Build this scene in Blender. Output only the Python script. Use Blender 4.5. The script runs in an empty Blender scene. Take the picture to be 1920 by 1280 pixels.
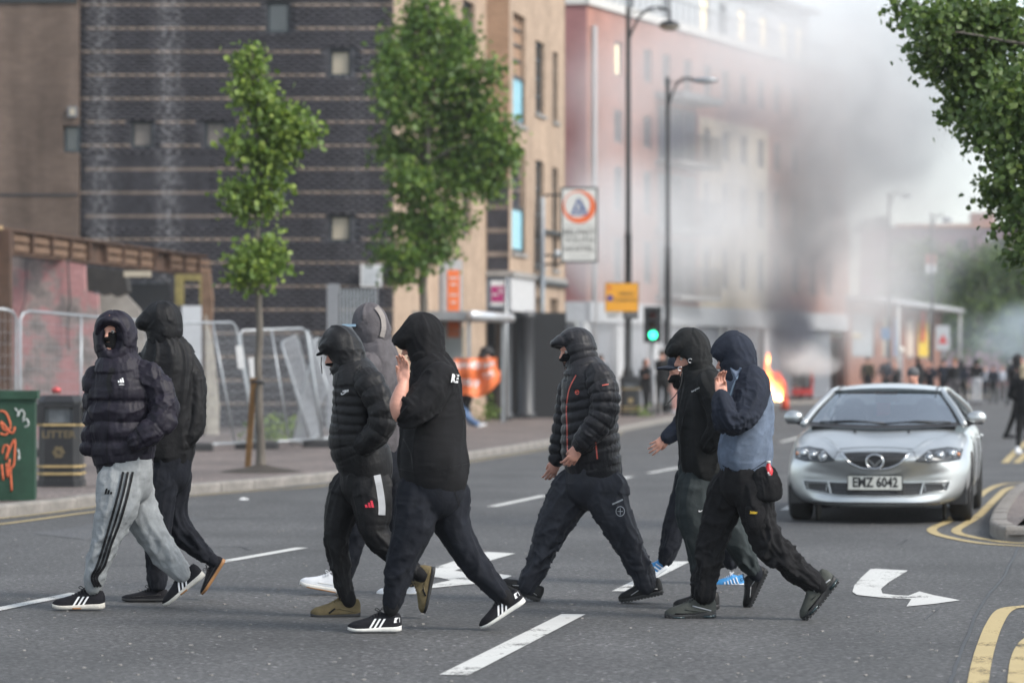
import bpy, bmesh, math, random
import numpy as np
from mathutils import Vector, Matrix
from mathutils.bvhtree import BVHTree
random.seed(7); RNG = np.random.default_rng(7)
SC = bpy.context.scene
COL = SC.collection
PI = math.pi
# ---------------------------------------------------------------- camera
F = 6000.0; CH = 1.5; HY = 685.0
cd = bpy.data.cameras.new('camera'); cam = bpy.data.objects.new('camera', cd); COL.objects.link(cam)
cam.location = (0, 0, CH); cam.rotation_euler = (math.radians(90), 0, 0)
cd.sensor_width = 36.0; cd.lens = 36.0 * F / 1920.0; cd.shift_y = (HY - 640.0) / 1920.0
cd.clip_start = 0.5; cd.clip_end = 3000
cd.dof.use_dof = True; cd.dof.focus_distance = 19.3; cd.dof.aperture_fstop = 2.5
SC.camera = cam
# ---------------------------------------------------------------- light
SUN_EL, SUN_AZ = 42.0, 118.0      # elevation; azimuth clockwise from +Y (light comes from the right)
w = bpy.data.worlds.new('World'); SC.world = w; w.use_nodes = True
nt = w.node_tree; nt.nodes.clear()
sky = nt.nodes.new('ShaderNodeTexSky'); sky.sky_type = 'NISHITA'; sky.sun_disc = False
sky.sun_elevation = math.radians(SUN_EL); sky.sun_rotation = math.radians(SUN_AZ)
sky.air_density = 1.0; sky.dust_density = 1.2; sky.ozone_density = 1.0
hs = nt.nodes.new('ShaderNodeHueSaturation'); hs.inputs['Saturation'].default_value = 0.40
bg = nt.nodes.new('ShaderNodeBackground'); bg.inputs['Strength'].default_value = 0.125
wo = nt.nodes.new('ShaderNodeOutputWorld')
nt.links.new(sky.outputs[0], hs.inputs['Color']); tn = nt.nodes.new('ShaderNodeMix'); tn.data_type = 'RGBA'; tn.blend_type = 'MULTIPLY'; tn.inputs[0].default_value = 1.0; tn.inputs[7].default_value = (.965, 1.0, 1.0, 1); nt.links.new(hs.outputs[0], tn.inputs[6]); nt.links.new(tn.outputs[2], bg.inputs['Color']); nt.links.new(bg.outputs[0], wo.inputs['Surface'])
sl = bpy.data.lights.new('sun', 'SUN'); sl.energy = 1.5; sl.angle = math.radians(18); sl.color = (1.0, 0.93, 0.84)
sun = bpy.data.objects.new('sun', sl); COL.objects.link(sun)
az, el = math.radians(SUN_AZ), math.radians(SUN_EL)
sdir = Vector((math.sin(az) * math.cos(el), math.cos(az) * math.cos(el), math.sin(el)))
sun.rotation_euler = sdir.to_track_quat('Z', 'Y').to_euler(); sun.location = (20, 0, 30)
SC.view_settings.view_transform = 'Standard'; SC.view_settings.look = 'None'
SC.view_settings.gamma = 1.0; SC.view_settings.use_curve_mapping = False
SC.view_settings.exposure = 1.27
cy = SC.cycles
cy.max_bounces = 6; cy.diffuse_bounces = 3; cy.glossy_bounces = 3; cy.transmission_bounces = 5
cy.transparent_max_bounces = 12; cy.volume_bounces = 3; cy.volume_max_steps = 256
cy.use_adaptive_sampling = True; cy.adaptive_threshold = 0.015
cy.sample_clamp_indirect = 6.0; cy.use_denoising = True
cy.caustics_reflective = False; cy.caustics_refractive = False

# ---------------------------------------------------------------- projection helpers
def W(px, py, d):                       # a point of the photograph at depth d
    return np.array([(px - 960.0) * d / F, d, CH + (HY - py) * d / F])
def G(px, py, z=0.0):                   # a point of the photograph on ground of height z
    d = F * (CH - z) / (py - HY)
    return np.array([(px - 960.0) * d / F, d, z])
# ---------------------------------------------------------------- materials
def hexc(s):
    s = s.lstrip('#'); c = [int(s[i:i + 2], 16) / 255 for i in (0, 2, 4)]
    return tuple(x / 12.92 if x <= 0.04045 else ((x + 0.055) / 1.055) ** 2.4 for x in c)
MC = {}
def mat(name, col, rough=0.7, metal=0.0, var=0.15, scale=8.0, bump=0.0, bscale=None, spec=0.5, sheen=0.0, emis=None, estr=0.0, trans=0.0, alpha=1.0, coat=0.0, stretch=(1, 1, 1), detail=5):
    if name in MC: return MC[name]
    m = bpy.data.materials.new(name); m.use_nodes = True; MC[name] = m
    n = m.node_tree.nodes; L = m.node_tree.links; b = n['Principled BSDF']
    b.inputs['Roughness'].default_value = rough; b.inputs['Metallic'].default_value = metal
    b.inputs['Specular IOR Level'].default_value = spec
    b.inputs['Sheen Weight'].default_value = sheen
    b.inputs['Transmission Weight'].default_value = trans; b.inputs['Alpha'].default_value = alpha
    b.inputs['Coat Weight'].default_value = coat; b.inputs['Coat Roughness'].default_value = 0.08
    if emis:
        b.inputs['Emission Color'].default_value = (*emis, 1); b.inputs['Emission Strength'].default_value = estr
    tc = n.new('ShaderNodeTexCoord'); mp = n.new('ShaderNodeMapping'); mp.inputs['Scale'].default_value = stretch
    L.new(tc.outputs['Object'], mp.inputs['Vector'])
    if var > 0:
        nz = n.new('ShaderNodeTexNoise'); nz.inputs['Scale'].default_value = scale; nz.inputs['Detail'].default_value = detail
        nz.inputs['Roughness'].default_value = 0.62
        L.new(mp.outputs[0], nz.inputs['Vector'])
        cr = n.new('ShaderNodeValToRGB')
        cr.color_ramp.elements[0].position = 0.3; cr.color_ramp.elements[1].position = 0.7
        cr.color_ramp.elements[0].color = (*[max(0, c * (1 - var)) for c in col], 1)
        cr.color_ramp.elements[1].color = (*[min(1, c * (1 + var)) for c in col], 1)
        L.new(nz.outputs['Fac'], cr.inputs[0]); L.new(cr.outputs[0], b.inputs['Base Color'])
        rm = n.new('ShaderNodeMapRange'); rm.inputs['To Min'].default_value = max(0.02, rough - 0.08); rm.inputs['To Max'].default_value = min(1, rough + 0.08)
        L.new(nz.outputs['Fac'], rm.inputs[0]); L.new(rm.outputs[0], b.inputs['Roughness'])
    else:
        b.inputs['Base Color'].default_value = (*col, 1)
    if bump > 0:
        nb = n.new('ShaderNodeTexNoise'); nb.inputs['Scale'].default_value = bscale or scale * 4; nb.inputs['Detail'].default_value = 4
        L.new(mp.outputs[0], nb.inputs['Vector'])
        bp = n.new('ShaderNodeBump'); bp.inputs['Strength'].default_value = bump; bp.inputs['Distance'].default_value = 0.02
        L.new(nb.outputs['Fac'], bp.inputs['Height']); L.new(bp.outputs[0], b.inputs['Normal'])
    return m
# ---------------------------------------------------------------- object helpers
def world_loc(o):
    v = np.zeros(3)
    while o is not None:
        v += np.array(o.location[:]); o = o.parent
    return v
def tag(o, label=None, cat=None, group=None, kind=None):
    if label: o['label'] = label
    if cat: o['category'] = cat
    if group: o['group'] = group
    if kind: o['kind'] = kind
    return o
def thing(name, label, cat, loc, group=None):
    o = bpy.data.objects.new(name, None); COL.objects.link(o); o.location = tuple(float(x) for x in loc)
    o.empty_display_size = 0.3
    return tag(o, label, cat, group)
def mesh(name, V, Fc, m, parent=None, smooth=False, loc=None):
    """verts in world coordinates"""
    V = np.asarray(V, dtype=np.float64).reshape(-1, 3)
    if parent is not None: V = V - world_loc(parent)
    elif loc is not None: V = V - np.asarray(loc, float)
    me = bpy.data.meshes.new(name)
    if isinstance(Fc, np.ndarray) and Fc.ndim == 2:
        n = Fc.shape[1]; me.vertices.add(len(V)); me.vertices.foreach_set('co', V.ravel())
        me.loops.add(Fc.size); me.loops.foreach_set('vertex_index', Fc.ravel().astype(np.int32))
        me.polygons.add(len(Fc)); me.polygons.foreach_set('loop_start', np.arange(0, Fc.size, n, dtype=np.int32))
        me.update(calc_edges=True)
    else:
        me.from_pydata([tuple(v) for v in V], [], [tuple(int(i) for i in f) for f in Fc]); me.update()
    if smooth: me.polygons.foreach_set('use_smooth', [True] * len(me.polygons))
    if m is not None:
        for mm in (m if isinstance(m, (list, tuple)) else [m]): me.materials.append(mm)
    o = bpy.data.objects.new(name, me); COL.objects.link(o)
    if parent is not None: o.parent = parent
    elif loc is not None: o.location = tuple(float(x) for x in loc)
    return o
def struct(name, V, Fc, m, smooth=False):
    o = mesh(name, V, Fc, m, None, smooth); o['kind'] = 'structure'; return o
class MB:                                # collects shapes for ONE mesh
    def __init__(s): s.V = []; s.F = []; s.n = 0
    def add(s, V, Fc):
        V = np.asarray(V, float).reshape(-1, 3)
        s.V.append(V); s.F += [tuple(int(i) + s.n for i in f) for f in Fc]; s.n += len(V); return s
    def box(s, lo, hi):
        x0, y0, z0 = lo; x1, y1, z1 = hi
        return s.add([(x0,y0,z0),(x1,y0,z0),(x1,y1,z0),(x0,y1,z0),(x0,y0,z1),(x1,y0,z1),(x1,y1,z1),(x0,y1,z1)],
                     [(0,3,2,1),(4,5,6,7),(0,1,5,4),(1,2,6,5),(2,3,7,6),(3,0,4,7)])
    def obox(s, c, ax, ay, az):          # oriented box: half-axis vectors
        c, ax, ay, az = [np.asarray(v, float) for v in (c, ax, ay, az)]
        V = [c + i*ax + j*ay + k*az for k in (-1, 1) for i, j in ((-1,-1),(1,-1),(1,1),(-1,1))]
        return s.add(V, [(0,3,2,1),(4,5,6,7),(0,1,5,4),(1,2,6,5),(2,3,7,6),(3,0,4,7)])
    def tube(s, pts, r, n=8, caps=True):
        pts = [np.asarray(p, float) for p in pts]; rs = r if hasattr(r, '__len__') else [r] * len(pts)
        V = []; Fc = []; prev = None
        for i, p in enumerate(pts):
            t = pts[min(i+1, len(pts)-1)] - pts[max(i-1, 0)]; t = t / (np.linalg.norm(t) + 1e-9)
            a = prev if prev is not None else (np.array([0, 0, 1.]) if abs(t[2]) < 0.9 else np.array([1., 0, 0]))
            u = np.cross(t, a); u /= np.linalg.norm(u) + 1e-9; v = np.cross(t, u); prev = np.cross(u, t) if prev is not None else a
            prev = a
            for k in range(n):
                th = 2*PI*k/n; V.append(p + rs[i]*(math.cos(th)*u + math.sin(th)*v))
        for i in range(len(pts)-1):
            for k in range(n):
                a_, b_ = i*n+k, i*n+(k+1) % n; Fc.append((a_, b_, b_+n, a_+n))
        if caps:
            Fc.append(tuple(range(n-1, -1, -1))); Fc.append(tuple(range((len(pts)-1)*n, len(pts)*n)))
        return s.add(V, Fc)
    def lathe(s, c, prof, n=20):         # prof: (r, z) list, axis z
        V = []; Fc = []
        for r, z in prof:
            for k in range(n):
                th = 2*PI*k/n; V.append((c[0]+r*math.cos(th), c[1]+r*math.sin(th), c[2]+z))
        for i in range(len(prof)-1):
            for k in range(n):
                a_, b_ = i*n+k, i*n+(k+1) % n; Fc.append((a_, b_, b_+n, a_+n))
        Fc.append(tuple(range(n-1, -1, -1))); Fc.append(tuple(range((len(prof)-1)*n, len(prof)*n)))
        return s.add(V, Fc)
    def prism(s, poly, vec):             # poly: 3D points, extruded by vec
        P0 = [np.asarray(p, float) for p in poly]; v = np.asarray(vec, float); n = len(P0)
        return s.add(P0 + [p + v for p in P0], [tuple(range(n-1, -1, -1)), tuple(range(n, 2*n))] + [(i, (i+1) % n, (i+1) % n + n, i+n) for i in range(n)])
    def sphere(s, c, r, nu=14, nv=9):
        r = np.asarray(r if hasattr(r, '__len__') else (r, r, r), float); V = []; Fc = []
        for j in range(nv+1):
            ph = PI*j/nv
            for i in range(nu):
                th = 2*PI*i/nu; V.append(np.asarray(c) + r*np.array([math.sin(ph)*math.cos(th), math.sin(ph)*math.sin(th), math.cos(ph)]))
        for j in range(nv):
            for i in range(nu):
                a_, b_ = j*nu+i, j*nu+(i+1) % nu; Fc.append((a_, a_+nu, b_+nu, b_))
        return s.add(V, Fc)
    def build(s, name, m, parent=None, smooth=False, loc=None, kind=None):
        V = np.concatenate(s.V) if s.V else np.zeros((0, 3))
        o = mesh(name, V, s.F, m, parent, smooth, loc)
        if kind: o['kind'] = kind
        return o
def copy_tree(o, parent=None, off=None):
    c = o.copy(); COL.objects.link(c); c.parent = parent
    if off is not None: c.location = Vector(o.location) + Vector(off)
    for ch in o.children: copy_tree(ch, c)
    return c
def text_polys(s, size=1.0, bold=0.0, width=1.0, res=2):
    cu = bpy.data.curves.new('t', 'FONT'); cu.body = s; cu.size = size; cu.align_x = 'CENTER'; cu.align_y = 'CENTER'; cu.offset = bold; cu.resolution_u = res
    o = bpy.data.objects.new('t', cu); COL.objects.link(o)
    dg = bpy.context.evaluated_depsgraph_get(); me = bpy.data.meshes.new_from_object(o.evaluated_get(dg))
    V = np.array([v.co[:2] for v in me.vertices]) if len(me.vertices) else np.zeros((0, 2)); Fc = [tuple(p.vertices) for p in me.polygons]
    bpy.data.objects.remove(o); bpy.data.curves.remove(cu); bpy.data.meshes.remove(me)
    V[:, 0] *= width
    return V, Fc
def text_on(name, s, c, size, m, parent, u=(1,0,0), v=(0,0,1), bold=0.0, width=1.0):
    V, Fc = text_polys(s, size, bold, width); u, v, c = [np.asarray(a, float) for a in (u, v, c)]
    return mesh(name, [c + a*u + b*v for a, b in V], Fc, m, parent)
# ---------------------------------------------------------------- numpy noise
_H = RNG.random((32, 32, 32))
def vnoise(p):
    p = np.asarray(p); i = np.floor(p).astype(int); f = p - i; f = f*f*(3-2*f); i &= 31; j = (i+1) & 31
    x0, y0, z0 = i[..., 0], i[..., 1], i[..., 2]; x1, y1, z1 = j[..., 0], j[..., 1], j[..., 2]
    fx, fy, fz = f[..., 0], f[..., 1], f[..., 2]
    def lx(y, z): return _H[x0, y, z]*(1-fx) + _H[x1, y, z]*fx
    return (lx(y0, z0)*(1-fy) + lx(y1, z0)*fy)*(1-fz) + (lx(y0, z1)*(1-fy) + lx(y1, z1)*fy)*fz
def ridged(p): return 1 - np.abs(2*vnoise(p) - 1)
# ---------------------------------------------------------------- implicit surfaces
def unit(v): v = np.asarray(v, float); return v / (np.linalg.norm(v) + 1e-12)
def seg(p0, p1, a0, a1, b0=None, b1=None, ch=0, u0=0.0, k=0.015):
    b0 = a0 if b0 is None else b0; b1 = a1 if b1 is None else b1
    p0, p1 = np.asarray(p0, float), np.asarray(p1, float); w = p1 - p0; Ln = np.linalg.norm(w) + 1e-9; ew = w / Ln
    Y = np.array([0, 1., 0]) if abs(ew[1]) < 0.92 else np.array([0, 0, 1.])
    ev = unit(Y - Y.dot(ew)*ew); eu = np.cross(ew, ev)
    R = max(a0, a1, b0, b1)
    return dict(t='s', p0=p0, w=w, L=Ln, B=np.array([eu, ev, ew]), a=(a0, a1), b=(b0, b1), ch=ch, u0=u0, k=k, lo=np.minimum(p0, p1)-R, hi=np.maximum(p0, p1)+R)
def ell(c, r, B=None, k=0.015, ch=0, neg=False):
    c = np.asarray(c, float); r = np.asarray(r, float); B = np.eye(3) if B is None else np.asarray(B, float)
    R = r.max(); return dict(t='e', c=c, r=r, B=B, k=k, ch=ch, lo=c-R, hi=c+R, neg=neg, u0=0.0)
def pdist(P, q):
    if q['t'] == 'e':
        l = (P - q['c']) @ q['B'].T; l1 = l / q['r']; k1 = np.sqrt((l1**2).sum(-1)) + 1e-9; k2 = np.sqrt(((l1/q['r'])**2).sum(-1)) + 1e-9
        return k1*(k1-1)/k2, l[..., 2], l
    v = P - q['p0']; t = np.clip((v @ q['w']) / q['L']**2, 0, 1)
    l = (v - t[..., None]*q['w']) @ q['B'].T
    a = q['a'][0]*(1-t) + q['a'][1]*t; b = q['b'][0]*(1-t) + q['b'][1]*t; c = np.minimum(a, b)
    r = np.stack([a, b, c], -1); l1 = l / r; k1 = np.sqrt((l1**2).sum(-1)) + 1e-9; k2 = np.sqrt(((l1/r)**2).sum(-1)) + 1e-9
    return k1*(k1-1)/k2, q['u0'] + t*q['L'], l
def isosurf(prims, vox):
    kk = max(q['k'] for q in prims); pad = 2*vox + kk
    pos = [q for q in prims if not q.get('neg')]
    lo = np.min([q['lo'] for q in pos], 0) - 3*vox; hi = np.max([q['hi'] for q in pos], 0) + 3*vox
    N = np.ceil((hi-lo)/vox).astype(int) + 1
    D = np.full(N, 1.0, dtype=np.float32)
    ax = [lo[i] + vox*np.arange(N[i]) for i in range(3)]
    for q in prims:
        i0 = np.clip(np.floor((q['lo']-pad-lo)/vox).astype(int), 0, N-1); i1 = np.clip(np.ceil((q['hi']+pad-lo)/vox).astype(int)+1, 1, N)
        if (i1 <= i0).any(): continue
        sl_ = tuple(slice(i0[i], i1[i]) for i in range(3))
        P = np.stack(np.meshgrid(*[ax[i][sl_[i]] for i in range(3)], indexing='ij'), -1)
        d = pdist(P, q)[0]; o = D[sl_]; k = q['k']
        if q.get('neg'):
            d = -d; h = np.clip(0.5 - 0.5*(d-o)/k, 0, 1); D[sl_] = (d*(1-h) + o*h) + k*h*(1-h)
        else:
            h = np.clip(0.5 + 0.5*(d-o)/k, 0, 1); D[sl_] = (d*(1-h) + o*h) - k*h*(1-h)
    S = D < 0
    acc = np.zeros(tuple(N-1) + (3,)); cnt = np.zeros(tuple(N-1))
    def sl3(o): return tuple(slice(o[i], N[i]-1+o[i]) for i in range(3))
    for a in range(3):
        for b in (0, 1):
            for c in (0, 1):
                o0 = [0, 0, 0]; oth = [i for i in range(3) if i != a]; o0[oth[0]] = b; o0[oth[1]] = c
                o1 = list(o0); o1[a] = 1
                A, Bv = D[sl3(o0)], D[sl3(o1)]; cr = (A < 0) != (Bv < 0)
                t = np.where(cr, A/(A-Bv+1e-12), 0)
                for i in range(3):
                    acc[..., i] += np.where(cr, o0[i] if i != a else t, 0)
                cnt += cr
    act = cnt > 0; idx = -np.ones(tuple(N-1), dtype=int); idx[act] = np.arange(act.sum())
    cells = np.argwhere(act); V = lo + vox*(cells + acc[act]/cnt[act][:, None])
    quads = []
    for a in range(3):
        b, c = (a+1) % 3, (a+2) % 3
        s0 = [slice(None)]*3; s1 = [slice(None)]*3; s0[a] = slice(0, N[a]-1); s1[a] = slice(1, N[a])
        A, Bv = S[tuple(s0)], S[tuple(s1)]; cr = np.argwhere(A != Bv)
        if not len(cr): continue
        cr = cr[(cr[:, b] > 0) & (cr[:, c] > 0) & (cr[:, b] < N[b]-1) & (cr[:, c] < N[c]-1)]
        ins = A[tuple(cr.T)]
        def ci(db, dc):
            k = cr.copy(); k[:, b] -= db; k[:, c] -= dc; return idx[tuple(k.T)]
        q = np.stack([ci(1, 1), ci(0, 1), ci(0, 0), ci(1, 0)], -1)
        q[~ins] = q[~ins][:, ::-1]; quads.append(q)
    Q = np.concatenate(quads); Q = Q[(Q >= 0).all(1)]
    return V, Q
def vnormals(V, Q):
    n = np.cross(V[Q[:, 2]]-V[Q[:, 0]], V[Q[:, 3]]-V[Q[:, 1]]); N = np.zeros_like(V)
    for i in range(4): np.add.at(N, Q[:, i], n)
    return N / (np.linalg.norm(N, axis=1)[:, None] + 1e-12)
def relax(V, Q, it=1, f=0.5):
    for _ in range(it):
        S = np.zeros_like(V); C = np.zeros(len(V))
        for i in range(4):
            for j in (1, 3):
                np.add.at(S, Q[:, i], V[Q[:, (i+j) % 4]]); np.add.at(C, Q[:, i], 1)
        V = V*(1-f) + f*S/np.maximum(C, 1)[:, None]
    return V
def catmull(pts, n=3):
    P = [np.asarray(p, float) for p in pts]; out = []
    for i in range(len(P)-1):
        p0, p1, p2, p3 = P[max(i-1, 0)], P[i], P[i+1], P[min(i+2, len(P)-1)]
        for j in range(n):
            t = j/n; out.append(0.5*((2*p1) + (-p0+p2)*t + (2*p0-5*p1+4*p2-p3)*t*t + (-p0+3*p1-3*p2+p3)*t**3))
    out.append(P[-1]); return out
# ================================================================ ground
def node_mat(name, build):
    m = bpy.data.materials.new(name); m.use_nodes = True; MC[name] = m
    build(m.node_tree, m.node_tree.nodes, m.node_tree.links, m.node_tree.nodes['Principled BSDF']); return m
def N_(n, t, **k):
    x = n.new('ShaderNode' + t)
    for a, b in k.items():
        if a in x.inputs: x.inputs[a].default_value = b
        else: setattr(x, a, b)
    return x
def ramp(n, L, src, stops):
    cr = n.new('ShaderNodeValToRGB'); e = cr.color_ramp.elements
    while len(e) < len(stops): e.new(0.5)
    for x, (p, c) in zip(e, stops): x.position = p; x.color = (*(c if hasattr(c, '__len__') else (c, c, c)), 1)
    L.new(src, cr.inputs[0]); return cr.outputs[0]
def mixc(n, L, a, b, f, mode='MIX'):
    m = n.new('ShaderNodeMix'); m.data_type = 'RGBA'; m.blend_type = mode
    for s, i in ((f, 0), (a, 6), (b, 7)):
        if hasattr(s, 'default_value') or hasattr(s, 'links'): L.new(s, m.inputs[i])
        else: m.inputs[i].default_value = s if i == 0 else (*s, 1)
    return m.outputs[2]
def _asphalt(t, n, L, b, base=(.076, .0755, .0765), warm=1.0, agg=55.0):
    g = N_(n, 'NewGeometry'); P = g.outputs['Position']
    a = N_(n, 'TexNoise', Scale=0.45, Detail=5.0); L.new(P, a.inputs['Vector'])
    mp = N_(n, 'Mapping'); mp.inputs['Scale'].default_value = (1.6, .16, 1); mp.inputs['Rotation'].default_value = (0, 0, .19); L.new(P, mp.inputs['Vector'])
    a2 = N_(n, 'TexNoise', Scale=1.0, Detail=4.0); L.new(mp.outputs[0], a2.inputs['Vector'])
    v = N_(n, 'TexVoronoi', Scale=agg); L.new(P, v.inputs['Vector'])
    f = N_(n, 'TexNoise', Scale=agg*.45, Detail=6.0, Roughness=.75); L.new(P, f.inputs['Vector'])
    c1 = ramp(n, L, a.outputs['Fac'], [(.3, [x*.72 for x in base]), (.7, [x*1.28 for x in base])])
    c2 = mixc(n, L, c1, ramp(n, L, a2.outputs['Fac'], [(.35, .72), (.65, 1.0)]), .6, 'MULTIPLY')
    sp = ramp(n, L, v.outputs['Color'], [(.0, .38), (.5, .8), (.82, 1.15), (.93, 2.2), (.98, 5.0)])
    c3 = mixc(n, L, c2, sp, .85, 'MULTIPLY')
    c4 = mixc(n, L, c3, ramp(n, L, f.outputs['Fac'], [(.35, .25), (.65, 1.75)]), .9, 'MULTIPLY')
    L.new(c4, b.inputs['Base Color']); b.inputs['Roughness'].default_value = .78
    bp = N_(n, 'Bump', Strength=.55, Distance=.006); L.new(f.outputs['Fac'], bp.inputs['Height']); L.new(bp.outputs[0], b.inputs['Normal'])
M_ASPH = node_mat('asphalt', _asphalt)
M_PAVE = node_mat('pavement_tarmac', lambda t, n, L, b: _asphalt(t, n, L, b, (.150, .122, .112), 1, 50))
def _paint(col, wear):
    def f(t, n, L, b):
        g = N_(n, 'NewGeometry'); P = g.outputs['Position']
        a = N_(n, 'TexNoise', Scale=42.0, Detail=6.0, Roughness=.8); L.new(P, a.inputs['Vector'])
        c = N_(n, 'TexNoise', Scale=2.3, Detail=4.0); L.new(P, c.inputs['Vector'])
        m = N_(n, 'Math', operation='ADD'); L.new(a.outputs['Fac'], m.inputs[0]); L.new(c.outputs['Fac'], m.inputs[1])
        r = ramp(n, L, m.outputs[0], [(wear, 0.0), (wear+.10, 1.0)])
        L.new(mixc(n, L, col, [x*.62 for x in col], c.outputs['Fac']), b.inputs['Base Color']); b.inputs['Roughness'].default_value = .7; L.new(r, b.inputs['Alpha'])
    return f
M_WLINE = node_mat('white_road_paint', _paint((.62, .62, .60), .80))
M_WWORN = node_mat('worn_white_road_paint', _paint((.42, .42, .41), 1.06))
M_YLINE = node_mat('yellow_road_paint', _paint((.50, .39, .19), .80))
M_KERB = mat('kerb_concrete', (.20, .185, .17), .9, var=.3, scale=5, bump=.4, bscale=40)
M_TAR = mat('tar_seal', (.022, .022, .024), .5, var=.2)
struct('ground', [(-400,-40,-.03),(500,-40,-.03),(500,900,-.03),(-400,900,-.03)], [(0,1,2,3)], mat('far_ground', (.10,.10,.10), .9))
struct('road', [(-60,-20,0),(70,-20,0),(90,420,0),(-60,420,0)], [(0,1,2,3)], M_ASPH)
KL = [(-9.0,18),(-7.3,24),(-5.95,28.5),(-5.04,31.5),(-3.86,36.7),(-3.1,38.8),(-2.28,41.6),(-.66,51.0),(.86,60.5),(2.5,72.6),(4.55,87.5),(5.0,90.5),(4.9,92.5),(4.2,93.6),(2.0,94.2),(-12,96)]
KLs = [p for p in catmull([np.array([*p, 0.]) for p in KL], 5)]
def offset_line(pts, d):
    out = []
    for i, p in enumerate(pts):
        t = unit(pts[min(i+1, len(pts)-1)] - pts[max(i-1, 0)]); out.append(p + d*np.array([-t[1], t[0], 0]))
    return out
inner = offset_line(KLs, .15)
def sheet(pts, z): return [(p[0], p[1], z) for p in pts]
pv = sheet(inner, .115) + [(-60, 96, .115), (-60, 18, .115)]
struct('pavement', pv, [tuple(range(len(pv)))], M_PAVE)
def kerb_run(pts, name='kerb', Ls=.9, z0=0.0, hgt=.125):
    P_ = [np.array(p) for p in pts]; cum = [0]
    for a, b in zip(P_[:-1], P_[1:]): cum.append(cum[-1] + np.linalg.norm(b-a))
    def at(s):
        return np.array([np.interp(s, cum, [p[i] for p in P_]) for i in range(3)])
    k = struct(name, *(lambda A, B: ([(*p[:2], .06) for p in A] + [(*p[:2], .06) for p in B], [(i, i+1, i+1+len(A), i+len(A)) for i in range(len(A)-1)]))(offset_line(P_, .03), offset_line(P_, .15)), M_TAR)
    n = int(cum[-1]/Ls); pm = None
    prof = [(0.0, 0), (0.0, hgt-.03), (.008, hgt-.01), (.028, hgt), (.15, hgt), (.15, 0)]
    for i in range(n):
        a, b = at(i*Ls), at((i+1)*Ls); c = (a+b)/2; t = unit(b-a); yaw = math.atan2(t[1], t[0])
        if pm is None or Ls < .5:
            h = np.linalg.norm(b-a)/2 - .006
            mb = MB().prism([(-h, y, z) for y, z in prof], (2*h, 0, 0)); pm = bpy.data.meshes.new('kerb_stone')
            pm.from_pydata([tuple(v) for v in np.concatenate(mb.V)], [], mb.F); pm.materials.append(M_KERB)
        o = bpy.data.objects.new('kerb_stone', pm); COL.objects.link(o); o.parent = k
        o.location = (c[0], c[1], z0 + random.uniform(-.006, .004)); o.rotation_euler = (0, 0, yaw + random.uniform(-.008, .008))
    return k
kerb_run(KLs)
# right-hand corner kerb
KR = [G(x, y)[:2] for x, y in ((1990,1012),(1920,1016),(1880,1014),(1860,1006),(1856,994),(1868,968),(1893,938),(1935,914),(2010,890))]
KRs = catmull([np.array([*p, 0.]) for p in KR], 5)
# orientation: KRs runs near->far with the pavement on its right side
KRr = KRs[::-1]; kerb_run(KRr, Ls=.34, hgt=.13)
q = offset_line(KRr, .15); pv = sheet(q, .118) + [(9.0, q[-1][1]-.5, .118), (12.0, q[0][1]+2, .118)]
struct('pavement', pv, [tuple(range(len(pv)))], M_PAVE)
# markings: name, px polygons on the ground
def gpoly(px, z=.005): return [G(x, y, 0)[:2].tolist() + [z] for x, y in px]
def marking(name, px, m, z=.005): return struct(name, gpoly(px, z), [tuple(range(len(px)))], m)
def dash(p0, p1, w=.11, m=None, z=.005, name='lane_marking'):
    a, b = G(*p0), G(*p1); t = unit(b-a); n = np.array([-t[1], t[0], 0])*w/2; nn = 10
    V = []; Fc = []
    for i in range(nn+1):
        c = a + (b-a)*i/nn; j = random.uniform(-.004, .004); V += [c - n + n*j*4, c + n + n*j*3]
        if i: Fc.append((2*i-2, 2*i, 2*i+1, 2*i-1))
    V = [(v[0], v[1], z) for v in V]; return struct(name, V, Fc, m or M_WLINE)
for p0, p1, w_ in (((851,1266),(1075,1152),.145),((1165,1109),(1278,1053),.13),((1372,1003),(1398,992),.12),((1472,957),(1492,946),.12),((-20,1146),(145,1112),.11),((408,1055),(566,1027),.11),
                 ((922,950),(1022,929),.12),((1160,899),(1183,893),.12),((1217,887),(1276,876),.12),((1464,829),(1502,819),.13),((1560,806),(1600,797),.13),((1380,812),(1402,806),.13)):
    dash(p0, p1, w_)
marking('arrow_marking', [(900+X/1.882, 960+Y/1.882) for X, Y in ((1380,200),(1510,207),(1440,250),(1415,272),(1420,288),(1465,294),(1512,296),(1550,281),(1600,294),(1695,312),(1600,325),(1505,334),(1522,308),(1420,303),(1330,293),(1314,282),(1322,258),(1345,232))], M_WLINE)
marking('arrow_marking', [(770,1079),(816,1064),(862,1049),(912,1035),(966,1038),(924,1050),(872,1064),(852,1070),(886,1076),(905,1072),(960,1080),(930,1092),(868,1097),(780,1106),(800,1098),(846,1088),(822,1083)], M_WLINE)
marking('road_patch', [(60,1000),(300,966),(392,972),(160,1012)], node_mat('patch_tarmac', lambda t, n, L, b: _asphalt(t, n, L, b, (.085, .086, .09), 1, 60)), .0025)
marking('road_patch', [(1330,905),(1440,880),(1475,884),(1368,912)], node_mat('patch_tarmac_dark', lambda t, n, L, b: _asphalt(t, n, L, b, (.055, .056, .06), 1, 60)), .0025)
def yline(px, w=.09, n=6):
    P_ = catmull([G(*p) for p in px], n); A = offset_line(P_, w/2); B = offset_line(P_, -w/2)
    V = [(p[0], p[1], .0055) for p in A] + [(p[0], p[1], .0055) for p in B]; k = len(A)
    struct('yellow_line', V, [(i, i+k, i+k+1, i+1) for i in range(k-1)], M_YLINE)
yline([(1990,903),(1920,905),(1880,908),(1850,920),(1815,949),(1780,976),(1752,989),(1748,996),(1768,1005),(1835,1018),(1920,1024),(1990,1026)])
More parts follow.
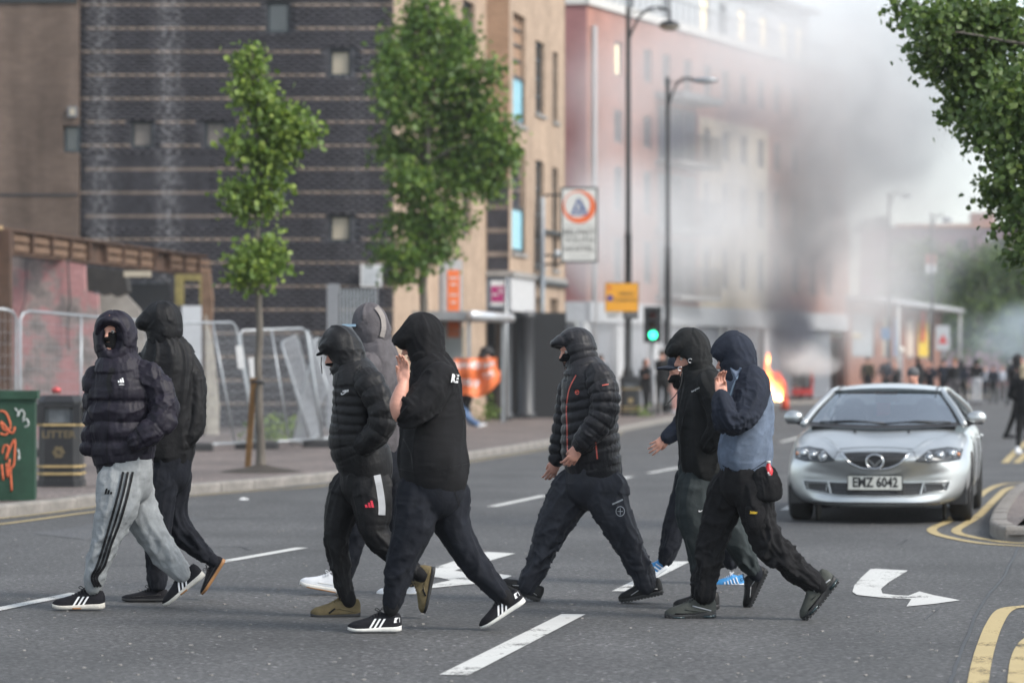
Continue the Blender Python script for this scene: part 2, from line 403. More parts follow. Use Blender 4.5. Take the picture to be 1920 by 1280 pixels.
yline([(1990,910),(1920,911),(1888,917),(1864,938),(1836,966),(1808,984),(1794,993),(1800,1001),(1845,1011),(1900,1018),(1990,1020)])
yline([(1990,1132),(1925,1137),(1885,1144),(1864,1172),(1848,1215),(1838,1255),(1830,1310)], .10)
yline([(2000,1180),(1940,1196),(1915,1230),(1908,1290)], .10)
yline([(-60,978),(60,966),(160,953),(330,933),(480,920),(626,908),(881,866),(1046,838),(1168,812)], .06)
yline([(-60,990),(40,978),(150,963),(260,950)], .08)
yline([(1884,868),(1905,846),(1925,828)], .12); yline([(1906,868),(1925,850)], .12)
def seam(px, w, n=5, name='tar_seam'):
    P_ = catmull([G(*p) for p in px], n); P_ = [p + np.array([random.uniform(-.006, .006), 0, 0]) for p in P_]; A = offset_line(P_, w/2); B = offset_line(P_, -w/2); k = len(A)
    struct(name, [(p[0], p[1], .003) for p in A + B], [(i, i+k, i+k+1, i+1) for i in range(k-1)], M_TAR)
seam([(1912,1020),(1885,1075),(1858,1110),(1830,1150),(1812,1200),(1788,1262),(1775,1300)], .018)
seam([(205,1060),(250,1060),(300,1059)], .02); seam([(338,1026),(400,1025),(450,1025),(466,1031)], .02)
seam([(1735,1162),(1750,1148),(1762,1140)], .008); seam([(1668,1014),(1700,1015)], .012); seam([(1680,1022),(1705,1010)], .01)
for (x0, y, x1) in ((1095,1047,1180),(1110,1062,1175),(1500,1048,1610),(1528,1060,1580),(1560,1068,1625),(1575,1075,1640),(1640,1055,1760),(1700,1066,1800)):
    marking('worn_marking', [(x0, y), (x1, y+1), (x1, y+3), (x0, y+2.5)], M_WWORN, .0045)
# small litter and chips lying on the road
def grit():
    mb = MB()
    for i in range(420):
        x, y = random.uniform(-50, 1970), 700 + 600*random.random()**.6; 
        if y < 830: continue
        g = G(x, y); r = random.uniform(.004, .011); a = random.uniform(0, 6)
        mb.obox(g + np.array([0, 0, r*.3]), (r*math.cos(a), r*math.sin(a), 0), (-r*.7*math.sin(a), r*.7*math.cos(a), 0), (0, 0, r*.35))
    mb.build('grit', mat('pale_grit', (.22, .21, .20), .9, var=.3), kind='stuff')
grit()
for x, y, w_ in ((457,937,.06),(1455,1060,.03)):
    g = G(x, y); o = MB().add([g+[-w_,0,.004], g+[w_,-.02,.004], g+[w_*.8,.05,.012], g+[-w_*.2,.03,.03], g+[-w_*.9,.06,.01]], [(0,1,3),(1,2,3),(0,3,4),(3,2,4)]).build('litter', mat('paper_litter', (.6,.6,.6), .8, var=.1), loc=g)
    tag(o, {457: 'crumpled white paper scrap in the road near the left kerb', 1455: 'small pale paper scrap between the walkers at right', 1545: 'tiny white scrap on the tarmac in front of the walkers at right', 205: 'small white scrap on the tarmac at lower left'}[x], 'litter')
# ================================================================ buildings
def _stain(base, vary=.25, brick=None, efflo=(), scale=3.0, dirt=.5):
    def f(t, n, L, b):
        g = N_(n, 'NewGeometry'); P = g.outputs['Position']
        nz = N_(n, 'TexNoise', Scale=scale, Detail=6.0, Roughness=.65); L.new(P, nz.inputs['Vector'])
        col = ramp(n, L, nz.outputs['Fac'], [(.3, [x*(1-vary) for x in base]), (.7, [min(1, x*(1+vary)) for x in base])])
        mp = N_(n, 'Mapping'); mp.inputs['Scale'].default_value = (1.1, 1.1, .12); L.new(P, mp.inputs['Vector'])
        st = N_(n, 'TexNoise', Scale=1.0, Detail=5.0); L.new(mp.outputs[0], st.inputs['Vector'])
        col = mixc(n, L, col, ramp(n, L, st.outputs['Fac'], [(.35, .45), (.6, 1.0)]), dirt, 'MULTIPLY')
        hgt = None
        if brick:
            tc = N_(n, 'Mapping'); tc.inputs['Rotation'].default_value = (math.radians(90), 0, 0)
            cb = N_(n, 'CombineXYZ'); sx = N_(n, 'SeparateXYZ'); L.new(P, sx.inputs[0])
            m = N_(n, 'Math', operation='MULTIPLY_ADD'); L.new(sx.outputs[1], m.inputs[0]); m.inputs[1].default_value = brick[2]; L.new(sx.outputs[0], m.inputs[2])
            L.new(m.outputs[0], cb.inputs[0]); L.new(sx.outputs[2], cb.inputs[1])
            bt = N_(n, 'TexBrick'); bt.offset = .5; L.new(cb.outputs[0], bt.inputs['Vector'])
            bt.inputs['Scale'].default_value = 1.0; bt.inputs['Brick Width'].default_value = .225; bt.inputs['Row Height'].default_value = .075; bt.inputs['Mortar Size'].default_value = .007
            bt.inputs['Color1'].default_value = (1.15, 1.12, 1.1, 1); bt.inputs['Color2'].default_value = (.78, .78, .78, 1); bt.inputs['Mortar'].default_value = (*brick[0], 1); bt.inputs['Bias'].default_value = 0
            col = mixc(n, L, col, bt.outputs['Color'], brick[1], 'MULTIPLY')
            bp = N_(n, 'Bump', Strength=.6, Distance=.008); bp.invert = True; L.new(bt.outputs['Fac'], bp.inputs['Height']); L.new(bp.outputs[0], b.inputs['Normal'])
        if efflo:
            sx = N_(n, 'SeparateXYZ'); L.new(P, sx.inputs[0]); tot = None
            for x0, wd_, k in efflo:
                s1 = N_(n, 'Math', operation='SUBTRACT'); L.new(sx.outputs[0], s1.inputs[0]); s1.inputs[1].default_value = x0
                s2 = N_(n, 'Math', operation='ABSOLUTE'); L.new(s1.outputs[0], s2.inputs[0])
                s3 = N_(n, 'MapRange'); s3.inputs['From Min'].default_value = wd_; s3.inputs['From Max'].default_value = 0; s3.inputs['To Max'].default_value = k; L.new(s2.outputs[0], s3.inputs[0])
                if tot is None: tot = s3.outputs[0]
                else:
                    ad = N_(n, 'Math', operation='MAXIMUM'); L.new(tot, ad.inputs[0]); L.new(s3.outputs[0], ad.inputs[1]); tot = ad.outputs[0]
            n2 = N_(n, 'TexNoise', Scale=9.0, Detail=3.0); L.new(P, n2.inputs['Vector'])
            mm = N_(n, 'Math', operation='MULTIPLY'); L.new(tot, mm.inputs[0]); L.new(ramp(n, L, n2.outputs['Fac'], [(.4, .0), (.65, 1.0)]), mm.inputs[1])
            col = mixc(n, L, col, (.42, .42, .44), mm.outputs[0])
        L.new(col, b.inputs['Base Color']); b.inputs['Roughness'].default_value = .85; b.inputs['Specular IOR Level'].default_value = .3
    return f
EF = ((-9.25, .40, .38), (-7.72, .42, .42), (-3.5, .5, .12))
M_DBRK = node_mat('dark_brick', _stain((.043, .042, .050), .35, None, EF, 4.0, .35))
M_DMOR = node_mat('dark_mortar', _stain((.058, .058, .066), .3, None, tuple((a, b*1.2, min(1, c*1.7)) for a, b, c in EF), 4.0, .3))
M_LBRK = node_mat('buff_band_brick', _stain((.21, .17, .145), .3, None, tuple((a, b, c*1.3) for a, b, c in EF), 3.0, .7))
M_BEIGE = node_mat('brown_brick_wall', _stain((.150, .112, .092), .22, ((.8, .8, .8), .5, 0.0), (), 1.2, .7))
M_TAN = node_mat('tan_brick_wall', _stain((.40, .30, .225), .15, ((1.05, 1.05, 1.05), .5, 1.0), (), 2.0, .35))
M_TANC = node_mat('shaded_tan_brick', _stain((.33, .215, .145), .15, ((1.05, 1.05, 1.05), .5, 0.0), (), 2.0, .35))  # same tan brick, with the bay cheek's shade put into a darker colour
M_REDB = node_mat('red_brick_wall', _stain((.33, .165, .13), .15, ((1.15, 1.1, 1.1), .4, 1.0), (), 1.5, .3))
M_CREAM = node_mat('cream_render', _stain((.52, .44, .33), .08, None, (), 1.0, .3))
M_FRAME = mat('dark_teal_frame', (.018, .028, .035), .5, var=.1); M_GRF = mat('grey_frame', (.16, .17, .18), .5, var=.1)
M_GLASS = mat('dark_glass', (.02, .025, .03), .06, var=0, spec=.9); M_BLIND = mat('pale_blind', (.40, .35, .27), .6, var=.15, scale=3)
M_BGLS = mat('blue_reflective_glass', (.20, .50, .62), .12, var=.1, scale=2, spec=.9)
M_LIT = mat('lit_window', (.6, .5, .3), .4, var=0, emis=(1.0, .80, .5), estr=.7)
M_CONC = mat('concrete', (.26, .25, .24), .9, var=.2, scale=3, bump=.3); M_GALV = mat('galvanised_steel', (.34, .36, .38), .42, .6, var=.15, scale=6)
M_BLKP = mat('black_paint', (.014, .014, .016), .4, var=.2); M_STEEL = mat('grey_paint', (.22, .23, .25), .5, var=.1)
class Plane:                                     # a vertical plane to build on: a along u, z up, out = towards the viewer side
    def __init__(s, o, u, n=None):
        s.o = np.array([o[0], o[1], 0.]); s.u = unit([u[0], u[1], 0]); s.n = np.array([s.u[1], -s.u[0], 0]) if n is None else unit(n)
    def p(s, a, z, out=0.0): return s.o + s.u*a + np.array([0, 0, z]) + s.n*out
    def a(s, px):                                # distance along the plane seen at column px
        k = (px-960)/F; return (k*s.o[1] - s.o[0])/(s.u[0] - k*s.u[1])
    def z(s, px, py): a = s.a(px); d = s.o[1] + s.u[1]*a; return CH + (HY-py)*d/F
    def box(s, mb, a0, a1, z0, z1, o0, o1):
        return mb.obox(s.p((a0+a1)/2, (z0+z1)/2, (o0+o1)/2), s.u*(a1-a0)/2, s.n*(o1-o0)/2, (0, 0, (z1-z0)/2))
    def wall(s, a0, a1, z0, z1, holes, m, parent, th=.25, name='wall'):
        mb = MB(); zs = sorted({z0, z1} | {min(max(h[k], z0), z1) for h in holes for k in (2, 3)})
        for za, zb in zip(zs[:-1], zs[1:]):
            if zb - za < 1e-4: continue
            cur = a0
            for h in sorted([h for h in holes if h[2] <= za+1e-6 and h[3] >= zb-1e-6]):
                if h[0] > cur: s.box(mb, cur, h[0], za, zb, -th, 0)
                cur = max(cur, h[1])
            if cur < a1: s.box(mb, cur, a1, za, zb, -th, 0)
        return mb.build(name, m, parent)
    def window(s, h, parent, mf, mg, rec=.12, fw=.05, bars=(1, 1), name='window', label=None):
        a0, a1, z0, z1 = h; mb = MB()
        for x0, x1, y0, y1 in ((a0, a1, z0, z0+fw), (a0, a1, z1-fw, z1), (a0, a0+fw, z0+fw, z1-fw), (a1-fw, a1, z0+fw, z1-fw)): s.box(mb, x0, x1, y0, y1, -rec-.05, -rec)
        for i in range(1, bars[0]): x = a0 + (a1-a0)*i/bars[0]; s.box(mb, x-fw*.35, x+fw*.35, z0+fw, z1-fw, -rec-.045, -rec-.005)
        for i in range(1, bars[1]): y = z0 + (z1-z0)*i/bars[1]; s.box(mb, a0+fw, a1-fw, y-fw*.35, y+fw*.35, -rec-.044, -rec-.006)
        f = mb.build(name, mf, parent)
        if label: f['label'] = label
        s.box(MB(), a0+fw*.5, a1-fw*.5, z0+fw*.5, z1-fw*.5, -rec-.035, -rec-.02).build('pane', mg, f); return f
# ---- dark banded brick building with tan street side
C0 = (-2.664, 72.0); TOP = 14.0
BB = thing('brick_building', 'dark brick hostel block with thin buff bands, square windows and tan street side', 'building', (-6.2, 72, 0))
PD = Plane((-9.72, 72.0), (1, 0)); Wd = 9.72 - 2.664
def hpx(pl, x0, x1, y0, y1): return (pl.a(x0), pl.a(x1), pl.z((x0+x1)/2, y1), pl.z((x0+x1)/2, y0))
wins = [(500,543,4,62,M_GLASS),(618,658,93,143,M_BLIND),(246,286,227,277,mat('dim_blind',(.17,.15,.135),.6,var=.2)),(384,425,227,277,MC['dim_blind']),(618,658,403,453,M_BLIND),(513,541,305,372,M_GLASS)]
hd = [hpx(PD, *w_[:4]) for w_ in wins]
PD2 = Plane((-9.72, 72.04), (1, 0)); PD2.wall(0, Wd, 0, TOP, hd, M_DMOR, BB, .3)
for w_, h in zip(wins, hd): PD.window(h, BB, M_FRAME, w_[4], .14, .06)
def bricks():
    rowh, bw, joint = .0753, .225, .010; zb = PD.z(400, 57); r0 = int(math.floor((zb-.2)/rowh)); zs = zb - r0*rowh
    unitb = {}
    for nm, m in (('d', M_DBRK), ('l', M_LBRK)):
        mb = MB().box((-.1075, -.0, -.0327), (.1075, .04, .0327)); me = bpy.data.meshes.new('brick'); me.from_pydata([tuple(v) for v in np.concatenate(mb.V)], [], mb.F); me.materials.append(m); unitb[nm] = me
    rest = {'d': [], 'l': []}; cand = []
    nr = int((10.6 - zs)/rowh)
    for r in range(nr):
        z = zs + r*rowh; kind = 'l' if (r - r0) % 7 == 0 else 'd'
        x = -9.72 + (bw/2 if r % 2 else 0)
        while x < -2.664 - .01:
            x1 = min(x + bw, -2.664); a0, a1 = x + 9.72, x1 + 9.72
            if not any(a1 > h[0] and a0 < h[1] and z+rowh > h[2]+.01 and z < h[3]-.01 for h in hd) and x1 - x > .06:
                c = ((x+x1)/2, z+rowh/2, (x1-x)-joint)
                px, py = 960 + c[0]*F/72, HY - (c[1]-CH)*F/72
                if c[2] > .2 and 150 < px < 400 and 290 < py < 425: cand.append((kind, c))
                else: rest[kind].append(c)
            x = x1
    random.shuffle(cand)
    for kind, c in cand[:300]:
        o = bpy.data.objects.new('brick', unitb[kind]); COL.objects.link(o); o.parent = BB
        L0 = world_loc(BB); o.location = (c[0]-L0[0], 72.0 - L0[1] + random.uniform(-.004, .003), c[1]-L0[2]); o.scale = (1, 1, 1)
    for kind, c in cand[300:]: rest[kind].append(c)
    for kind, nm, m in (('d', 'brickwork', M_DBRK), ('l', 'band_brickwork', M_LBRK)):
        A = np.array(rest[kind]); n = len(A); V = np.zeros((n, 8, 3)); hx = A[:, 2]/2; y0 = 72.0 + RNG.uniform(-.004, .003, n)
        for i, (sx, sy, sz) in enumerate(((-1,0,-1),(1,0,-1),(1,1,-1),(-1,1,-1),(-1,0,1),(1,0,1),(1,1,1),(-1,1,1))):
            V[:, i, 0] = A[:, 0] + sx*hx; V[:, i, 1] = y0 + .04*sy; V[:, i, 2] = A[:, 1] + sz*.0327
        f = np.array([(0,3,2,1),(4,5,6,7),(0,1,5,4),(1,2,6,5),(3,0,4,7)]); Fq = (f[None] + 8*np.arange(n)[:, None, None]).reshape(-1, 4)
        o = mesh(nm, V.reshape(-1, 3), Fq, m, BB); o['kind'] = 'stuff'
bricks()
U2 = unit([.198, 1, 0]); PS = Plane(C0, U2); AC = PS.a(912)
tall = [hpx(PS, 868, 890, 3, 110), hpx(PS, 868, 884, 300, 440)]
PS.wall(.0, AC, 0, TOP, tall, M_TAN, BB, .3, 'side_wall')
for h in tall: PS.window(h, BB, M_FRAME, M_GLASS, .12, .08, (2, 3))
E1 = PS.p(AC, 0); PC = Plane(E1, (1, 0)); E2 = PC.p(PC.a(955), 0); wc = PC.a(955)
PC.wall(0.0, wc, 3.85, TOP, [], M_TANC, BB, .25, 'bay_wall')
mb = MB(); PC.box(mb, .02, wc-.02, 3.95, PC.z(935, 338), .0, .03); mb.build('dark_bay_panel', M_DBRK, BB)
for y in range(340, 500, 44):
    mb = MB(); PC.box(mb, .01, wc-.01, PC.z(935, y+9), PC.z(935, y), .0, .045); mb.build('buff_band', M_LBRK, BB)
PB = Plane(E2, U2); AE = PB.a(1058)
hs2 = [hpx(PB, 962, 985, 28, 233), hpx(PB, 1004, 1021, 79, 214), hpx(PB, 1037, 1046, 98, 228), hpx(PB, 960, 985, 276, 474), hpx(PB, 1004, 1020, 302, 500), hpx(PB, 1036, 1046, 315, 505)]
PB.wall(0, AE, 3.9, TOP, hs2, M_TAN, BB, .3, 'bay_wall'); PB.wall(PB.a(1000), AE, 0, 3.9, [hpx(PB, 1006, 1020, 560, 700), hpx(PB, 1032, 1046, 560, 700)], M_TAN, BB, .3, 'bay_wall')
for i, h in enumerate(hs2):
    a0, a1, z0, z1 = h
    if i in (0, 3):
        zm = z0 + (z1-z0)*.44; PB.window((a0, a1, z0, zm), BB, M_FRAME, M_BGLS, .05, .10)
        mb = MB(); PB.box(mb, a0, a1, zm, z1, -.2, -.15); mb.build('window_panel', M_DBRK if i == 3 else M_TANC, BB)
        for k in range(3):
            mb = MB(); PB.box(mb, a0, a1, zm + (z1-zm)*(.25+.25*k), zm + (z1-zm)*(.25+.25*k) + .06, -.15, -.11); mb.build('dark_band' if i == 0 else 'buff_band', M_FRAME if i == 0 else M_LBRK, BB)
    else: PB.window(h, BB, M_FRAME, M_GLASS, .10, .10, (2, 4))
    mb = MB(); PB.box(mb, a0-.08, a1+.08, z0-.10, z0-.01, -.1, .06); mb.build('window_sill', M_CONC, BB)
mb = MB(); PB.box(mb, 0, AE, 3.78, 3.92, 0, .10); PC.box(mb, 0, wc, 3.79, 3.93, 0.0, .09); mb.build('ledge', M_CONC, BB)
o = MB(); PC.box(o, .0, wc, 2.95, 3.78, -.2, .02); o.build('entrance_fascia', mat('blue_grey_panel', (.10, .12, .15), .5, var=.1), BB)
o = MB(); PB.box(o, 0.02, PB.a(1000), 2.9, 3.77, -.2, .04); o.build('entrance_fascia', mat('pale_panel', (.45, .45, .46), .6, var=.1), BB)
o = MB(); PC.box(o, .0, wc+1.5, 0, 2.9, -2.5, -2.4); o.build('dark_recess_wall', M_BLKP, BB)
for px, w_ in ((940, .42), (983, .42)):
    a = PB.a(px) if px > 955 else None
    c = PB.p(a, 0, .05) if a is not None else PC.p(PC.a(px)+.05, 0, .12)
    MB().lathe((c[0], c[1], .1), [(w_*.62, 0), (w_*.62, .15), (w_*.5, .2), (w_*.5, 2.6), (w_*.58, 2.64), (w_*.58, 2.82)], 20).build('entrance_column', mat('column_paint', (.035,.036,.04), .45), BB, True)
for px, m, r, z0, z1, o_ in ((877, M_GALV, .085, 3.0, 5.0, .35), (893, M_GALV, .11, .1, 4.6, .25), (908, mat('teal_pipe', (.045, .075, .095), .4, var=.1), .075, .1, 13.8, .22)):
    c = PS.p(PS.a(px), 0, 0) + np.array([-.25, -o_, 0]); MB().tube([c + [0, 0, z0], c + [0, 0, z1]], r, 12).build('drainpipe', m, BB, True)
c = PB.p(PB.a(1004), 0, .18); MB().tube([c + [0, 0, .1], c + [0, 0, 6.0]], .08, 10).build('drainpipe', M_GALV, BB, True)
for zz in (5.1, 3.7): 
    mb = MB(); PB.box(mb, PB.a(1004), AE+.1, zz, zz+.08, .05, .13); mb.build('cable_tray', M_FRAME, BB)
# roof slab behind the parapet
MB().prism([(-9.72, 72.3, TOP), (-2.66, 72.3, TOP), (1.5, 90, TOP), (-9.72, 90, TOP)], (0, 0, .2)).build('roof', M_CONC, BB)
MB().prism([(-9.72, 90, 0), (-9.72, 90.3, 0), (1.5, 90.3, 0), (1.5, 90, 0)], (0, 0, TOP)).build('rear_wall', M_TAN, BB)
# ---- brown brick building at far left
BL = thing('brick_building', 'plain brown brick building with one small dark window at the left edge', 'building', (-14, 71.9, 0))
PL = Plane((-22.0, 71.86), (1, 0)); hb = [hpx(PL, 118, 149.0, 235, 286)]; PL.wall(0, 12.27, 0, TOP, hb, M_BEIGE, BL, .3)
PL.window(hb[0], BL, M_FRAME, M_GLASS, .14, .06)
mb = MB(); PL.box(mb, 0, 12.25, PL.z(60, 368), PL.z(60, 363), 0, .015); mb.build('movement_joint', M_TAR, BL)
mb = MB(); PL.box(mb, 0, 12.25, PL.z(60, 5), PL.z(60, -3), 0, .06); mb.build('gutter', M_FRAME, BL)
mb = MB(); h = hpx(PL, 128, 145, 200, 220); PL.box(mb, h[0], h[1], h[2], h[3], .0, .08); mb.build('alarm_box', M_GRF, BL)
mb = MB(); PL.box(mb, h[0]+.05, h[1]-.05, h[2]+.05, h[3]-.05, .08, .09); mb.build('alarm_cover', M_BLIND, BL)
# ---- demolished single storey frontage
DM = thing('demolished_shopfront', 'half demolished shopfront with rusty girder, pink plaster wall and yellow frame', 'ruin', (-7.5, 60, 0))
M_RUST = mat('rusty_steel', (.075, .042, .028), .85, var=.4, scale=5, bump=.5, bscale=30); M_TIMB = mat('old_timber', (.14, .085, .055), .85, var=.35, scale=6, bump=.3)
M_PINK = node_mat('pink_plaster', lambda t, n, L, b: _pink(t, n, L, b)) if False else None
def _pink(t, n, L, b):
    g = N_(n, 'NewGeometry'); a = N_(n, 'TexNoise', Scale=1.3, Detail=7.0, Roughness=.6); L.new(g.outputs['Position'], a.inputs['Vector'])
    c = ramp(n, L, a.outputs['Fac'], [(.36, (.12, .11, .105)), (.46, (.26, .21, .20)), (.52, (.36, .18, .18)), (.70, (.40, .22, .22))])
    f = N_(n, 'TexNoise', Scale=14.0, Detail=4.0); L.new(g.outputs['Position'], f.inputs['Vector'])
    L.new(mixc(n, L, c, ramp(n, L, f.outputs['Fac'], [(.35, .65), (.65, 1.05)]), .6, 'MULTIPLY'), b.inputs['Base Color']); b.inputs['Roughness'].default_value = .9
M_PINK = node_mat('pink_plaster', _pink)
g0, g1 = np.array([-9.6, 53.0, 0]), np.array([-6.86, 70.9, 0]); PG = Plane(g0, g1-g0); LG = np.linalg.norm(g1-g0); zt = 3.93
mb = MB(); PG.box(mb, 0, LG, zt-.04, zt, -.16, .12); PG.box(mb, 0, LG, zt-.46, zt-.42, -.16, .12); PG.box(mb, 0, LG, zt-.42, zt-.04, -.06, -.03); mb.build('girder', M_RUST, DM)
k = 0; a = .4
while a < LG - .3:
    mb = MB(); PG.box(mb, a, a+.07, zt-.42, zt-.04, -.03, .10); mb.build('stiffener', M_RUST, DM)
    if k % 9 not in (2, 7):
        for q in range(2):
            mb = MB(); PG.box(mb, a+.16, a+.16+random.uniform(.9, 1.0), zt-.38+.17*q, zt-.26+.17*q, -.028, .05+.02*random.random()); mb.build('timber_block', M_TIMB, DM)
    a += 1.22; k += 1
mb = MB(); PG.box(mb, 3.2, 3.34, zt-.5, zt+.02, .10, .14); mb.build('timber_batten', mat('pale_timber', (.42, .30, .16), .8, var=.2), DM)
def slab(px, d, th, name, m, parent=DM): return MB().prism([W(x, y, d) for x, y in px], (0, th, 0)).build(name, m, parent)
slab([(-40,430),(18,430),(20,740),(22,880),(-40,880)], 56, .3, 'steel_column', M_RUST)
slab([(15,478),(70,480),(158,497),(160,545),(183,552),(186,600),(182,740),(190,850),(15,870)], 60, .25, 'plaster_wall', M_PINK)
slab([(160,500),(234,508),(240,546),(216,556),(206,549),(190,553),(184,546),(165,545)], 61, .6, 'broken_masonry', mat('charred_block', (.03,.028,.027), .9, var=.4, scale=4, bump=.5))
slab([(183,552),(232,548),(262,580),(272,640),(272,850),(183,850)], 62.2, .2, 'plaster_wall', mat('bare_plaster', (.27, .25, .23), .9, var=.35, scale=2))
slab([(236,526),(340,526),(340,800),(236,800)], 68, .2, 'back_wall', M_DMOR)
slab([(240,532),(318,532),(318,600),(240,600)], 67.9, .08, 'boarded_window', M_BLKP)
slab([(328,514),(380,514),(380,572),(374,572),(374,526),(344,526),(344,572),(328,572)], 66, .15, 'yellow_frame', mat('yellow_paint_old', (.20, .165, .06), .8, var=.3))
slab([(341,573),(381,573),(381,800),(341,800)], 65.8, .06, 'white_board', mat('white_board', (.50, .52, .55), .7, var=.1, scale=2))
slab([(378,510),(392,512),(398,560),(394,640),(400,700),(398,848),(378,848)], 64, .4, 'broken_masonry', M_TIMB)
slab([(385,590),(398,640),(404,700),(410,760),(408,848),(386,848)], 63.8, .15, 'broken_masonry', mat('cream_plaster', (.38, .35, .30), .9, var=.3))
slab([(232,508),(282,508),(282,519),(232,519)], 60, .12, 'light_fitting', M_BLIND)
MB().tube([W(127, 483, 59.9), W(131, 560, 59.9), W(126, 620, 59.9), W(128, 655, 59.9)], .018, 6).build('loose_cable', M_BLKP, DM, True)
MB().tube([W(50, 485, 59.9), W(48, 560, 59.9), W(38, 590, 59.9)], .012, 6).build('loose_cable', M_BLKP, DM, True)
for i in range(5): 
    c = W(170+random.uniform(-10, 100), 862, 60) ; MB().sphere((c[0], 60+random.random()*2, .2), (random.uniform(.2, .5), .3, random.uniform(.1, .3)), 8, 5).build('rubble', M_CONC, DM)
# ---- red hostel-side block in the smoke
RB = thing('apartment_building', 'tall red brick and cream apartment block fading into smoke, warm lit top floor', 'building', (6, 118, 0))
R0 = np.array([2.57, 110.0, 0]); UR = unit([.42, 1, 0]); PR = Plane(R0, UR); ZR = 13.9; LR = 30.5
aC0, aC1 = PR.a(1312), PR.a(1440)
cols = [PR.a(x) for x in (1160, 1215, 1250, 1290)] + [aC0+.9+2.15*i for i in range(4)] + [aC1 + 1.2 + 2.4*i for i in range(4)]
rows = [(4.45, 6.0), (6.95, 8.5), (9.35, 10.5), (11.7, 12.9)]
Hh = []
for i, c in enumerate(cols):
    for j, (z0, z1) in enumerate(rows):
        if i in (2, 3) and j < 3: continue
        Hh.append((c-.42, c+.42, z0, z1, i, j))
def sub(a0, a1, z0, z1): return [h[:4] for h in Hh if h[0] >= a0-.01 and h[1] <= a1+.01 and h[2] >= z0-.01 and h[3] <= z1+.01]
PR.wall(0, aC0, 3.7, ZR, sub(0, aC0, 3.7, ZR), M_REDB, RB); PR.wall(aC0, aC1, 3.7, 10.9, sub(aC0, aC1, 3.7, 10.9), M_CREAM, RB, name='rendered_wall'); PR.wall(aC0, aC1, 10.9, ZR, sub(aC0, aC1, 10.9, ZR), M_REDB, RB); PR.wall(aC1, LR, 3.7, ZR, sub(aC1, LR, 3.7, ZR), M_REDB, RB)
for h in Hh:
    PR.window(h[:4], RB, M_GRF, M_LIT if (h[4], h[5]) in ((0, 3),) else M_GLASS, .12, .09, (2, 1))
PE = Plane((-8.0, 110.0), (1, 0)); PE.wall(0, 10.57, 3.7, ZR, [], node_mat('shaded_red_brick_wall', _stain((.26, .12, .12), .1, ((1.1, 1.1, 1.1), .4, 0.0), (), 1.5, .3)), RB, name='end_wall')  # red brick turned darker and purplish: the end wall's shade is in its colour
mb = MB(); PR.box(mb, -.1, LR, ZR, ZR+.28, -.3, .12); PE.box(mb, 0, 10.5, ZR, ZR+.28, -.2, .1); mb.build('cornice', mat('white_stone', (.5, .49, .47), .8, var=.1), RB)
PP = Plane(PR.p(0, 0, -1.6), UR); hp = [(PP.a(x)-.5, PP.a(x)+.5, ZR+.6, ZR+2.1) for x in (1180, 1250, 1322, 1355, 1392, 1432, 1470, 1500)]
PP.wall(0, LR, ZR+.28, ZR+2.75, hp, mat('pale_cladding', (.40, .42, .44), .6, var=.08), RB, name='top_floor_wall')
for i, h in enumerate(hp): PP.window(h, RB, M_GRF, M_LIT if i in (2, 4, 5, 6, 7) else M_GLASS, .06, .08, (2, 1))
mb = MB(); PP.box(mb, -.4, LR, ZR+2.75, ZR+2.95, -6, .5); mb.build('roof', M_GRF, RB)
mb = MB()
for i in range(46): a = .3 + i*.66; PR.box(mb, a, a+.03, ZR+.28, ZR+1.2, -.4, -.37)
PR.box(mb, 0, LR, ZR+1.2, ZR+1.25, -.42, -.35); o = mb.build('roof_railing', M_GRF, RB); o['kind'] = 'stuff'
for z in (3.9, 6.35, 8.8):
    a0, a1 = PR.a(1228), PR.a(1306); mb = MB(); PR.box(mb, a0, a1, z, z+.16, 0, 1.0); s_ = mb.build('balcony', M_CONC, RB)
    mb = MB(); n_ = 26
    for i in range(n_): a = a0 + (a1-a0)*i/(n_-1); PR.box(mb, a, a+.03, z+.16, z+1.15, .95, .98)
    PR.box(mb, a0, a1, z+1.15, z+1.2, .93, 1.0); r_ = mb.build('railing', M_BLKP, s_); r_['kind'] = 'stuff'
    for q in range(3):
        a = a0 + .35 + (a1-a0-.4)*q/3; PR.window((a, a+1.15, z+.18, z+2.15), RB, M_GRF, M_GLASS, -.06, .10, (2, 1), 'balcony_door')
mb = MB(); PR.box(mb, PR.a(1228), PR.a(1306), 11.2, 11.45, 0, 1.1); mb.build('balcony_canopy', M_GRF, RB)
c = PR.p(.45, 0, .12); MB().tube([c + [0, 0, .1], c + [0, 0, 13.2]], .09, 10).build('drainpipe', mat('white_pipe', (.34, .33, .33), .5, var=.05), RB, True)
# ground floor shops
mb = MB(); PR.box(mb, 0, LR, 3.0, 3.7, -.2, .15); PE.box(mb, 0, 10.5, 3.01, 3.69, -.2, .15); mb.build('shop_fascia', mat('pale_fascia', (.42, .43, .45), .6, var=.1), RB)
M_SHUT = mat('shutter_steel', (.26, .27, .30), .5, .3, var=.12, scale=2)
for i, (a0, a1) in enumerate([(.3, 2.9), (3.5, 6.5), (7.1, 10.4), (11.2, 14.6), (15.4, 19.2), (20, 23.6), (24.6, 29)]):
    mb = MB(); PR.box(mb, a0-.6, a0, 0.1, 3.0, -.25, .02); mb.build('pilaster', mat('white_pilaster', (.48, .48, .49), .7, var=.1), RB)
    s_ = MB(); PR.box(s_, a0, a1, .1, 3.0, -.3, -.22); s_ = s_.build('shutter', M_SHUT, RB)
    for q in range(18): mb = MB(); PR.box(mb, a0+.02, a1-.02, .14+q*.158, .14+q*.158+.12, -.22, -.19); mb.build('shutter_slat', M_SHUT, s_)
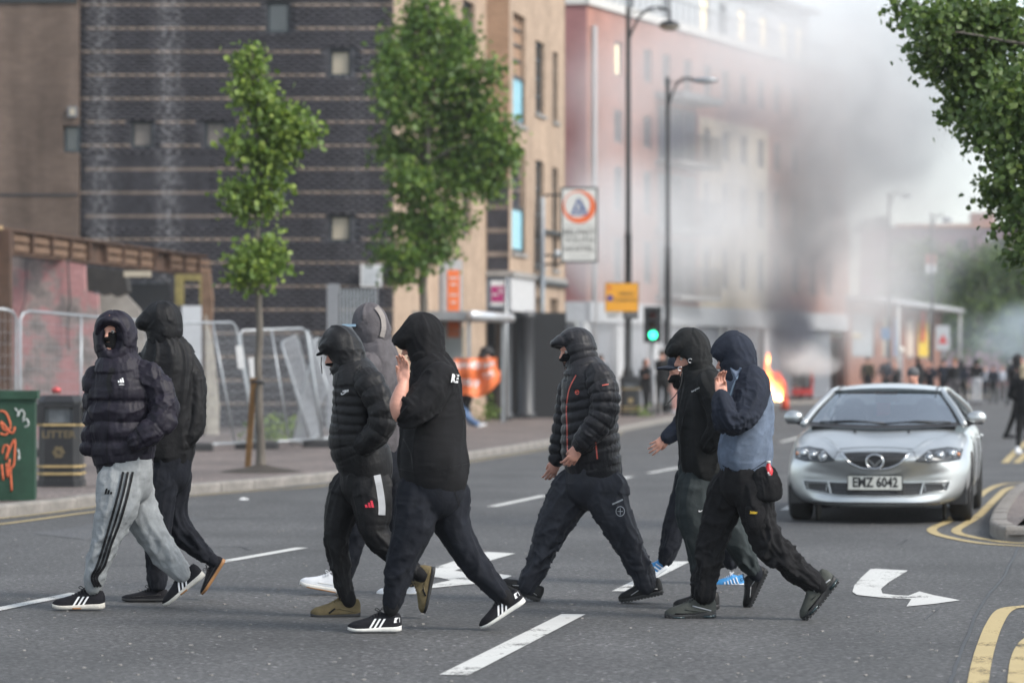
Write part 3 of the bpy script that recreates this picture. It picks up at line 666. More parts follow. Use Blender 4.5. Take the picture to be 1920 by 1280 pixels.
for i in range(3):
    a0 = 4.0 + 2.2*i; mb = MB(); PE.box(mb, a0-.4, a0, .1, 3.0, -.25, .02); mb.build('pilaster', MC['white_pilaster'], RB)
    mb = MB(); PE.box(mb, a0, a0+1.8, .1, 3.0, -.3, -.2); mb.build('shutter', M_SHUT, RB)
MB().prism([PR.p(0, .1, -.3), PR.p(LR, .1, -.3), PR.p(LR, .1, -9), np.array([-8, 118, .1])], (0, 0, .1)).build('floor_slab', M_CONC, RB)
MB().prism([np.array([-8, 110.3, 0]), np.array([-7.7, 110.3, 0]), np.array([-7.7, 124, 0]), np.array([-8, 124, 0])], (0, 0, ZR)).build('side_wall', M_REDB, RB)
pv2 = [(-10, 108.3, .118), (3.2, 108.3, .118), (5.0, 109.5, .118), (5.0+.42*42, 151, .118), (-10, 151, .118)]
struct('pavement', pv2, [tuple(range(5))], M_PAVE); kerb_run([np.array([-10, 108.2, 0]), np.array([3.2, 108.2, 0]), np.array([5.05, 109.4, 0]), np.array([5.05+.42*42, 151, 0])][::-1][::-1], Ls=.9)
# ---- salmon block with shutter and awning
SB = thing('shop_building', 'salmon pink low block with roller shutter and tattered cream awning', 'building', (W(1545, 745, 152)[0], 152, 0))
PA = Plane(W(1508, 0, 152)[:2], (1, .35)); LA = PA.a(1592); hsh = hpx(PA, 1517, 1572, 640, 748); hsh = (hsh[0], hsh[1], .1, hsh[3])
PA.wall(0, LA, 0, PA.z(1550, 425), [hsh], mat('salmon_render', (.48, .25, .20), .85, var=.12, scale=1.5), SB)
mb = MB(); PA.box(mb, 0.01, LA-.01, PA.z(1550, 575), PA.z(1550, 545), 0, .1); mb.build('fascia', M_CREAM, SB)
s_ = MB(); PA.box(s_, *hsh, -.2, -.14); s_ = s_.build('shutter', mat('buff_shutter', (.34, .28, .25), .7, var=.1), SB)
for q in range(16): mb = MB(); dz = (hsh[3]-.1)/16; PA.box(mb, hsh[0]+.02, hsh[1]-.02, .1+q*dz, .1+q*dz+dz*.8, -.14, -.10); mb.build('shutter_slat', MC['buff_shutter'], s_)
mb = MB().prism([PA.p(hsh[0]-.2, hsh[3]+.55, .05), PA.p(hsh[0]-.2, hsh[3]+.25, 1.2), PA.p(hsh[0]-.2, hsh[3]+.15, 1.2), PA.p(hsh[0]-.2, hsh[3]+.45, .05)], PA.u*(hsh[1]-hsh[0]+.9)); mb.build('awning', mat('cream_awning', (.5, .43, .30), .8, var=.2, scale=1), SB)
mb = MB(); PA.box(mb, -4, LA, PA.z(1550, 430), PA.z(1550, 425)+.2, -8, .1); mb.build('roof', M_GRF, SB)
# ---- low row of shops at right
LS = thing('shop_building', 'low brick shop row with grey canopy, white poles and bright posters', 'building', (W(1680, 0, 165)[0], 165, 0))
PW = Plane(W(1592, 0, 150)[:2], W(1768, 0, 186)[:2] - W(1592, 0, 150)[:2]); LW = PW.a(1766); ztp = 4.55
hw = [(PW.a(x0), PW.a(x1), 1.9, 4.0) for x0, x1 in ((1598, 1640), (1655, 1668), (1676, 1690), (1700, 1716), (1722, 1745))]
PW.wall(0, LW, 0, ztp, hw, mat('brick_orange', (.24, .12, .09), .85, var=.2, scale=2), LS)
for i, h in enumerate(hw): PW.window(h, LS, M_GRF, [mat('grey_blind', (.3, .32, .34), .7), M_BLIND, mat('poster_blue', (.10, .20, .35), .6), mat('poster_cream', (.55, .45, .38), .6), mat('poster_yellow', (.60, .42, .05), .6)][i], .05, .10)
mb = MB(); h = hpx(PW, 1727, 1733, 580, 640); PW.box(mb, h[0], h[1], h[2], h[3], .0, .05); mb.build('poster', mat('poster_red', (.55, .09, .05), .6), LS)
mb = MB(); PW.box(mb, -.2, LW+.3, ztp, ztp+.22, -3, 1.3); mb.build('canopy', mat('canopy_grey', (.36, .37, .39), .6, var=.1), LS)
for x in (1642, 1705, 1764): c = PW.p(PW.a(x), 0, 1.1); MB().tube([c, c + [0, 0, ztp]], .09, 10).build('canopy_pole', mat('white_pole', (.55, .55, .55), .5, var=.05), LS, True)
# ---- long mauve building far right
FB = thing('terrace_building', 'long pale mauve building with orange roof edge beyond the trees', 'building', (W(1780, 0, 235)[0], 235, 0))
PF = Plane(W(1612, 0, 235)[:2], (1, -.06)); LF = 20.0
PF.wall(0, LF, 0, 11.6, [(2+2.5*i, 3+2.5*i, z, z+1.4) for i in range(7) for z in (4, 7, 9.4)], mat('mauve_brick', (.24, .17, .19), .85, var=.12, scale=1), FB)
for i in range(7):
    for z in (4, 7, 9.4): PF.window((2+2.5*i, 3+2.5*i, z, z+1.4), FB, M_GRF, M_GLASS, .1, .09)
mb = MB(); PF.box(mb, 2.6, LF, 11.6, 11.85, -.4, .2); mb.build('roof_edge', mat('orange_tile', (.40, .18, .10), .8, var=.1), FB)
mb = MB().prism([PF.p(0, 11.4), PF.p(2.6, 11.4), PF.p(1.8, 12.5), PF.p(.6, 12.3)], (0, 6, 0)); mb.build('gable', M_GRF, FB)
mb = MB(); PF.box(mb, PF.a(1822), PF.a(1866), 11.85, 12.7, -2, -.2); mb.build('roof_block', M_REDB, FB)
# ================================================================ people
def chain(d, pts, ch=0, k=0.03, n=3, grow=0.0, shrink=1.0):
    full = []
    last = (0.0, 0.1)
    for p in pts:
        dy = p[3] if len(p) > 3 else last[0]; rd = p[4] if len(p) > 4 else last[1]; last = (dy, rd)
        dd = d + dy; full.append([*W(p[0], p[1], dd), p[2]*dd/F*shrink + grow, rd*shrink + grow])
    R = catmull(full, n); out = []; u = 0.0; k = k*.42
    for a, b in zip(R[:-1], R[1:]):
        s = seg(a[:3], b[:3], a[3], b[3], a[4], b[4], ch=ch, u0=u, k=k); out.append(s); u += s['L']
    return out
def surface(prims, vox, styles=None, rel=1, seed=0.0):
    V, Q = isosurf(prims, vox); V = relax(V, Q, rel)
    if styles:
        N = vnormals(V, Q); best = np.full(len(V), 1e9); U = np.zeros(len(V)); A = np.zeros(len(V)); CHN = np.zeros(len(V), int)
        for q in prims:
            if q.get('neg'): continue
            m = np.all((V > q['lo']-0.05) & (V < q['hi']+0.05), axis=1)
            if not m.any(): continue
            dd, u, l = pdist(V[m], q); ii = np.where(m)[0]; b = dd < best[ii]; ii = ii[b]
            best[ii] = dd[b]; U[ii] = u[b]; A[ii] = np.arctan2(l[b][:, 1], l[b][:, 0]); CHN[ii] = q['ch']
        D = np.zeros(len(V)); ca, sa = np.cos(A), np.sin(A)
        for c, st in styles.items():
            m = CHN == c
            if not m.any(): continue
            u, x, y = U[m], ca[m], sa[m]; v = V[m]
            dsp = np.zeros(m.sum())
            if 'big' in st: dsp += st['big']*(vnoise(v*np.array([7, 7, 5]) + 3.1 + seed) - 0.5)*2
            if 'fold' in st:
                fr = st.get('ff', 13.0); tw = st.get('tw', 0.8)
                r = ridged(np.stack([u*fr + tw*x + 0.6*y + seed, x*1.3 + 5 + seed, y*1.3 + 9], -1)); r2 = ridged(np.stack([u*fr*2.1 - tw*1.3*x, x*2 + 2 + seed, y*2.3], -1))
                env = 0.45 + 0.55*vnoise(v*4.0 + 7 + seed)
                for (uc, us) in st.get('at', []): env = env + 1.0*np.exp(-((u-uc)/us)**2)
                dsp += st['fold']*env*(1.35*(r**3 - 0.35) + 0.6*(r2**3 - 0.35))
            if 'drape' in st:
                r = ridged(np.stack([u*2.2 + seed, x*2.6 + u*3 + seed, y*2.6 + 4], -1)); dsp += st['drape']*1.4*(r**3 - 0.33)
            if 'quilt' in st:
                sp = st['quilt']; t = (u + st.get('slant', 0.0)*(v[:, 0]-v[:, 0].mean()) + 0.012*(vnoise(v*6 + seed)-0.5))/sp
                pr = np.abs(np.sin(PI*t))**0.55; pn = vnoise(np.stack([np.floor(t)*3.7, x*1.5 + 3, y*1.5], -1))
                dsp += st['qamp']*(pr - 0.75)*(0.75 + 0.5*pn)
                cw = ridged(np.stack([t*1.3, x*7 + 3, y*7 + seed], -1)); dsp += st['qamp']*0.28*(cw**2 - 0.4)*(1.15 - 0.6*pr)
            if st.get('hem', c == 0): dsp = dsp*(.2 + .8*np.clip((u.max()-u)/.07, 0, 1))
            D[m] = dsp
        V = V + N*D[:, None]
    return V, Q
class Fig:
    def __init__(s, label, d, px, group=None, foot=0.0, cat='person'):
        s.d = d; s.root = thing('person', label, cat, ((px-960)*d/F, d, foot), group); s.body = []
    def P(s, px, py, dy=0.0): return W(px, py, s.d + dy)
    def ch(s, pts, c=0, **k): return chain(s.d, pts, c, **k)
    def garment(s, name, prims, vox, m, styles=None, seed=0.0, rel=1, core=True, parent=None):
        V, Q = surface(prims, vox, styles, rel, seed); o = mesh(name, V, Q, m, parent or s.root, True)
        s.last = (V, Q)
        if core:
            for q in prims:
                if q['t'] == 's' and not q.get('neg'):
                    c = dict(q); c['a'] = tuple(x*0.55 for x in q['a']); c['b'] = tuple(x*0.55 for x in q['b']); s.body.append(c)
        o['_'] = 0; del o['_']
        bvh = BVHTree.FromPolygons([tuple(v) for v in V], [tuple(map(int, f)) for f in Q]); o_b[o.name] = bvh
        return o
    def cast(s, o, px, py, off=0.004):
        b = o_b[o.name]; org = Vector((0, 0, CH)); dr = (Vector(W(px, py, s.d)) - org).normalized()
        h = b.ray_cast(org, dr)
        if h[0] is None: return None
        return np.array(h[0] - dr*off)
    def decal(s, o, V2, Fc, m, name, off=0.004, sub=0, parent=None):
        P_ = [s.cast(o, x, y, off) for x, y in V2]; good = [p for p in P_ if p is not None]
        if not good: return None
        P_ = [p if p is not None else good[0] for p in P_]
        return mesh(name, P_, Fc, m, parent or o)
    def ribbon(s, o, pts, wpx, m, name, off=0.004, n=8, parent=None):
        R = catmull([np.array(p, float) for p in pts], n); V2 = []; Fc = []
        for i, p in enumerate(R):
            t = unit(R[min(i+1, len(R)-1)] - R[max(i-1, 0)]); nn = np.array([-t[1], t[0]])*wpx/2
            V2 += [p - nn, p + nn]
            if i: Fc.append((2*i-2, 2*i-1, 2*i+1, 2*i))
        V3 = [s.cast(o, x, y, off) for x, y in V2]; keep = []
        for f in Fc:
            q = [V3[i] for i in f]
            if all(p is not None for p in q) and max(np.linalg.norm(q[0]-q[k]) for k in (1, 2, 3)) < 0.09: keep.append(f)
        V3 = [p if p is not None else np.zeros(3) for p in V3]
        used = sorted({i for f in keep for i in f}); mp = {i: j for j, i in enumerate(used)}
        if not keep: return None
        return mesh(name, [V3[i] for i in used], [tuple(mp[i] for i in f) for f in keep], m, parent or o)
    def text(s, o, txt, px, py, hpx, m, name='lettering', rot=0.0, bold=0.03, width=1.0, skew=0.0, parent=None, off=.006):
        V, Fc = text_polys(txt, hpx*1.38, bold*hpx, width); c, sn = math.cos(rot), math.sin(rot)
        V2 = [(px + (x+skew*y)*c - y*sn, py - ((x+skew*y)*sn + y*c)) for x, y in V]
        return s.decal(o, V2, Fc, m, name, off, parent=parent)
o_b = {}
def head_frame(C, yaw, pitch):
    y, p = math.radians(yaw), math.radians(pitch)
    f0 = np.array([-math.cos(y), -math.sin(y), 0]); f = f0*math.cos(p) - np.array([0, 0, 1])*math.sin(p)
    u = np.array([0, 0, 1])*math.cos(p) + f0*math.sin(p); r = np.cross(f, u)
    return np.asarray(C, float), f, r, u
def head_prims(fr, sc=1.0, nose=True):
    C, f, r, u = fr; B = [f, r, u]
    def at(a, b, c): return C + sc*(a*f + b*r + c*u)
    E = lambda c, rr, k=0.02, **kw: ell(at(*c), np.array(rr)*sc, B, k=k, **kw)
    pr = [E((-.012, 0, .035), (.096, .076, .085)), E((.022, 0, -.03), (.066, .060, .085), .03), E((.034, 0, -.082), (.046, .042, .03), .03),
          E((.028, .03, -.035), (.05, .03, .045), .02), E((.028, -.03, -.035), (.05, .03, .045), .02),
          E((.078, 0, .022), (.014, .048, .010), .012)]
    for sg in (1, -1): pr.append(E((.094, sg*.031, .002), (.013, .017, .009), .008, neg=True))
    pr.append(seg(at(.082, 0, .010), at(.108, 0, -.030), .009*sc, .0125*sc, k=.010))
    for sg in (1, -1):
        pr.append(E((.094, sg*.012, -.036), (.011, .008, .008), .006)); pr.append(E((-.008, sg*.076, -.008), (.018, .008, .032), .006))
    pr += [E((.088, 0, -.060), (.011, .024, .0065), .006), E((.086, 0, -.073), (.011, .021, .007), .006), E((.092, 0, -.0665), (.008, .022, .0018), .003, neg=True),
           E((.072, 0, -.098), (.020, .022, .016), .014)]
    pr.append(seg(at(-.02, 0, -.06), at(-.035, 0, -.15), .055*sc, .06*sc, k=.02))
    return pr
def add_eyes(fig, fr, parent, sc=1.0):
    C, f, r, u = fr
    for sg in (1, -1):
        c = C + sc*(.0765*f + sg*.031*r + .002*u)
        e = MB().sphere(c, .0125*sc, 12, 8).build('eye', M_EYE, fig.root, True)
        MB().sphere(c + f*.0065*sc, .0072*sc, 10, 6).build('iris', M_IRIS, e, True)
def hand_prims(wr, f, wdir, scale=1.0, curl=(20, 30, 20), spread=4.0, thumb=(35, 20), flip=1):
    f = unit(f); wdir = unit(np.asarray(wdir) - np.dot(wdir, f)*f); n = np.cross(f, wdir)*flip; wr = np.asarray(wr, float); s = scale
    pr = [ell(wr + f*.048*s, (.052*s, .040*s, .015*s), [f, wdir, n], k=.012), seg(wr - f*.05*s, wr + f*.02*s, .026*s, .024*s, .021*s, .017*s, k=.015),
          ell(wr + f*.035*s + wdir*.022*s + n*.006*s, (.034*s, .018*s, .016*s), [f, wdir, n], k=.01)]
    Ls = [(.044, .026, .020), (.048, .030, .021), (.045, .028, .020), (.036, .021, .018)]
    for i, (off, l) in enumerate(zip((.030, .010, -.010, -.029), Ls)):
        p = wr + f*(.088 if i in (1, 2) else .083 if i == 0 else .078)*s + wdir*off*s
        a = math.radians(spread*(1.5 - i)); dirn = unit(f*math.cos(a) + wdir*math.sin(a)); ang = 0.0; r = (.0092, .0095, .009, .008)[i]*s
        for j in range(3):
            ang += math.radians(curl[j]*(1 + 0.12*(i-1.5)*(1 if i != 1 else .5)))
            q = p + (dirn*math.cos(ang) + n*math.sin(ang))*l[j]*s
            pr.append(seg(p, q, r, r*.93, k=.0035)); p = q; r *= .93
    a = math.radians(thumb[0]); p = wr + f*.022*s + wdir*.030*s; dirn = unit(f*math.cos(a) + wdir*math.sin(a)); r = .0115*s; ang = 0
    for j, l in enumerate((.036, .030, .024)):
        ang += math.radians(thumb[1]*(j+0.4)); q = p + (dirn*math.cos(ang) + (n - .5*wdir)*math.sin(ang))*l*s; pr.append(seg(p, q, r, r*.92, k=.004)); p = q; r *= .92
    return pr
# ---- shoes
def shoe(fig, heel, toe, dy, st, name='shoe', upsign=1):
    H, T = fig.P(*heel, dy), fig.P(*toe, dy); L = np.linalg.norm(T-H); l = (T-H)/L; up = np.array([-l[2], 0, l[0]])
    up = up*(1 if up[2] > 0 or abs(up[2]) < 0.05 else -1)
    if upsign == 2: up = np.array([-abs(l[2]), 0, abs(l[0])*1.0]); up = unit(up - up.dot(l)*l)
    Y = np.array([0, 1., 0]); k = L/0.30; bend = st.get('bend', 0.0)
    def pt(s, y, z):
        zz = z + (0.010*max(0, (s-.8)/.2)**2 + 0.006*max(0, (.12-s)/.12)**2)*k
        return H + l*(s*L) + Y*y*k + up*zz*k
    wd = lambda s: np.interp(s, [0, .04, .12, .3, .45, .6, .75, .88, .96, 1], [.006, .024, .034, .034, .035, .042, .047, .040, .024, .005])
    th = st['sole']; S = np.concatenate([[0, .015, .04], np.linspace(.09, .9, 15), [.95, .98, 1]])
    def sole_t(s): return np.interp(s, [0, .1, .4, .7, 1], [th[0]*1.05, th[0], th[0]*.9, th[1], th[1]*.9])
    def loft(fn, nn):
        V = []; Fc = []
        for s in S: V += fn(s)
        for i in range(len(S)-1):
            for j in range(nn): a, b = i*nn+j, i*nn+(j+1) % nn; Fc.append((a, b, b+nn, a+nn))
        Fc.append(tuple(range(nn-1, -1, -1))); Fc.append(tuple(range((len(S)-1)*nn, len(S)*nn))); return V, Fc
    def ring_sole(s):
        w, t = wd(s) + .004, sole_t(s); fl = st.get('flare', 0.0)*(1 if s < .25 else 0)
        return [pt(s, y, z) for y, z in ((-w*.92, 0), (w*.92, 0), (w+fl, t*.35), (w, t*.8), (w*.93, t), (-w*.93, t), (-w, t*.8), (-w-fl, t*.35))]
    hgt = st.get('h', 1.0)
    top = lambda s: np.interp(s, [0, .03, .10, .20, .30, .40, .48, .62, .78, .90, .97, 1], [.050, .078, .084, .076, .080, .092, .082, .064, .052, .042, .028, .016])*hgt
    def ring_up(s):
        w, t0, t1 = wd(s)*.97, sole_t(s)*.6, top(s) + sole_t(s)*.3; r = []
        for a in np.linspace(-.12, PI+.12, 13):
            c, sn = math.cos(a), math.sin(a); r.append(pt(s, w*np.sign(c)*abs(c)**.75*(1 - .28*max(0, sn)*(s < .5)), t0 + (t1-t0)*max(0, sn)**.8))
        return r
    V, Fc = loft(ring_up, 13); o = mesh(name, V, Fc, st['m'], fig.root, True)
    V2, F2 = loft(ring_sole, 8); mesh('sole', V2, F2, st['ms'], o, True)
    bvh = BVHTree.FromPolygons([tuple(v) for v in V], Fc)
    def side(s, z, off=.003):       # point on the camera side of the upper
        p = Vector(pt(s, -.12, z)); h = bvh.ray_cast(p, Vector((0, 1, 0)))
        return np.array(h[0]) - Y*off if h[0] is not None else pt(s, -wd(s)-off, z)
    if st.get('stripes'):
        for i in range(3):
            s0 = .32 + .085*i; mb = []; fc = []
            for j in range(5):
                z = .022 + .05*j/4; so = s0 + .10*(1 - j/4) - .03
                mb += [side(so, z), side(so + .038, z)]
                if j: fc.append((2*j-2, 2*j-1, 2*j+1, 2*j))
            mesh('stripe', mb, fc, st['stripes'], o)
    for poly, mm, nm in st.get('panels', []):
        mesh(nm, [side(a, b) for a, b in poly], [tuple(range(len(poly)))], mm, o)
    for a, b, rr, mm, nm in st.get('bars', []):
        pts = [side(*(np.array(a)*(1-t) + np.array(b)*t), off=.002) for t in np.linspace(0, 1, 6)]
        MB().tube(pts, rr*k, 5).build(nm, mm, o, True)
    if st.get('lugs'):
        mb = MB()
        for s in np.linspace(.06, .94, 13):
            for sg in (-1, 1): mb.obox(pt(s, sg*(wd(s)), .004), l*.008*k, Y*.006*k, up*.010*k)
        mb.build('tread', st['ms'], o)['kind'] = 'stuff'
    if st.get('air'):
        MB().tube([side(.03, .012, .004), side(.14, .012, .006), side(.25, .012, .004)], .009*k, 6).build('air_unit', st['air'], o, True)
        MB().tube([side(.62, .010, .004), side(.75, .010, .004), side(.84, .012, .004)], .006*k, 6).build('air_unit', st['air'], o, True)
    ml = st.get('lace', M_BLACKRUB)
    for i in range(5):
        s = .40 + .055*i; zt = top(s) + sole_t(s)*.3
        pts = [pt(s, .024*math.cos(a), zt - .016 + .018*math.sin(a)) for a in np.linspace(0, PI, 7)]
        MB().tube(pts, .0028*k, 5).build('lace', ml, o, True)
    c = pt(.40, -.006, top(.4) + .012)
    pts = [c + l*k*x + up*k*z + Y*y for x, y, z in ((0, 0, 0), (.018, -.014, .014), (.026, -.02, .004), (.008, -.006, -.004), (-.004, 0, 0), (-.012, .006, .016), (-.020, .004, .008), (0, 0, 0), (.02, -.03, -.02))]
    MB().tube(catmull(pts, 3), .0024*k, 5).build('lace_bow', ml, o, True)
    return o
# ---- materials for people
def BK(n, v, r=0.85, wr=.34, **k):
    if n in MC: return MC[n]
    m = BK0(n, tuple(x*.62 if max(v) < .03 else x for x in v), r, **k); nt_ = m.node_tree; nn_, L = nt_.nodes, nt_.links; b = nn_['Principled BSDF']
    tc = nn_.new('ShaderNodeTexCoord'); wn = nn_.new('ShaderNodeTexNoise'); wn.noise_type = 'RIDGED_MULTIFRACTAL'; wn.inputs['Scale'].default_value = 4.2; wn.inputs['Detail'].default_value = 5; wn.inputs['Roughness'].default_value = .45; wn.inputs['Distortion'].default_value = 1.1
    mp = nn_.new('ShaderNodeMapping'); mp.inputs['Scale'].default_value = (.7, .7, 1.7); mp.inputs['Rotation'].default_value = (.2, .35, 0); L.new(tc.outputs['Object'], mp.inputs['Vector']); L.new(mp.outputs[0], wn.inputs['Vector']); bp = nn_.new('ShaderNodeBump'); bp.inputs['Strength'].default_value = wr; bp.inputs['Distance'].default_value = .022
    L.new(wn.outputs['Fac'], bp.inputs['Height'])
    old = [l for l in L if l.to_socket == b.inputs['Normal']]
    if old: L.new(old[0].from_socket, bp.inputs['Normal'])
    L.new(bp.outputs[0], b.inputs['Normal']); b.inputs['Specular IOR Level'].default_value = .22; return m
BK0 = lambda n, v, r=0.85, **k: mat(n, v, r, var=.22, scale=14, bump=k.pop("bump", .12), bscale=k.pop('bscale', 60), sheen=k.pop("sheen", .0)*.25, **k)
M_SKIN = mat('skin', hexc('BE8B79'), .55, var=.10, scale=30, bump=.1, bscale=120)
M_EYE = mat('eye_white', (.40, .38, .36), .3, var=0); M_IRIS = mat('iris', (.03, .022, .018), .2, var=0)
M_PURP = BK('plum_nylon', (.020, .017, .029), .55, wr=.4)
M_BLKSH = BK('black_shell', (.013, .013, .015), .62)
M_BLKNY = BK('black_quilted_nylon', (.012, .012, .014), .5, sheen=.25)
M_BLKCOT = BK('black_cotton', (.014, .014, .016), .92, bscale=140)
M_CHAR = BK('charcoal_shell', (.085, .078, .084), .75)
M_QUILT = BK('charcoal_quilted_nylon', (.022, .022, .027), .48, sheen=.3)
M_SOFT = BK('black_softshell', (.018, .019, .020), .8)
M_NAVY = BK('navy_fleece', (.018, .022, .034), .9, bscale=140)
M_BLUE = BK('slate_blue_fleece', (.115, .145, .20), .92, bscale=140)
M_GREYJ = BK('grey_marl', (.27, .285, .295), .95, wr=.16, bscale=200, bump=.4)
M_JET = BK('jet_track', (.010, .010, .012), .6)
M_NAVYT = BK('navy_jogger', (.0145, .017, .025), .9)
M_HIKE = BK('charcoal_stretch', (.024, .026, .034), .65)
M_GRNT = BK('dark_green_grey', (.026, .033, .035), .8)
M_WORK = BK('black_canvas', (.016, .016, .018), .9, bscale=90)
M_MASK = BK('black_knit_mask', (.006, .006, .007), .95)
M_BLACKRUB = mat('black_rubber', (.013, .013, .014), .6, var=.2, scale=20)
M_WHITER = mat('white_rubber', (.62, .61, .58), .6, var=.08, scale=25)
M_BOOST = mat('cream_foam', (.55, .52, .47), .7, var=.12, scale=30, bump=.3, bscale=60)
M_GUM = mat('gum_rubber', (.30, .15, .06), .6, var=.1)
M_LOGO = mat('white_print', (.70, .70, .71), .6, var=.05, scale=40)
M_KHAKI = BK('khaki_mesh', (.125, .098, .052), .8)
M_SHBLK = BK('black_mesh', (.014, .014, .019), .8)
M_WHITEL = mat('white_leather', (.66, .68, .72), .5, var=.05, scale=12, bump=.15)
M_OLIVE = BK('grey_green_suede', (.060, .064, .058), .85)
M_BLUESH = mat('blue_mesh', (.03, .22, .50), .5, var=.25, scale=12, bump=.3)
M_REDP = mat('red_print', (.62, .03, .06), .6, var=.05); M_ORZIP = mat('coral_zip', (.55, .10, .07), .5, var=.05)
M_GREYP = mat('grey_panel', (.33, .34, .36), .8, var=.08); M_YELP = mat('yellow_print', (.75, .5, .03), .6, var=.05)
M_CORD = mat('black_cord', (.01, .01, .011), .7, var=0); M_METAL = mat('toggle_metal', (.6, .6, .62), .3, 1.0, var=0)

def trefoil_bars(fig, o, x, y, s, m, skew=0.0):   # three rising slanted bars
    for i, (x0, h) in enumerate(((-.62, .42), (-.14, .72), (.30, 1.0))):
        w_ = .34; V2 = [(x0, 0), (x0+w_+.02, 0), (x0+w_-.22*h-.0, h), (x0-.22*h+.02, h)]
        V2 = [(-(a) if skew < 0 else a, b) for a, b in V2]
        V2 = [(x + s*a, y - s*b) for a, b in V2]
        fig.decal(o, V2, [(0, 1, 2, 3)], m, 'logo_bar')
def swoosh(fig, o, x, y, s, m, rot=0.0):
    top = [(-.9, .10), (-.75, -.15), (-.45, -.22), (0, -.08), (.5, .18), (1.0, .45)]; bot = [(-.55, -.05), (-.35, -.02), (0.0, .06), (.4, .20)]
    out = [(-.62, .38), (-.86, .12), (-.84, -.14), (-.55, -.25), (-.2, -.18), (.4, .10), (1.0, .42), (.3, .22), (-.25, .04), (-.52, .02), (-.62, .12)]
    c, sn = math.cos(rot), math.sin(rot)
    V2 = [(x + s*(a*c - b*sn), y - s*(a*sn + b*c)) for a, b in out]
    fig.decal(o, V2, [tuple(range(len(out)))], m, 'tick_logo')
# ---- shoe styles
S_STRIPE = dict(sole=(.030, .022), m=M_SHBLK, ms=M_BOOST, stripes=M_LOGO, h=1.15, bars=[((.44, .006), (.60, .006), .006, M_GUM, 'sole_insert')])
S_STRIPE2 = dict(sole=(.027, .018), m=M_SHBLK, ms=M_WHITER, stripes=M_LOGO, h=1.15, panels=[([(.03, .05), (.14, .05), (.12, .078), (.03, .075)], M_LOGO, 'heel_tab')])
S_SKATE = dict(sole=(.022, .020), m=M_SHBLK, ms=M_BLACKRUB, h=.86, bars=[((.15, .045), (.75, .03), .0025, M_BLACKRUB, 'side_seam')])
S_SKATEG = dict(S_SKATE, ms=M_GUM)
S_KHAKI = dict(sole=(.024, .018), m=M_KHAKI, ms=M_BLACKRUB, h=1.28, lace=M_KHAKI, bars=[((.10, .035), (.42, .055), .0035, M_KHAKI, 'side_seam'), ((.42, .055), (.62, .030), .0035, M_KHAKI, 'side_seam'), ((.50, .055), (.62, .028), .006, M_BLKCOT, 'badge')])
S_WHITE = dict(sole=(.030, .026), m=M_WHITEL, ms=M_WHITER, h=1.2, lace=M_WHITEL, bars=[((.02, .003), (.97, .003), .005, M_GUM, 'gum_outsole'), ((.2, .05), (.6, .045), .002, M_WHITER, 'side_seam')])
S_HIKER = dict(sole=(.026, .022), m=BK('black_shoe_leather', (.013, .013, .014), .45), ms=M_BLACKRUB, lugs=True, h=1.25, bars=[((.12, .04), (.5, .06), .003, mat('dull_chrome', (.35, .35, .36), .35, .8, var=0), 'side_trim'), ((.5, .06), (.72, .035), .003, MC['dull_chrome'], 'side_trim')])
S_OLIVE = dict(sole=(.038, .028), h=1.3, m=M_OLIVE, ms=M_BLACKRUB, lugs=True, air=mat('air_unit', (.02, .035, .04), .15, var=0), bars=[((.10, .045), (.46, .075), .004, M_GREYP, 'side_rib'), ((.10, .035), (.60, .055), .004, M_OLIVE, 'side_rib'), ((.12, .028), (.80, .032), .004, M_BLKCOT, 'side_rib')])
S_BLUE = dict(sole=(.034, .024), h=1.3, m=M_BLUESH, ms=M_WHITEL, lace=M_WHITEL, bars=[((.20 + .11*i, .03), (.28 + .09*i, .095 - .011*i), .0065, M_WHITEL, 'side_rib') for i in range(5)])

def finish_body(F_, fr=None, hands=(), vox=.008, eyes=False, sc=1.0):
    pr = list(F_.body)
    if fr is not None: pr += head_prims(fr, sc)
    for h in hands: pr += h
    V, Q = isosurf(pr, vox); V = relax(V, Q, 1, .3)
    b = mesh('body', V, Q, M_SKIN, F_.root, True)
    if eyes: add_eyes(F_, fr, b, sc)
    return b
def mask(F_, fr, top=-.005, sc=1.0, grow=.006, m=None):
    C, f, r, u = fr; B = [f, r, u]; at = lambda a, b, c: C + sc*(a*f + b*r + c*u); g = grow
    pr = [ell(at(.022, 0, -.035), np.array((.070+g, .064+g, .085)), B, k=.02), ell(at(.034, 0, -.085), (.052+g, .048+g, .036), B, k=.02),
          seg(at(.090, 0, -.022), at(.106, 0, -.036), .013, .016, k=.018), seg(at(-.02, 0, -.07), at(-.03, 0, -.14), .062+g, .068+g, k=.03),
          ell(at(.06, 0, top+.105), (.14, .14, .10), B, k=.006, neg=True)]
    return F_.garment('face_mask', pr, .006, m or M_MASK, {0: dict(fold=.003, ff=25)}, core=False)
def hood(F_, prims, m, open_=None, vox=.010, st=None, seed=0.0):
    pr = list(prims)
    for o in (open_ or []): pr.append(o)
    return F_.garment('hood', pr, vox, m, {0: st or dict(fold=.010, ff=9, big=.006, tw=1.4)}, seed=seed, core=False)
def opening(F_, px, py, dy, rpx, rz, ry, yaw=0.0, pitch=0.0):
    C, f, r, u = head_frame(F_.P(px, py, dy), yaw, pitch)
    return ell(C, (rpx*F_.d/F, ry, rz), [f, r, u], k=.010, neg=True)
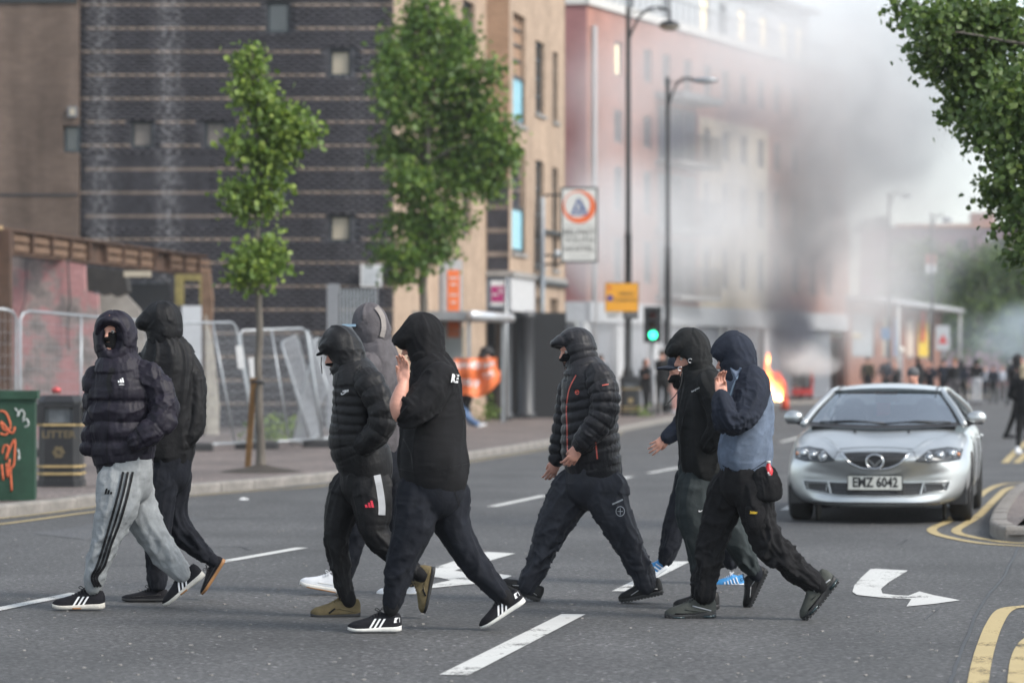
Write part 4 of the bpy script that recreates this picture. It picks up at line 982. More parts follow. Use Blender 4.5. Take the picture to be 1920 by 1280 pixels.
# ================================================================ trees
def leaf_mat(name, c1, c2, trans=.35):
    def f(t, n, L, b):
        g = N_(n, 'NewGeometry'); r = ramp(n, L, g.outputs['Random Per Island'], [(0.0, [x*.7 for x in c1]), (.5, c1), (1.0, c2)])
        L.new(r, b.inputs['Base Color']); b.inputs['Roughness'].default_value = .5
        tr = N_(n, 'BsdfTranslucent'); L.new(mixc(n, L, r, (.9, 1.0, .3), .35, 'MULTIPLY'), tr.inputs['Color'])
        mx = N_(n, 'MixShader'); mx.inputs[0].default_value = trans; out = [x for x in n if x.type == 'OUTPUT_MATERIAL'][0]
        L.new(b.outputs[0], mx.inputs[1]); L.new(tr.outputs[0], mx.inputs[2]); L.new(mx.outputs[0], out.inputs['Surface'])
    return node_mat(name, f)
M_BARK = mat('bark', (.105, .092, .078), .95, var=.35, scale=8, bump=.8, bscale=30, stretch=(1, 1, .3))
M_LEAF1 = leaf_mat('maple_leaf', (.12, .20, .035), (.31, .40, .08), .42); M_LEAF2 = leaf_mat('street_tree_leaf', (.095, .18, .035), (.23, .33, .06), .42)
M_LEAF3 = leaf_mat('near_leaf', (.095, .16, .045), (.20, .27, .08), .45); M_LEAF4 = leaf_mat('far_leaf', (.09, .15, .05), (.18, .25, .07), .4)
def leaves(name, clumps, n, size, m, parent, seed=1, flat=.25, shell=.55, twig=None):
    """clumps: world centre, radii; leaves gathered in small sprays"""
    rng = np.random.default_rng(seed); vol = np.array([c[1][0]*c[1][2] for c in clumps]); vol = vol/vol.sum(); C_ = []
    for (c, r), w_ in zip(clumps, vol):
        k = max(8, int(n*w_/7)); u = rng.normal(size=(k, 3)); u /= np.linalg.norm(u, axis=1)[:, None]; rr = rng.random(k)**shell
        wob = .50 + .95*vnoise(u*3.1 + np.array(c)*.7 + seed); P = np.array(c) + u*(rr*wob)[:, None]*np.array(r); C_.append(P)
    C_ = np.concatenate(C_); S = np.repeat(C_, 7, axis=0) + rng.normal(size=(len(C_)*7, 3))*size*1.15
    k = len(S); th = rng.random(k)*2*PI; dn = rng.normal(size=(k, 3))*.7; dn[:, 2] -= .35; dn /= np.linalg.norm(dn, axis=1)[:, None]
    a = np.cross(dn, rng.normal(size=(k, 3))); a /= np.linalg.norm(a, axis=1)[:, None] + 1e-9; nn = np.cross(dn, a); sz = size*(.7 + .6*rng.random(k))
    shp = [(0, 0, 0), (.38, .32, .10), (.75, .30, .12), (1.0, 0, 0), (.75, -.30, .12), (.38, -.32, .10)]
    V = np.zeros((k, 6, 3))
    for i, (l, w_, h) in enumerate(shp): V[:, i] = S + dn*(l*sz)[:, None] + a*(w_*sz*1.15)[:, None] + nn*(h*sz)[:, None]
    f = np.array([(0, 1, 2, 3), (0, 3, 4, 5)]); Q = (f[None] + 6*np.arange(k)[:, None, None]).reshape(-1, 4)
    o = mesh(name, V.reshape(-1, 3), Q, m, parent)
    if twig is not None:
        for c in C_[::3]: twig.append(c)
    return o
def limb(mb, a, b, r0, r1, seed=0, sag=.12, n=6):
    rng = np.random.default_rng(seed); a, b = np.array(a, float), np.array(b, float); L_ = np.linalg.norm(b-a); j = rng.normal(size=3)*L_*.05
    pts = [a + (b-a)*t + j*math.sin(PI*t) + np.array([0, 0, -sag*L_*math.sin(PI*t)*.5]) + rng.normal(size=3)*L_*.012 for t in np.linspace(0, 1, n)]
    mb.tube(pts, [r0 + (r1-r0)*t for t in np.linspace(0, 1, n)], 8)
def tree(name, label, base, trunk_px, d, clumps_px, n, size, m, dep=.8, seed=1, r0=.07, twigs=True, group=None):
    T = thing(name, label, 'tree', base, group); rng = np.random.default_rng(seed)
    cl = [(W(c[0], c[1], d) + np.array([0, rng.uniform(-.3, .3)*dep, 0]), (c[2]*d/F, min(c[2]*d/F, dep*1.3)*(.9 if len(c) < 5 else c[4]), c[3]*d/F)) for c in clumps_px]
    pts = [np.array(base)] + [W(x, y, d) for x, y in trunk_px]; k = len(pts)
    mb = MB(); R_ = catmull(pts, 4); nn = len(R_)
    rad = [r0*(1.45 if i == 0 else 1.2 if i == 1 else 1)*(1 - .8*i/(nn-1)) for i in range(nn)]
    R_ = [p + rng.normal(size=3)*np.array([.3, .3, 0])*r0*(.35 if i else 0) for i, p in enumerate(R_)]
    mb.tube(R_, rad, 10); tk = mb.build('trunk', M_BARK, T, True)
    mb = MB()
    for i, (c, r) in enumerate(cl):
        src = min((p for p in R_ if p[2] < c[2] - .15*abs(c[0]-p[0])), key=lambda p: np.linalg.norm(p-c), default=R_[len(R_)//2])
        limb(mb, src, c, r0*.35, r0*.08, seed+i, -.1)
        for q in range(5):
            u = unit(rng.normal(size=3)); limb(mb, c - .3*(c-src)*rng.random(), c + u*np.array(r)*.8, r0*.10, r0*.03, seed+i*7+q, 0, 4)
    mb.build('limbs', M_BARK, T, True)['kind'] = 'stuff'
    leaves('crown', cl, n, size, m, T, seed)
    return T
b1 = G(490, 884, .118)
tree('street_tree', 'slim young street tree with lumpy light green crown in front of the dark brick wall', b1, [(487,800),(484,700),(486,600),(483,520),(482,430),(486,330),(480,220),(470,130),(474,92)], b1[1],
     [(482,495,48,46),(455,512,26,26),(512,478,24,34),(478,372,50,38),(440,362,30,20),(512,355,18,26),(505,290,55,48),(540,250,36,36),(575,248,28,14),(455,268,28,24),(515,230,28,34),(487,188,30,46),(462,170,24,28),(460,118,26,28),(475,100,14,18),(552,210,14,18)], 4600, .085, M_LEAF1, .45, 3, .062)
b2 = np.array([-1.75, 66.0, .118])
tree('street_tree', 'large full-leafed street tree behind the bus shelter covering the building corner', b2, [(797,700),(796,600),(793,540),(800,440),(805,330),(802,220),(806,110),(800,10)], 66.0,
     [(800,20,50,50),(790,70,62,55),(850,80,48,52),(745,100,36,42),(735,150,28,40),(790,150,70,60),(865,150,50,50),(915,140,34,26),(750,205,44,40),(830,220,75,60),(895,215,48,50),(930,270,40,55),(945,300,28,40),(860,290,70,55),(775,280,60,50),(725,275,24,34),(800,350,66,50),(880,335,60,38),(915,340,34,34),(760,340,36,34),(790,420,60,46),(840,415,40,36),(740,420,26,22),(775,480,58,36),(820,470,36,30),(720,470,26,18),(752,515,34,20)], 15500, .115, M_LEAF2, 1.5, 5, .12)
tree('street_tree', 'near leafy tree hanging in from the upper right edge with small glossy leaves', np.array([5.15, 28.6, .118]), [(2060,900),(2040,700),(2030,520),(2010,300),(1990,100),(1970,-100)], 28.6,
     [(1712,10,34,30),(1745,50,40,40),(1735,95,24,30),(1800,40,80,70),(1880,60,90,90),(1790,110,60,50),(1850,150,80,70),(1810,200,38,36),(1900,200,80,80),(1820,235,26,26),(1860,250,50,50),(1930,290,80,70),(1868,310,34,34),(1885,350,40,30),(1870,365,22,18),(1940,370,60,50),(1910,410,36,30),(1890,425,18,24),(1940,450,44,40),(1920,480,22,30),(1985,200,90,150),(2000,430,80,90)], 15000, .062, M_LEAF3, 1.7, 9, .055)
for i, (lab, base, cl, n_) in enumerate((
    ('dim grey green tree behind the shop row fading in smoke', (W(1720,0,205)[0], 205, 0), [(1700,520,48,50),(1735,560,50,45),(1680,570,36,40),(1745,500,40,34),(1715,470,36,26)], 3600),
    ('broad pale green tree beyond the crowd in the road', (W(1815,0,195)[0], 195, 0), [(1800,520,60,48),(1845,490,50,36),(1780,580,56,44),(1840,570,60,50),(1870,530,44,44),(1810,630,60,40)], 5200),
    ('tall hazy green tree at far right edge behind the crowd', (W(1905,0,185)[0], 185, 0), [(1890,500,46,44),(1920,540,60,60),(1880,590,56,46),(1930,470,44,36),(1900,640,50,44),(1945,610,50,60)], 5200))):
    c0 = cl[0]; tree('background_tree', lab, base, [(c0[0], 690), (c0[0]+6, 640), (c0[0], 560), (c0[0], 500)], base[1], cl, n_, .26, M_LEAF4, 2.6, 21+i, .22)
# ================================================================ fences
M_MESHW = mat('fence_wire', (.30, .31, .33), .5, .4, var=.1)
def fence_panel(label, tl, tr, br, bl, dl, dr, brace=(.45,), plates=(), feet=True):
    A, B, C_, D_ = W(*tl, dl), W(*tr, dr), W(*br, dr), W(*bl, dl)
    T = thing('fence_panel', label, 'fence panel', (*((C_+D_)/2)[:2], .118), 'temporary site fence panels'); P = lambda a, b: (A*(1-a)+B*a)*(1-b) + (D_*(1-a)+C_*a)*b
    r = .06; loop = [P(0, 1), P(0, .5), P(0, r), P(.3*r, .3*r), P(r, 0), P(.5, 0), P(1-r, 0), P(1-.3*r, .3*r), P(1, r), P(1, .5), P(1, 1)]
    MB().tube(loop, .021, 8).build('frame', M_GALV, T, True); MB().tube([P(0, .955), P(.5, .955), P(1, .955)], .019, 8).build('bottom_rail', M_GALV, T, True)
    for b in brace: MB().tube([P(b, 0), P(b, .955)], .017, 8).build('upright', M_GALV, T, True)
    mb = MB(); nv = 34; nh = 12; wv = .0035
    for i in range(1, nv): mb.tube([P(i/nv, .01), P(i/nv, .95)], wv, 3, False)
    for j in range(1, nh): mb.tube([P(.01, .95*j/nh), P(.99, .95*j/nh)], wv, 3, False)
    mb.build('wire_mesh', M_MESHW, T)['kind'] = 'stuff'
    if feet:
        for a in (0, 1): c = P(a, 1); MB().add(*box_bev((c[0], c[1], .118), (.34, .12, .13))).build('foot', M_BLACKRUB_, T)
    for a, b in plates: MB().obox(P(a, b) - np.array([0, .12, 0]), (.055, 0, 0), (0, .004, 0), (-.02, 0, .19)).build('plate', M_LOGO_, T)
    return T
def box_bev(c, s):
    x, y, z = c; a, b, h = s; q = .03
    V = [(x-a,y-b,z),(x+a,y-b,z),(x+a,y+b,z),(x-a,y+b,z),(x-a,y-b,z+h-q),(x+a,y-b,z+h-q),(x+a,y+b,z+h-q),(x-a,y+b,z+h-q),(x-a+q,y-b+q,z+h),(x+a-q,y-b+q,z+h),(x+a-q,y+b-q,z+h),(x-a+q,y+b-q,z+h)]
    return V, [(0,3,2,1),(0,1,5,4),(1,2,6,5),(2,3,7,6),(3,0,4,7),(4,5,9,8),(5,6,10,9),(6,7,11,10),(7,4,8,11),(8,9,10,11)]
M_BLACKRUB_ = mat('foot_rubber', (.03, .03, .032), .8, var=.2); M_LOGO_ = mat('white_plate', (.6, .6, .6), .6, var=.08)
fence_panel('site fence panel cut by the left edge of the picture behind the green cabinet', (-330,570), (30,580), (30,852), (-330,868), 47, 48.6)
fence_panel('long site fence panel in front of the pink plaster wall', (38,582), (300,604), (300,846), (38,856), 48.4, 51.5, (.42,))
fence_panel('site fence panel in front of the white board, its right post leaning', (306,606), (441,604), (480,838), (360,846), 51.8, 53, (.68,), ((.995, .28),))
fence_panel('site fence panel behind the staked young tree', (448,620), (573,615), (606,831), (484,840), 53.2, 54, (.48,), ((.12, .33),))
fence_panel('site fence panel leaning askew, seen almost edge on', (527,642), (556,628), (604,822), (584,832), 54.6, 56.5, (), (), False)
fence_panel('site fence panel fallen back diagonally behind the padded jacket', (592,632), (640,660), (566,838), (546,836), 55.2, 57, (), (), False)
fence_panel('collapsed site fence panel at the right end of the fence line', (575,618), (600,655), (676,820), (606,832), 54.2, 57, (.5,))
c = G(478, 862, .118)
for k, (x, y, l_) in enumerate(((190,838,'orange fence clip block lying on pavement beside the site fence'),)):
    c = W(x, y, 47.5); c[2] = .118
    tag(MB().add(*box_bev(c, (.10, .07, .10))).build('clip_block', mat('orange_plastic', (.6, .12, .03), .5), loc=c), 'small orange plastic block at the foot of the site fence', 'block')
# tree stake
s = thing('tree_stake', 'leaning wooden stake strapped to the slim young tree', 'stake', G(464, 882, .118))
q0, q1 = G(464, 882, .118), W(476, 708, b1[1]-.05); MB().obox((q0+q1)/2, (.038, 0, 0), (0, .03, 0), (q1-q0)/2).build('post', mat('stake_wood', (.25, .14, .06), .85, var=.25, bump=.3), s)
MB().tube([W(472, 716, b1[1]-.10), W(486, 714, b1[1]-.12), W(494, 717, b1[1]), W(484, 718, b1[1]+.08), W(473, 718, b1[1]-.0)], .022, 6).build('strap', M_BLACKRUB_, s, True)
mb = MB().lathe((b1[0], b1[1], .118), [(.55, 0), (.4, .03), (.2, .06), (.08, .09)], 14); struct('soil', np.concatenate(mb.V), mb.F, mat('soil', (.035, .028, .022), .95, var=.3))
# ================================================================ cabinet and bins
cb = thing('utility_cabinet', 'green roadside cabinet with orange graffiti cut by the left edge', 'cabinet', G(20, 940, .118))
dC = F*1.382/(938-HY); gr = node_mat('cabinet_green', _stain((.022, .055, .036), .25, None, (), 4.0, .6))
A = W(-60, 938, dC); B = W(65, 938, dC); zT = CH + (HY-748)*dC/F
MB().prism([(A[0], dC, .118), (B[0], dC, .118), (B[0]-.09, dC+.75, .118), (A[0], dC+.75, .118)], (0, 0, zT-.118)).build('body', gr, cb)
MB().prism([(A[0], dC-.03, zT), (B[0]+.03, dC-.03, zT), (B[0]-.06, dC+.78, zT), (A[0], dC+.78, zT)], (0, 0, .085)).build('lid', gr, cb)
def scrawl(px, wd, m, nm, parent, d): mb = MB(); mb.tube([W(x, y, d) for x, y in catmull([np.array(p, float) for p in px], 4)], wd, 5); return mb.build(nm, m, parent, True)
go = mat('graffiti_orange', (.55, .12, .05), .7, var=.3, scale=30); gw = mat('graffiti_white', (.5, .52, .52), .7, var=.3, scale=30)
for px in ([(0,770),(12,775),(20,800),(8,806),(2,790),(22,812),(28,800)], [(4,850),(8,835),(16,838),(10,862),(22,832),(28,826),(26,870),(20,880),(22,920)], [(3,870),(6,900)], [(12,868),(14,895),(18,860)], [(0,812),(10,815),(18,808)]): scrawl(px, .011, go, 'graffiti', cb, dC-.003)
for px in ([(28,765),(36,775),(32,780),(40,768),(46,776),(42,786)], [(42,790),(50,785),(54,796),(46,800)], [(33,842),(36,850),(34,862),(38,856)]): scrawl(px, .007, gw, 'graffiti', cb, dC-.003)
def litter_bin(label, x0, x1, yb, zt, d, lit=True):
    T = thing('litter_bin', label, 'litter bin', (*W((x0+x1)/2, yb, d)[:2], .118)); cx = W((x0+x1)/2, 0, d)[0]; w_ = (x1-x0)*d/F/2; y = d + w_; mk = M_BLKP; gold = mat('gold_band', (.38, .28, .13), .5, .3, var=.2)
    z0 = .118; H_ = zt - z0
    def oct_(r, z, dd=0.0): c = r*.32; return [(cx-r+c, y-r, z), (cx+r-c, y-r, z), (cx+r, y-r+c, z), (cx+r, y+r-c, z), (cx+r-c, y+r, z), (cx-r+c, y+r, z), (cx-r, y+r-c, z), (cx-r, y-r+c, z)]
    def ring(r, z0_, z1_): return MB().prism(oct_(r, z0_), (0, 0, z1_-z0_))
    ring(w_*.93, z0, z0+H_*.70).build('body', mk, T); ring(w_*.99, z0, z0+H_*.07).build('plinth', mk, T)
    for a in (.13, .21, .665): ring(w_*1.0, z0+H_*a, z0+H_*(a+.025)).build('band', gold, T)
    ring(w_*.70, z0+H_*.70, z0+H_*.90).build('liner', mat('bin_liner', (.12, .13, .14), .5, var=.3), T)
    for sx in (-1, 1):
        for sy in (-1, 1): MB().box((cx+sx*w_*.80-w_*.16, y+sy*w_*.80-w_*.16, z0+H_*.69), (cx+sx*w_*.80+w_*.16, y+sy*w_*.80+w_*.16, z0+H_*.91)).build('corner_post', mk, T)
    ring(w_*.96, z0+H_*.87, z0+H_*.93).build('rim', mk, T)
    V = oct_(w_*1.02, z0+H_*.93) + oct_(w_*.80, z0+H_*1.0); MB().add(V, [(i, (i+1) % 8, (i+1) % 8+8, i+8) for i in range(8)] + [tuple(range(8, 16)), tuple(range(7, -1, -1))]).build('lid', mk, T)
    c = np.array([cx, y-w_*.93-.004, z0+H_*.57])
    if lit: text_on('lettering', 'LITTER', c, .115, mat('gold_faded', (.11, .085, .045), .6), T, width=1.1, bold=.003)
    for a in range(6):
        th = a*PI/3; MB().obox(c + np.array([.045*math.cos(th), 0, -.20+.045*math.sin(th)]), (.022, 0, .01), (0, .002, 0), (-.008, 0, .022)).build('crest', gold if not lit else MC['gold_faded'], T)
    return T
litter_bin('black octagonal litter bin with gold bands beside the green cabinet', 67, 152, 915, CH+(HY-738)*38.6/F, 36.5)
cc = W(98, 733, 38.8); tag(MB().tube([cc, cc+[.05,0,.02], cc+[.10,0,.0]], [.035,.04,.03], 8).build('crushed_can', mat('red_white_can', (.45, .08, .08), .4, .4, var=.3, scale=30), loc=cc, smooth=True), 'crushed red and white drinks can on top of the litter bin', 'can')
litter_bin('black litter bin with gold emblem at the foot of the tall lamp post', 1162, 1203, 786, 1.22, 87.5, False)
# ================================================================ lamp posts, signs, signals
def lamp_post(label, px, ytop, d, arm_px, head, z0=.118, r=.085, big=True):
    T = thing('lamp_post', label, 'lamp post', (*W(px, 0, d)[:2], z0)); c = W(px, ytop, d); x, y = c[0], c[1]; zt = c[2]
    MB().lathe((x, y, 0), [(r*2.2, z0), (r*2.2, z0+.25), (r*1.7, z0+.32), (r*1.7, z0+1.1), (r*2.0, z0+1.15), (r*1.2, z0+1.35), (r*1.1, 5.0), (r*1.25, 5.05), (r*.9, 5.15), (r*.75, zt-.3), (r*.85, zt), (.01, zt+.08)], 14).build('pole', M_BLKP, T, True)
    ax, ay = arm_px; e = W(ax, ay, d); a0 = c + np.array([0, 0, -.9]); pts = [a0, a0*.75+e*.25+np.array([0,0,.42]), a0*.4+e*.6+np.array([0,0,.42]), e]
    MB().tube(catmull(pts, 5), .035, 8).build('arm', M_BLKP, T, True); MB().tube([c + [0, 0, -.12], W(ax, ay, d) + [0, 0, .02]], .018, 6).build('tie_rod', M_BLKP, T, True)
    h = W(*head[:2], d); R_, hh = head[2]*d/F, head[3]*d/F
    if head[4] == 'dome':
        MB().tube([e, h + [0, 0, hh]], .03, 8).build('hanger', M_BLKP, T, True)
        MB().lathe((h[0], h[1], h[2]), [(R_, 0), (R_*.97, hh*.35), (R_*.75, hh*.75), (R_*.3, hh), (.04, hh*1.2)], 20).build('shade', M_BLKP if big else M_GALV, T, True)
        MB().lathe((h[0], h[1], h[2]-hh*.8), [(.02, 0), (R_*.5, hh*.1), (R_*.85, hh*.5), (R_*.98, hh*.85)], 20).build('lens', M_BLIND if not big else mat('lamp_glass', (.45, .40, .33), .25, var=.1), T, True)
    else: MB().sphere(h, (R_, R_*.5, hh)).build('lamp_head', M_GALV, T, True)
    return T
lamp_post('tall black lamp post with round hanging lantern and yellow notice', 1178, 16, 88, (1256, 20), (1255, 50, 20, 11, 'dome'))
lamp_post('black lamp post with flat elongated lantern right of the tall one', 1252, 148, 98, (1305, 151), (1322, 151, 26, 6, 'flat'))
lamp_post('far lamp post with pale lantern above the mauve building', 1747, 402, 170, (1770, 404), (1776, 412, 11, 6, 'flat'))
lamp_post('faint lamp post with curved arm inside the smoke', 1667, 362, 150, (1690, 362), (1700, 367, 11, 4, 'flat'))
lamp_post('far short lamp post beside the far right trees', 1826, 440, 200, (1846, 444), (1853, 448, 9, 5, 'flat'))
dS = 87.7; T = thing('notice_sign', 'yellow temporary notice with black border fixed to the tall lamp post', 'sign', W(1165, 585, dS))
A, B = W(1134, 585, dS), W(1197, 530, dS); cx, cz = (A[0]+B[0])/2, (A[2]+B[2])/2; wS, hS = (B[0]-A[0])/2, (B[2]-A[2])/2; yS = dS - .14
MB().box((A[0], yS, A[2]), (B[0], yS+.02, B[2])).build('board', mat('sign_yellow', (.72, .33, .02), .5, var=.05), T)
mbk = mat('sign_black', (.02, .02, .022), .6)
for a in (((A[0], A[2]), (B[0], A[2]+.015)), ((A[0], B[2]-.015), (B[0], B[2])), ((A[0], A[2]+.016), (A[0]+.015, B[2]-.016)), ((B[0]-.015, A[2]+.016), (B[0], B[2]-.016))): MB().box((a[0][0], yS-.004, a[0][1]), (a[1][0], yS-.001, a[1][1])).build('border', mbk, T)
text_on('lettering', 'URBAN', (cx+.12, yS-.003, cz+.09), .13, mbk, T, bold=.002); text_on('lettering', 'CLEARWAY', (cx+.10, yS-.003, cz-.08), .13, mbk, T, bold=.002, width=.95)
MB().prism([(A[0]+.14+.09*math.cos(t), yS-.006, cz-.02+.09*math.sin(t)) for t in np.linspace(0, 2*PI, 15)[:-1]], (0, .004, 0)).build('roundel', mat('sign_blue', (.05, .05, .25), .5), T)
MB().prism([(A[0]+.12+.05*math.cos(t), yS-.006, cz+.26+.05*math.sin(t)) for t in np.linspace(0, 2*PI, 11)[:-1]], (0, .004, 0)).build('roundel', mat('sign_red', (.5, .05, .05), .5), T)
T = thing('direction_sign', 'small white and black direction plates under the yellow notice', 'sign', W(1165, 575, dS))
A, B = W(1137, 586, dS), W(1166, 570, dS); yS2 = yS - .05
A = W(1136, 585, dS); MB().box((A[0], yS, A[2]-.18), (A[0]+.45, yS+.02, A[2]-.005)).build('white_plate', M_LOGO_, T)
MB().box((A[0]+.46, yS, A[2]-.19), (B[0]+.44, yS+.02, A[2]-.005)).build('black_plate', mbk, T)
text_on('lettering', 'TOILETS', (A[0]+.68, yS-.003, A[2]-.09), .09, M_LOGO_, T); 
for q in range(3): MB().box((A[0]+.04, yS-.004, A[2]-.05-.045*q), (A[0]+.38-.05*q, yS-.001, A[2]-.032-.045*q)).build('print_line', mbk, T)
dT = 90.0; T = thing('traffic_light', 'traffic light showing green beside the lamp posts', 'traffic light', (*W(1224, 0, dT)[:2], .118))
cX = W(1224, 0, dT)[0]; zt, zb = CH+(HY-576)*dT/F, CH+(HY-642)*dT/F
MB().tube([(cX, dT+.1, .118), (cX, dT+.1, zb)], .055, 10).build('post', M_STEEL, T, True)
MB().box((cX-.25, dT+.03, zb), (cX+.25, dT+.06, zt+.02)).build('backing_board', M_BLKP, T); MB().box((cX-.15, dT-.12, zb+.05), (cX+.15, dT+.03, zt-.03)).build('housing', M_BLKP, T)
for q, m in enumerate((mat('signal_green', (.02, .5, .2), .3, var=0, emis=(.03, 1.0, .42), estr=3.5), mat('signal_amber_off', (.06, .035, .015), .3, var=0), mat('signal_red_off', (.10, .02, .015), .3, var=0))):
    c = np.array([cX, dT-.125, zb+.21+.285*q]); MB().tube([c, c+[0, -.012, 0]], .105, 18).build('lens', m, T, True)
    pts = [c + np.array([.118*math.cos(t), -.0, .118*math.sin(t)]) for t in np.linspace(-.2, PI+.2, 12)]; V = pts + [p + np.array([0, -.16, 0]) for p in pts]
    MB().add(V, [(i, i+1, i+13, i+12) for i in range(11)]).build('visor', M_BLKP, T)
MB().box((cX+.30, dT+.0, zb-.05), (cX+.44, dT+.2, zb+.65)).build('side_housing', M_BLKP, T)
# hostel sign
dH = 85.0; T = thing('hostel_sign', 'white projecting hostel sign with orange ring and blue emblem', 'sign', W(1086, 492, dH))
A, B = W(1051, 492, dH), W(1121, 351, dH); MB().box((A[0], dH, A[2]), (B[0], dH+.10, B[2])).build('frame', M_FRAME, T); MB().box((A[0]+.05, dH-.012, A[2]+.05), (B[0]-.05, dH-.002, B[2]-.05)).build('panel', mat('sign_white', (.58, .58, .56), .5, var=.05), T)
sc_ = dH/F; cx = (A[0]+B[0])/2; org = mat('sign_orange', (.68, .13, .03), .5, var=.05); sbl = mat('sign_navy', (.02, .06, .22), .5)
cz = CH + (HY-388)*sc_; V = []; n = 40
for i in range(n+1):
    t = 2*PI*i/n; R_ = 31*sc_; ri = 24*sc_; V += [(cx+R_*math.cos(t), dH-.016, cz+R_*math.sin(t)), (cx-3.5*sc_+ri*math.cos(t), dH-.016, cz+3.5*sc_+ri*math.sin(t))]
mesh('ring', V, [(2*i, 2*i+2, 2*i+3, 2*i+1) for i in range(n)], org, T)
px = lambda x, y: (cx+(x-1086)*sc_, dH-.017, CH+(HY-y)*sc_)
for poly in ([(1072,398),(1083,372),(1087,372),(1082,384),(1080,392),(1079,398)], [(1085,378),(1089,374),(1100,398),(1093,398),(1089,388)], [(1082,398),(1086,386),(1090,398)], [(1069,400),(1104,400),(1104,403),(1069,403)]): mesh('emblem', [px(*p) for p in poly], [tuple(range(len(poly)))], sbl, T)
stx = mat('sign_grey_text', (.10, .095, .09), .6)
for s_, y in (('BELFAST', 436), ('YOUTH', 451), ('HOSTEL', 467)): text_on('lettering', s_, px(1086, y), 15.5*sc_, stx, T, width=1.02, bold=.004)
mesh('rule_line', [px(1058, 424), px(1114, 424), px(1114, 423), px(1058, 423)], [(0,1,2,3)], stx, T); mesh('rule_line', [px(1066, 481), px(1108, 481), px(1108, 480), px(1066, 480)], [(0,1,2,3)], stx, T)
for y in (365, 478, 495): c = W(1051, y, dH+.05); MB().tube([c + [.05, 0, 0], c + [-.42, .3, 0]], .03, 8).build('bracket', M_FRAME, T, True)
c = W(1044, 476, dH); MB().sphere(c, .12, 10, 7).build('floodlight', M_GALV, T, True)
# white sign on the dark wall, slatted gate
T = thing('wall_sign', 'square white sign high on the dark brick wall near the corner', 'sign', W(695, 538, 71.8)); A, B = W(676, 538, 71.8), W(716, 496, 71.8)
MB().box((A[0], 71.80, A[2]), (B[0], 71.86, B[2])).build('board', M_LOGO_, T); MB().box((A[0]+.06, 71.79, A[2]+.06), (B[0]-.06, 71.798, B[2]-.06)).build('panel', M_GREYP_ := mat('pale_grey_print', (.42, .44, .46), .6, var=.15, scale=6), T)
T = thing('slatted_gate', 'tall grey steel gate of upright slats against the dark wall', 'gate', W(660, 0, 70)[[0, 1, 2]]*[1, 1, 0] + [0, 0, .118])
A, B = W(613, 532, 70), W(708, 540, 70); MB().box((A[0], 70, .118), (A[0]+.26, 70.3, A[2])).build('post', M_STEEL, T); MB().box((B[0]-.05, 70, .118), (B[0], 70.1, B[2])).build('post', M_STEEL, T)
x = A[0]+.30
while x < B[0]-.09: MB().box((x, 70.02, .16), (x+.045, 70.06, B[2]-.02)).build('slat', M_GALV, T); x += .078
MB().box((A[0]+.26, 70.07, 1.0), (B[0]-.05, 70.10, 1.08)).build('rail', M_STEEL, T); MB().box((A[0]+.26, 70.07, B[2]-.2), (B[0]-.05, 70.10, B[2]-.13)).build('rail', M_STEEL, T)
# ---- bus shelter
T = thing('bus_shelter', 'grey bus shelter with rounded silver roof edge in front of the hostel', 'bus shelter', (W(850, 0, 75)[0], 75, .118))
PX = Plane(W(884, 0, 73.5)[:2], U2); zr = 2.55; wS = (884-749)*73.5/F
mb = MB(); V0 = [PX.p(0, zr), PX.p(4.6, zr), PX.p(4.6, zr, -wS), PX.p(0, zr, -wS)]; mb.prism(V0, (0, 0, .2)); mb.build('roof', M_GALV, T)
MB().tube([PX.p(-.05, zr+.10), PX.p(4.65, zr+.10)], .115, 12).build('roof_edge', mat('bright_aluminium', (.55, .56, .58), .3, .5, var=.08), T, True)
for a, o_ in ((.3, -.12), (4.3, -.12), (.3, -wS+.15), (2.3, -wS+.15), (4.3, -wS+.15)): MB().obox(PX.p(a, (zr+.118)/2, o_), (.04, 0, 0), (0, .04, 0), (0, 0, (zr-.118)/2)).build('post', M_GALV, T)
M_CLR = mat('clear_glass', (.75, .82, .82), .03, var=0, trans=1.0, spec=.5)
gp = MB(); PX.box(gp, .3, 2.25, .4, 2.35, -wS+.14, -wS+.15); gp.build('glass_panel', M_CLR, T); gp = MB(); PX.box(gp, 2.35, 4.25, .4, 2.35, -wS+.14, -wS+.15); gp.build('glass_panel', M_CLR, T)
MB().obox(PX.p(.3, 1.4, -wS/2), U2*.006, PX.n*(wS/2-.2), (0, 0, .95)).build('glass_panel', M_CLR, T); MB().obox(PX.p(.3, 1.15, -wS/2), U2*.03, PX.n*(wS/2-.2), (0, 0, .03)).build('mid_rail', M_GALV, T)
mb = MB(); PX.box(mb, .8, 4.0, .55, .60, -wS+.35, -wS+.65); mb.build('bench', M_STEEL, T)
# ---- orange advert column, bus stop sign
T = thing('advert_panel', 'tall pale panel with orange posters behind the bus shelter', 'advert', (*W(848, 0, 76)[:2], .118)); A, B = W(830, 0, 76), W(866, 486, 76)
MB().box((A[0], 76.6, .118), (B[0], 76.75, B[2])).build('panel', mat('panel_grey', (.42, .43, .45), .6, var=.08), T); MB().box((A[0]-.36, 76.62, .118), (A[0]-.02, 76.8, B[2])).build('side_panel', M_STEEL, T)
op = mat('poster_orange', (.72, .17, .05), .6, var=.1)
for y0, y1 in ((505, 583), (601, 632)): a, b = W(838, y1, 76), W(861, y0, 76); MB().box((a[0], 76.585, a[2]), (b[0], 76.597, b[2])).build('poster', op, T)
text_on('lettering', 'SALE', (W(849.5, 0, 76)[0], 76.58, CH+(HY-525)*76/F), .13, M_LOGO_, T, bold=.004) if False else None
for y, w_ in ((520, .2), (532, .14), (552, .18), (566, .12)): c = W(849.5, y, 76); MB().box((c[0]-w_/2, 76.575, c[2]-.02), (c[0]+w_/2, 76.584, c[2]+.02)).build('print_line', M_LOGO_, T)
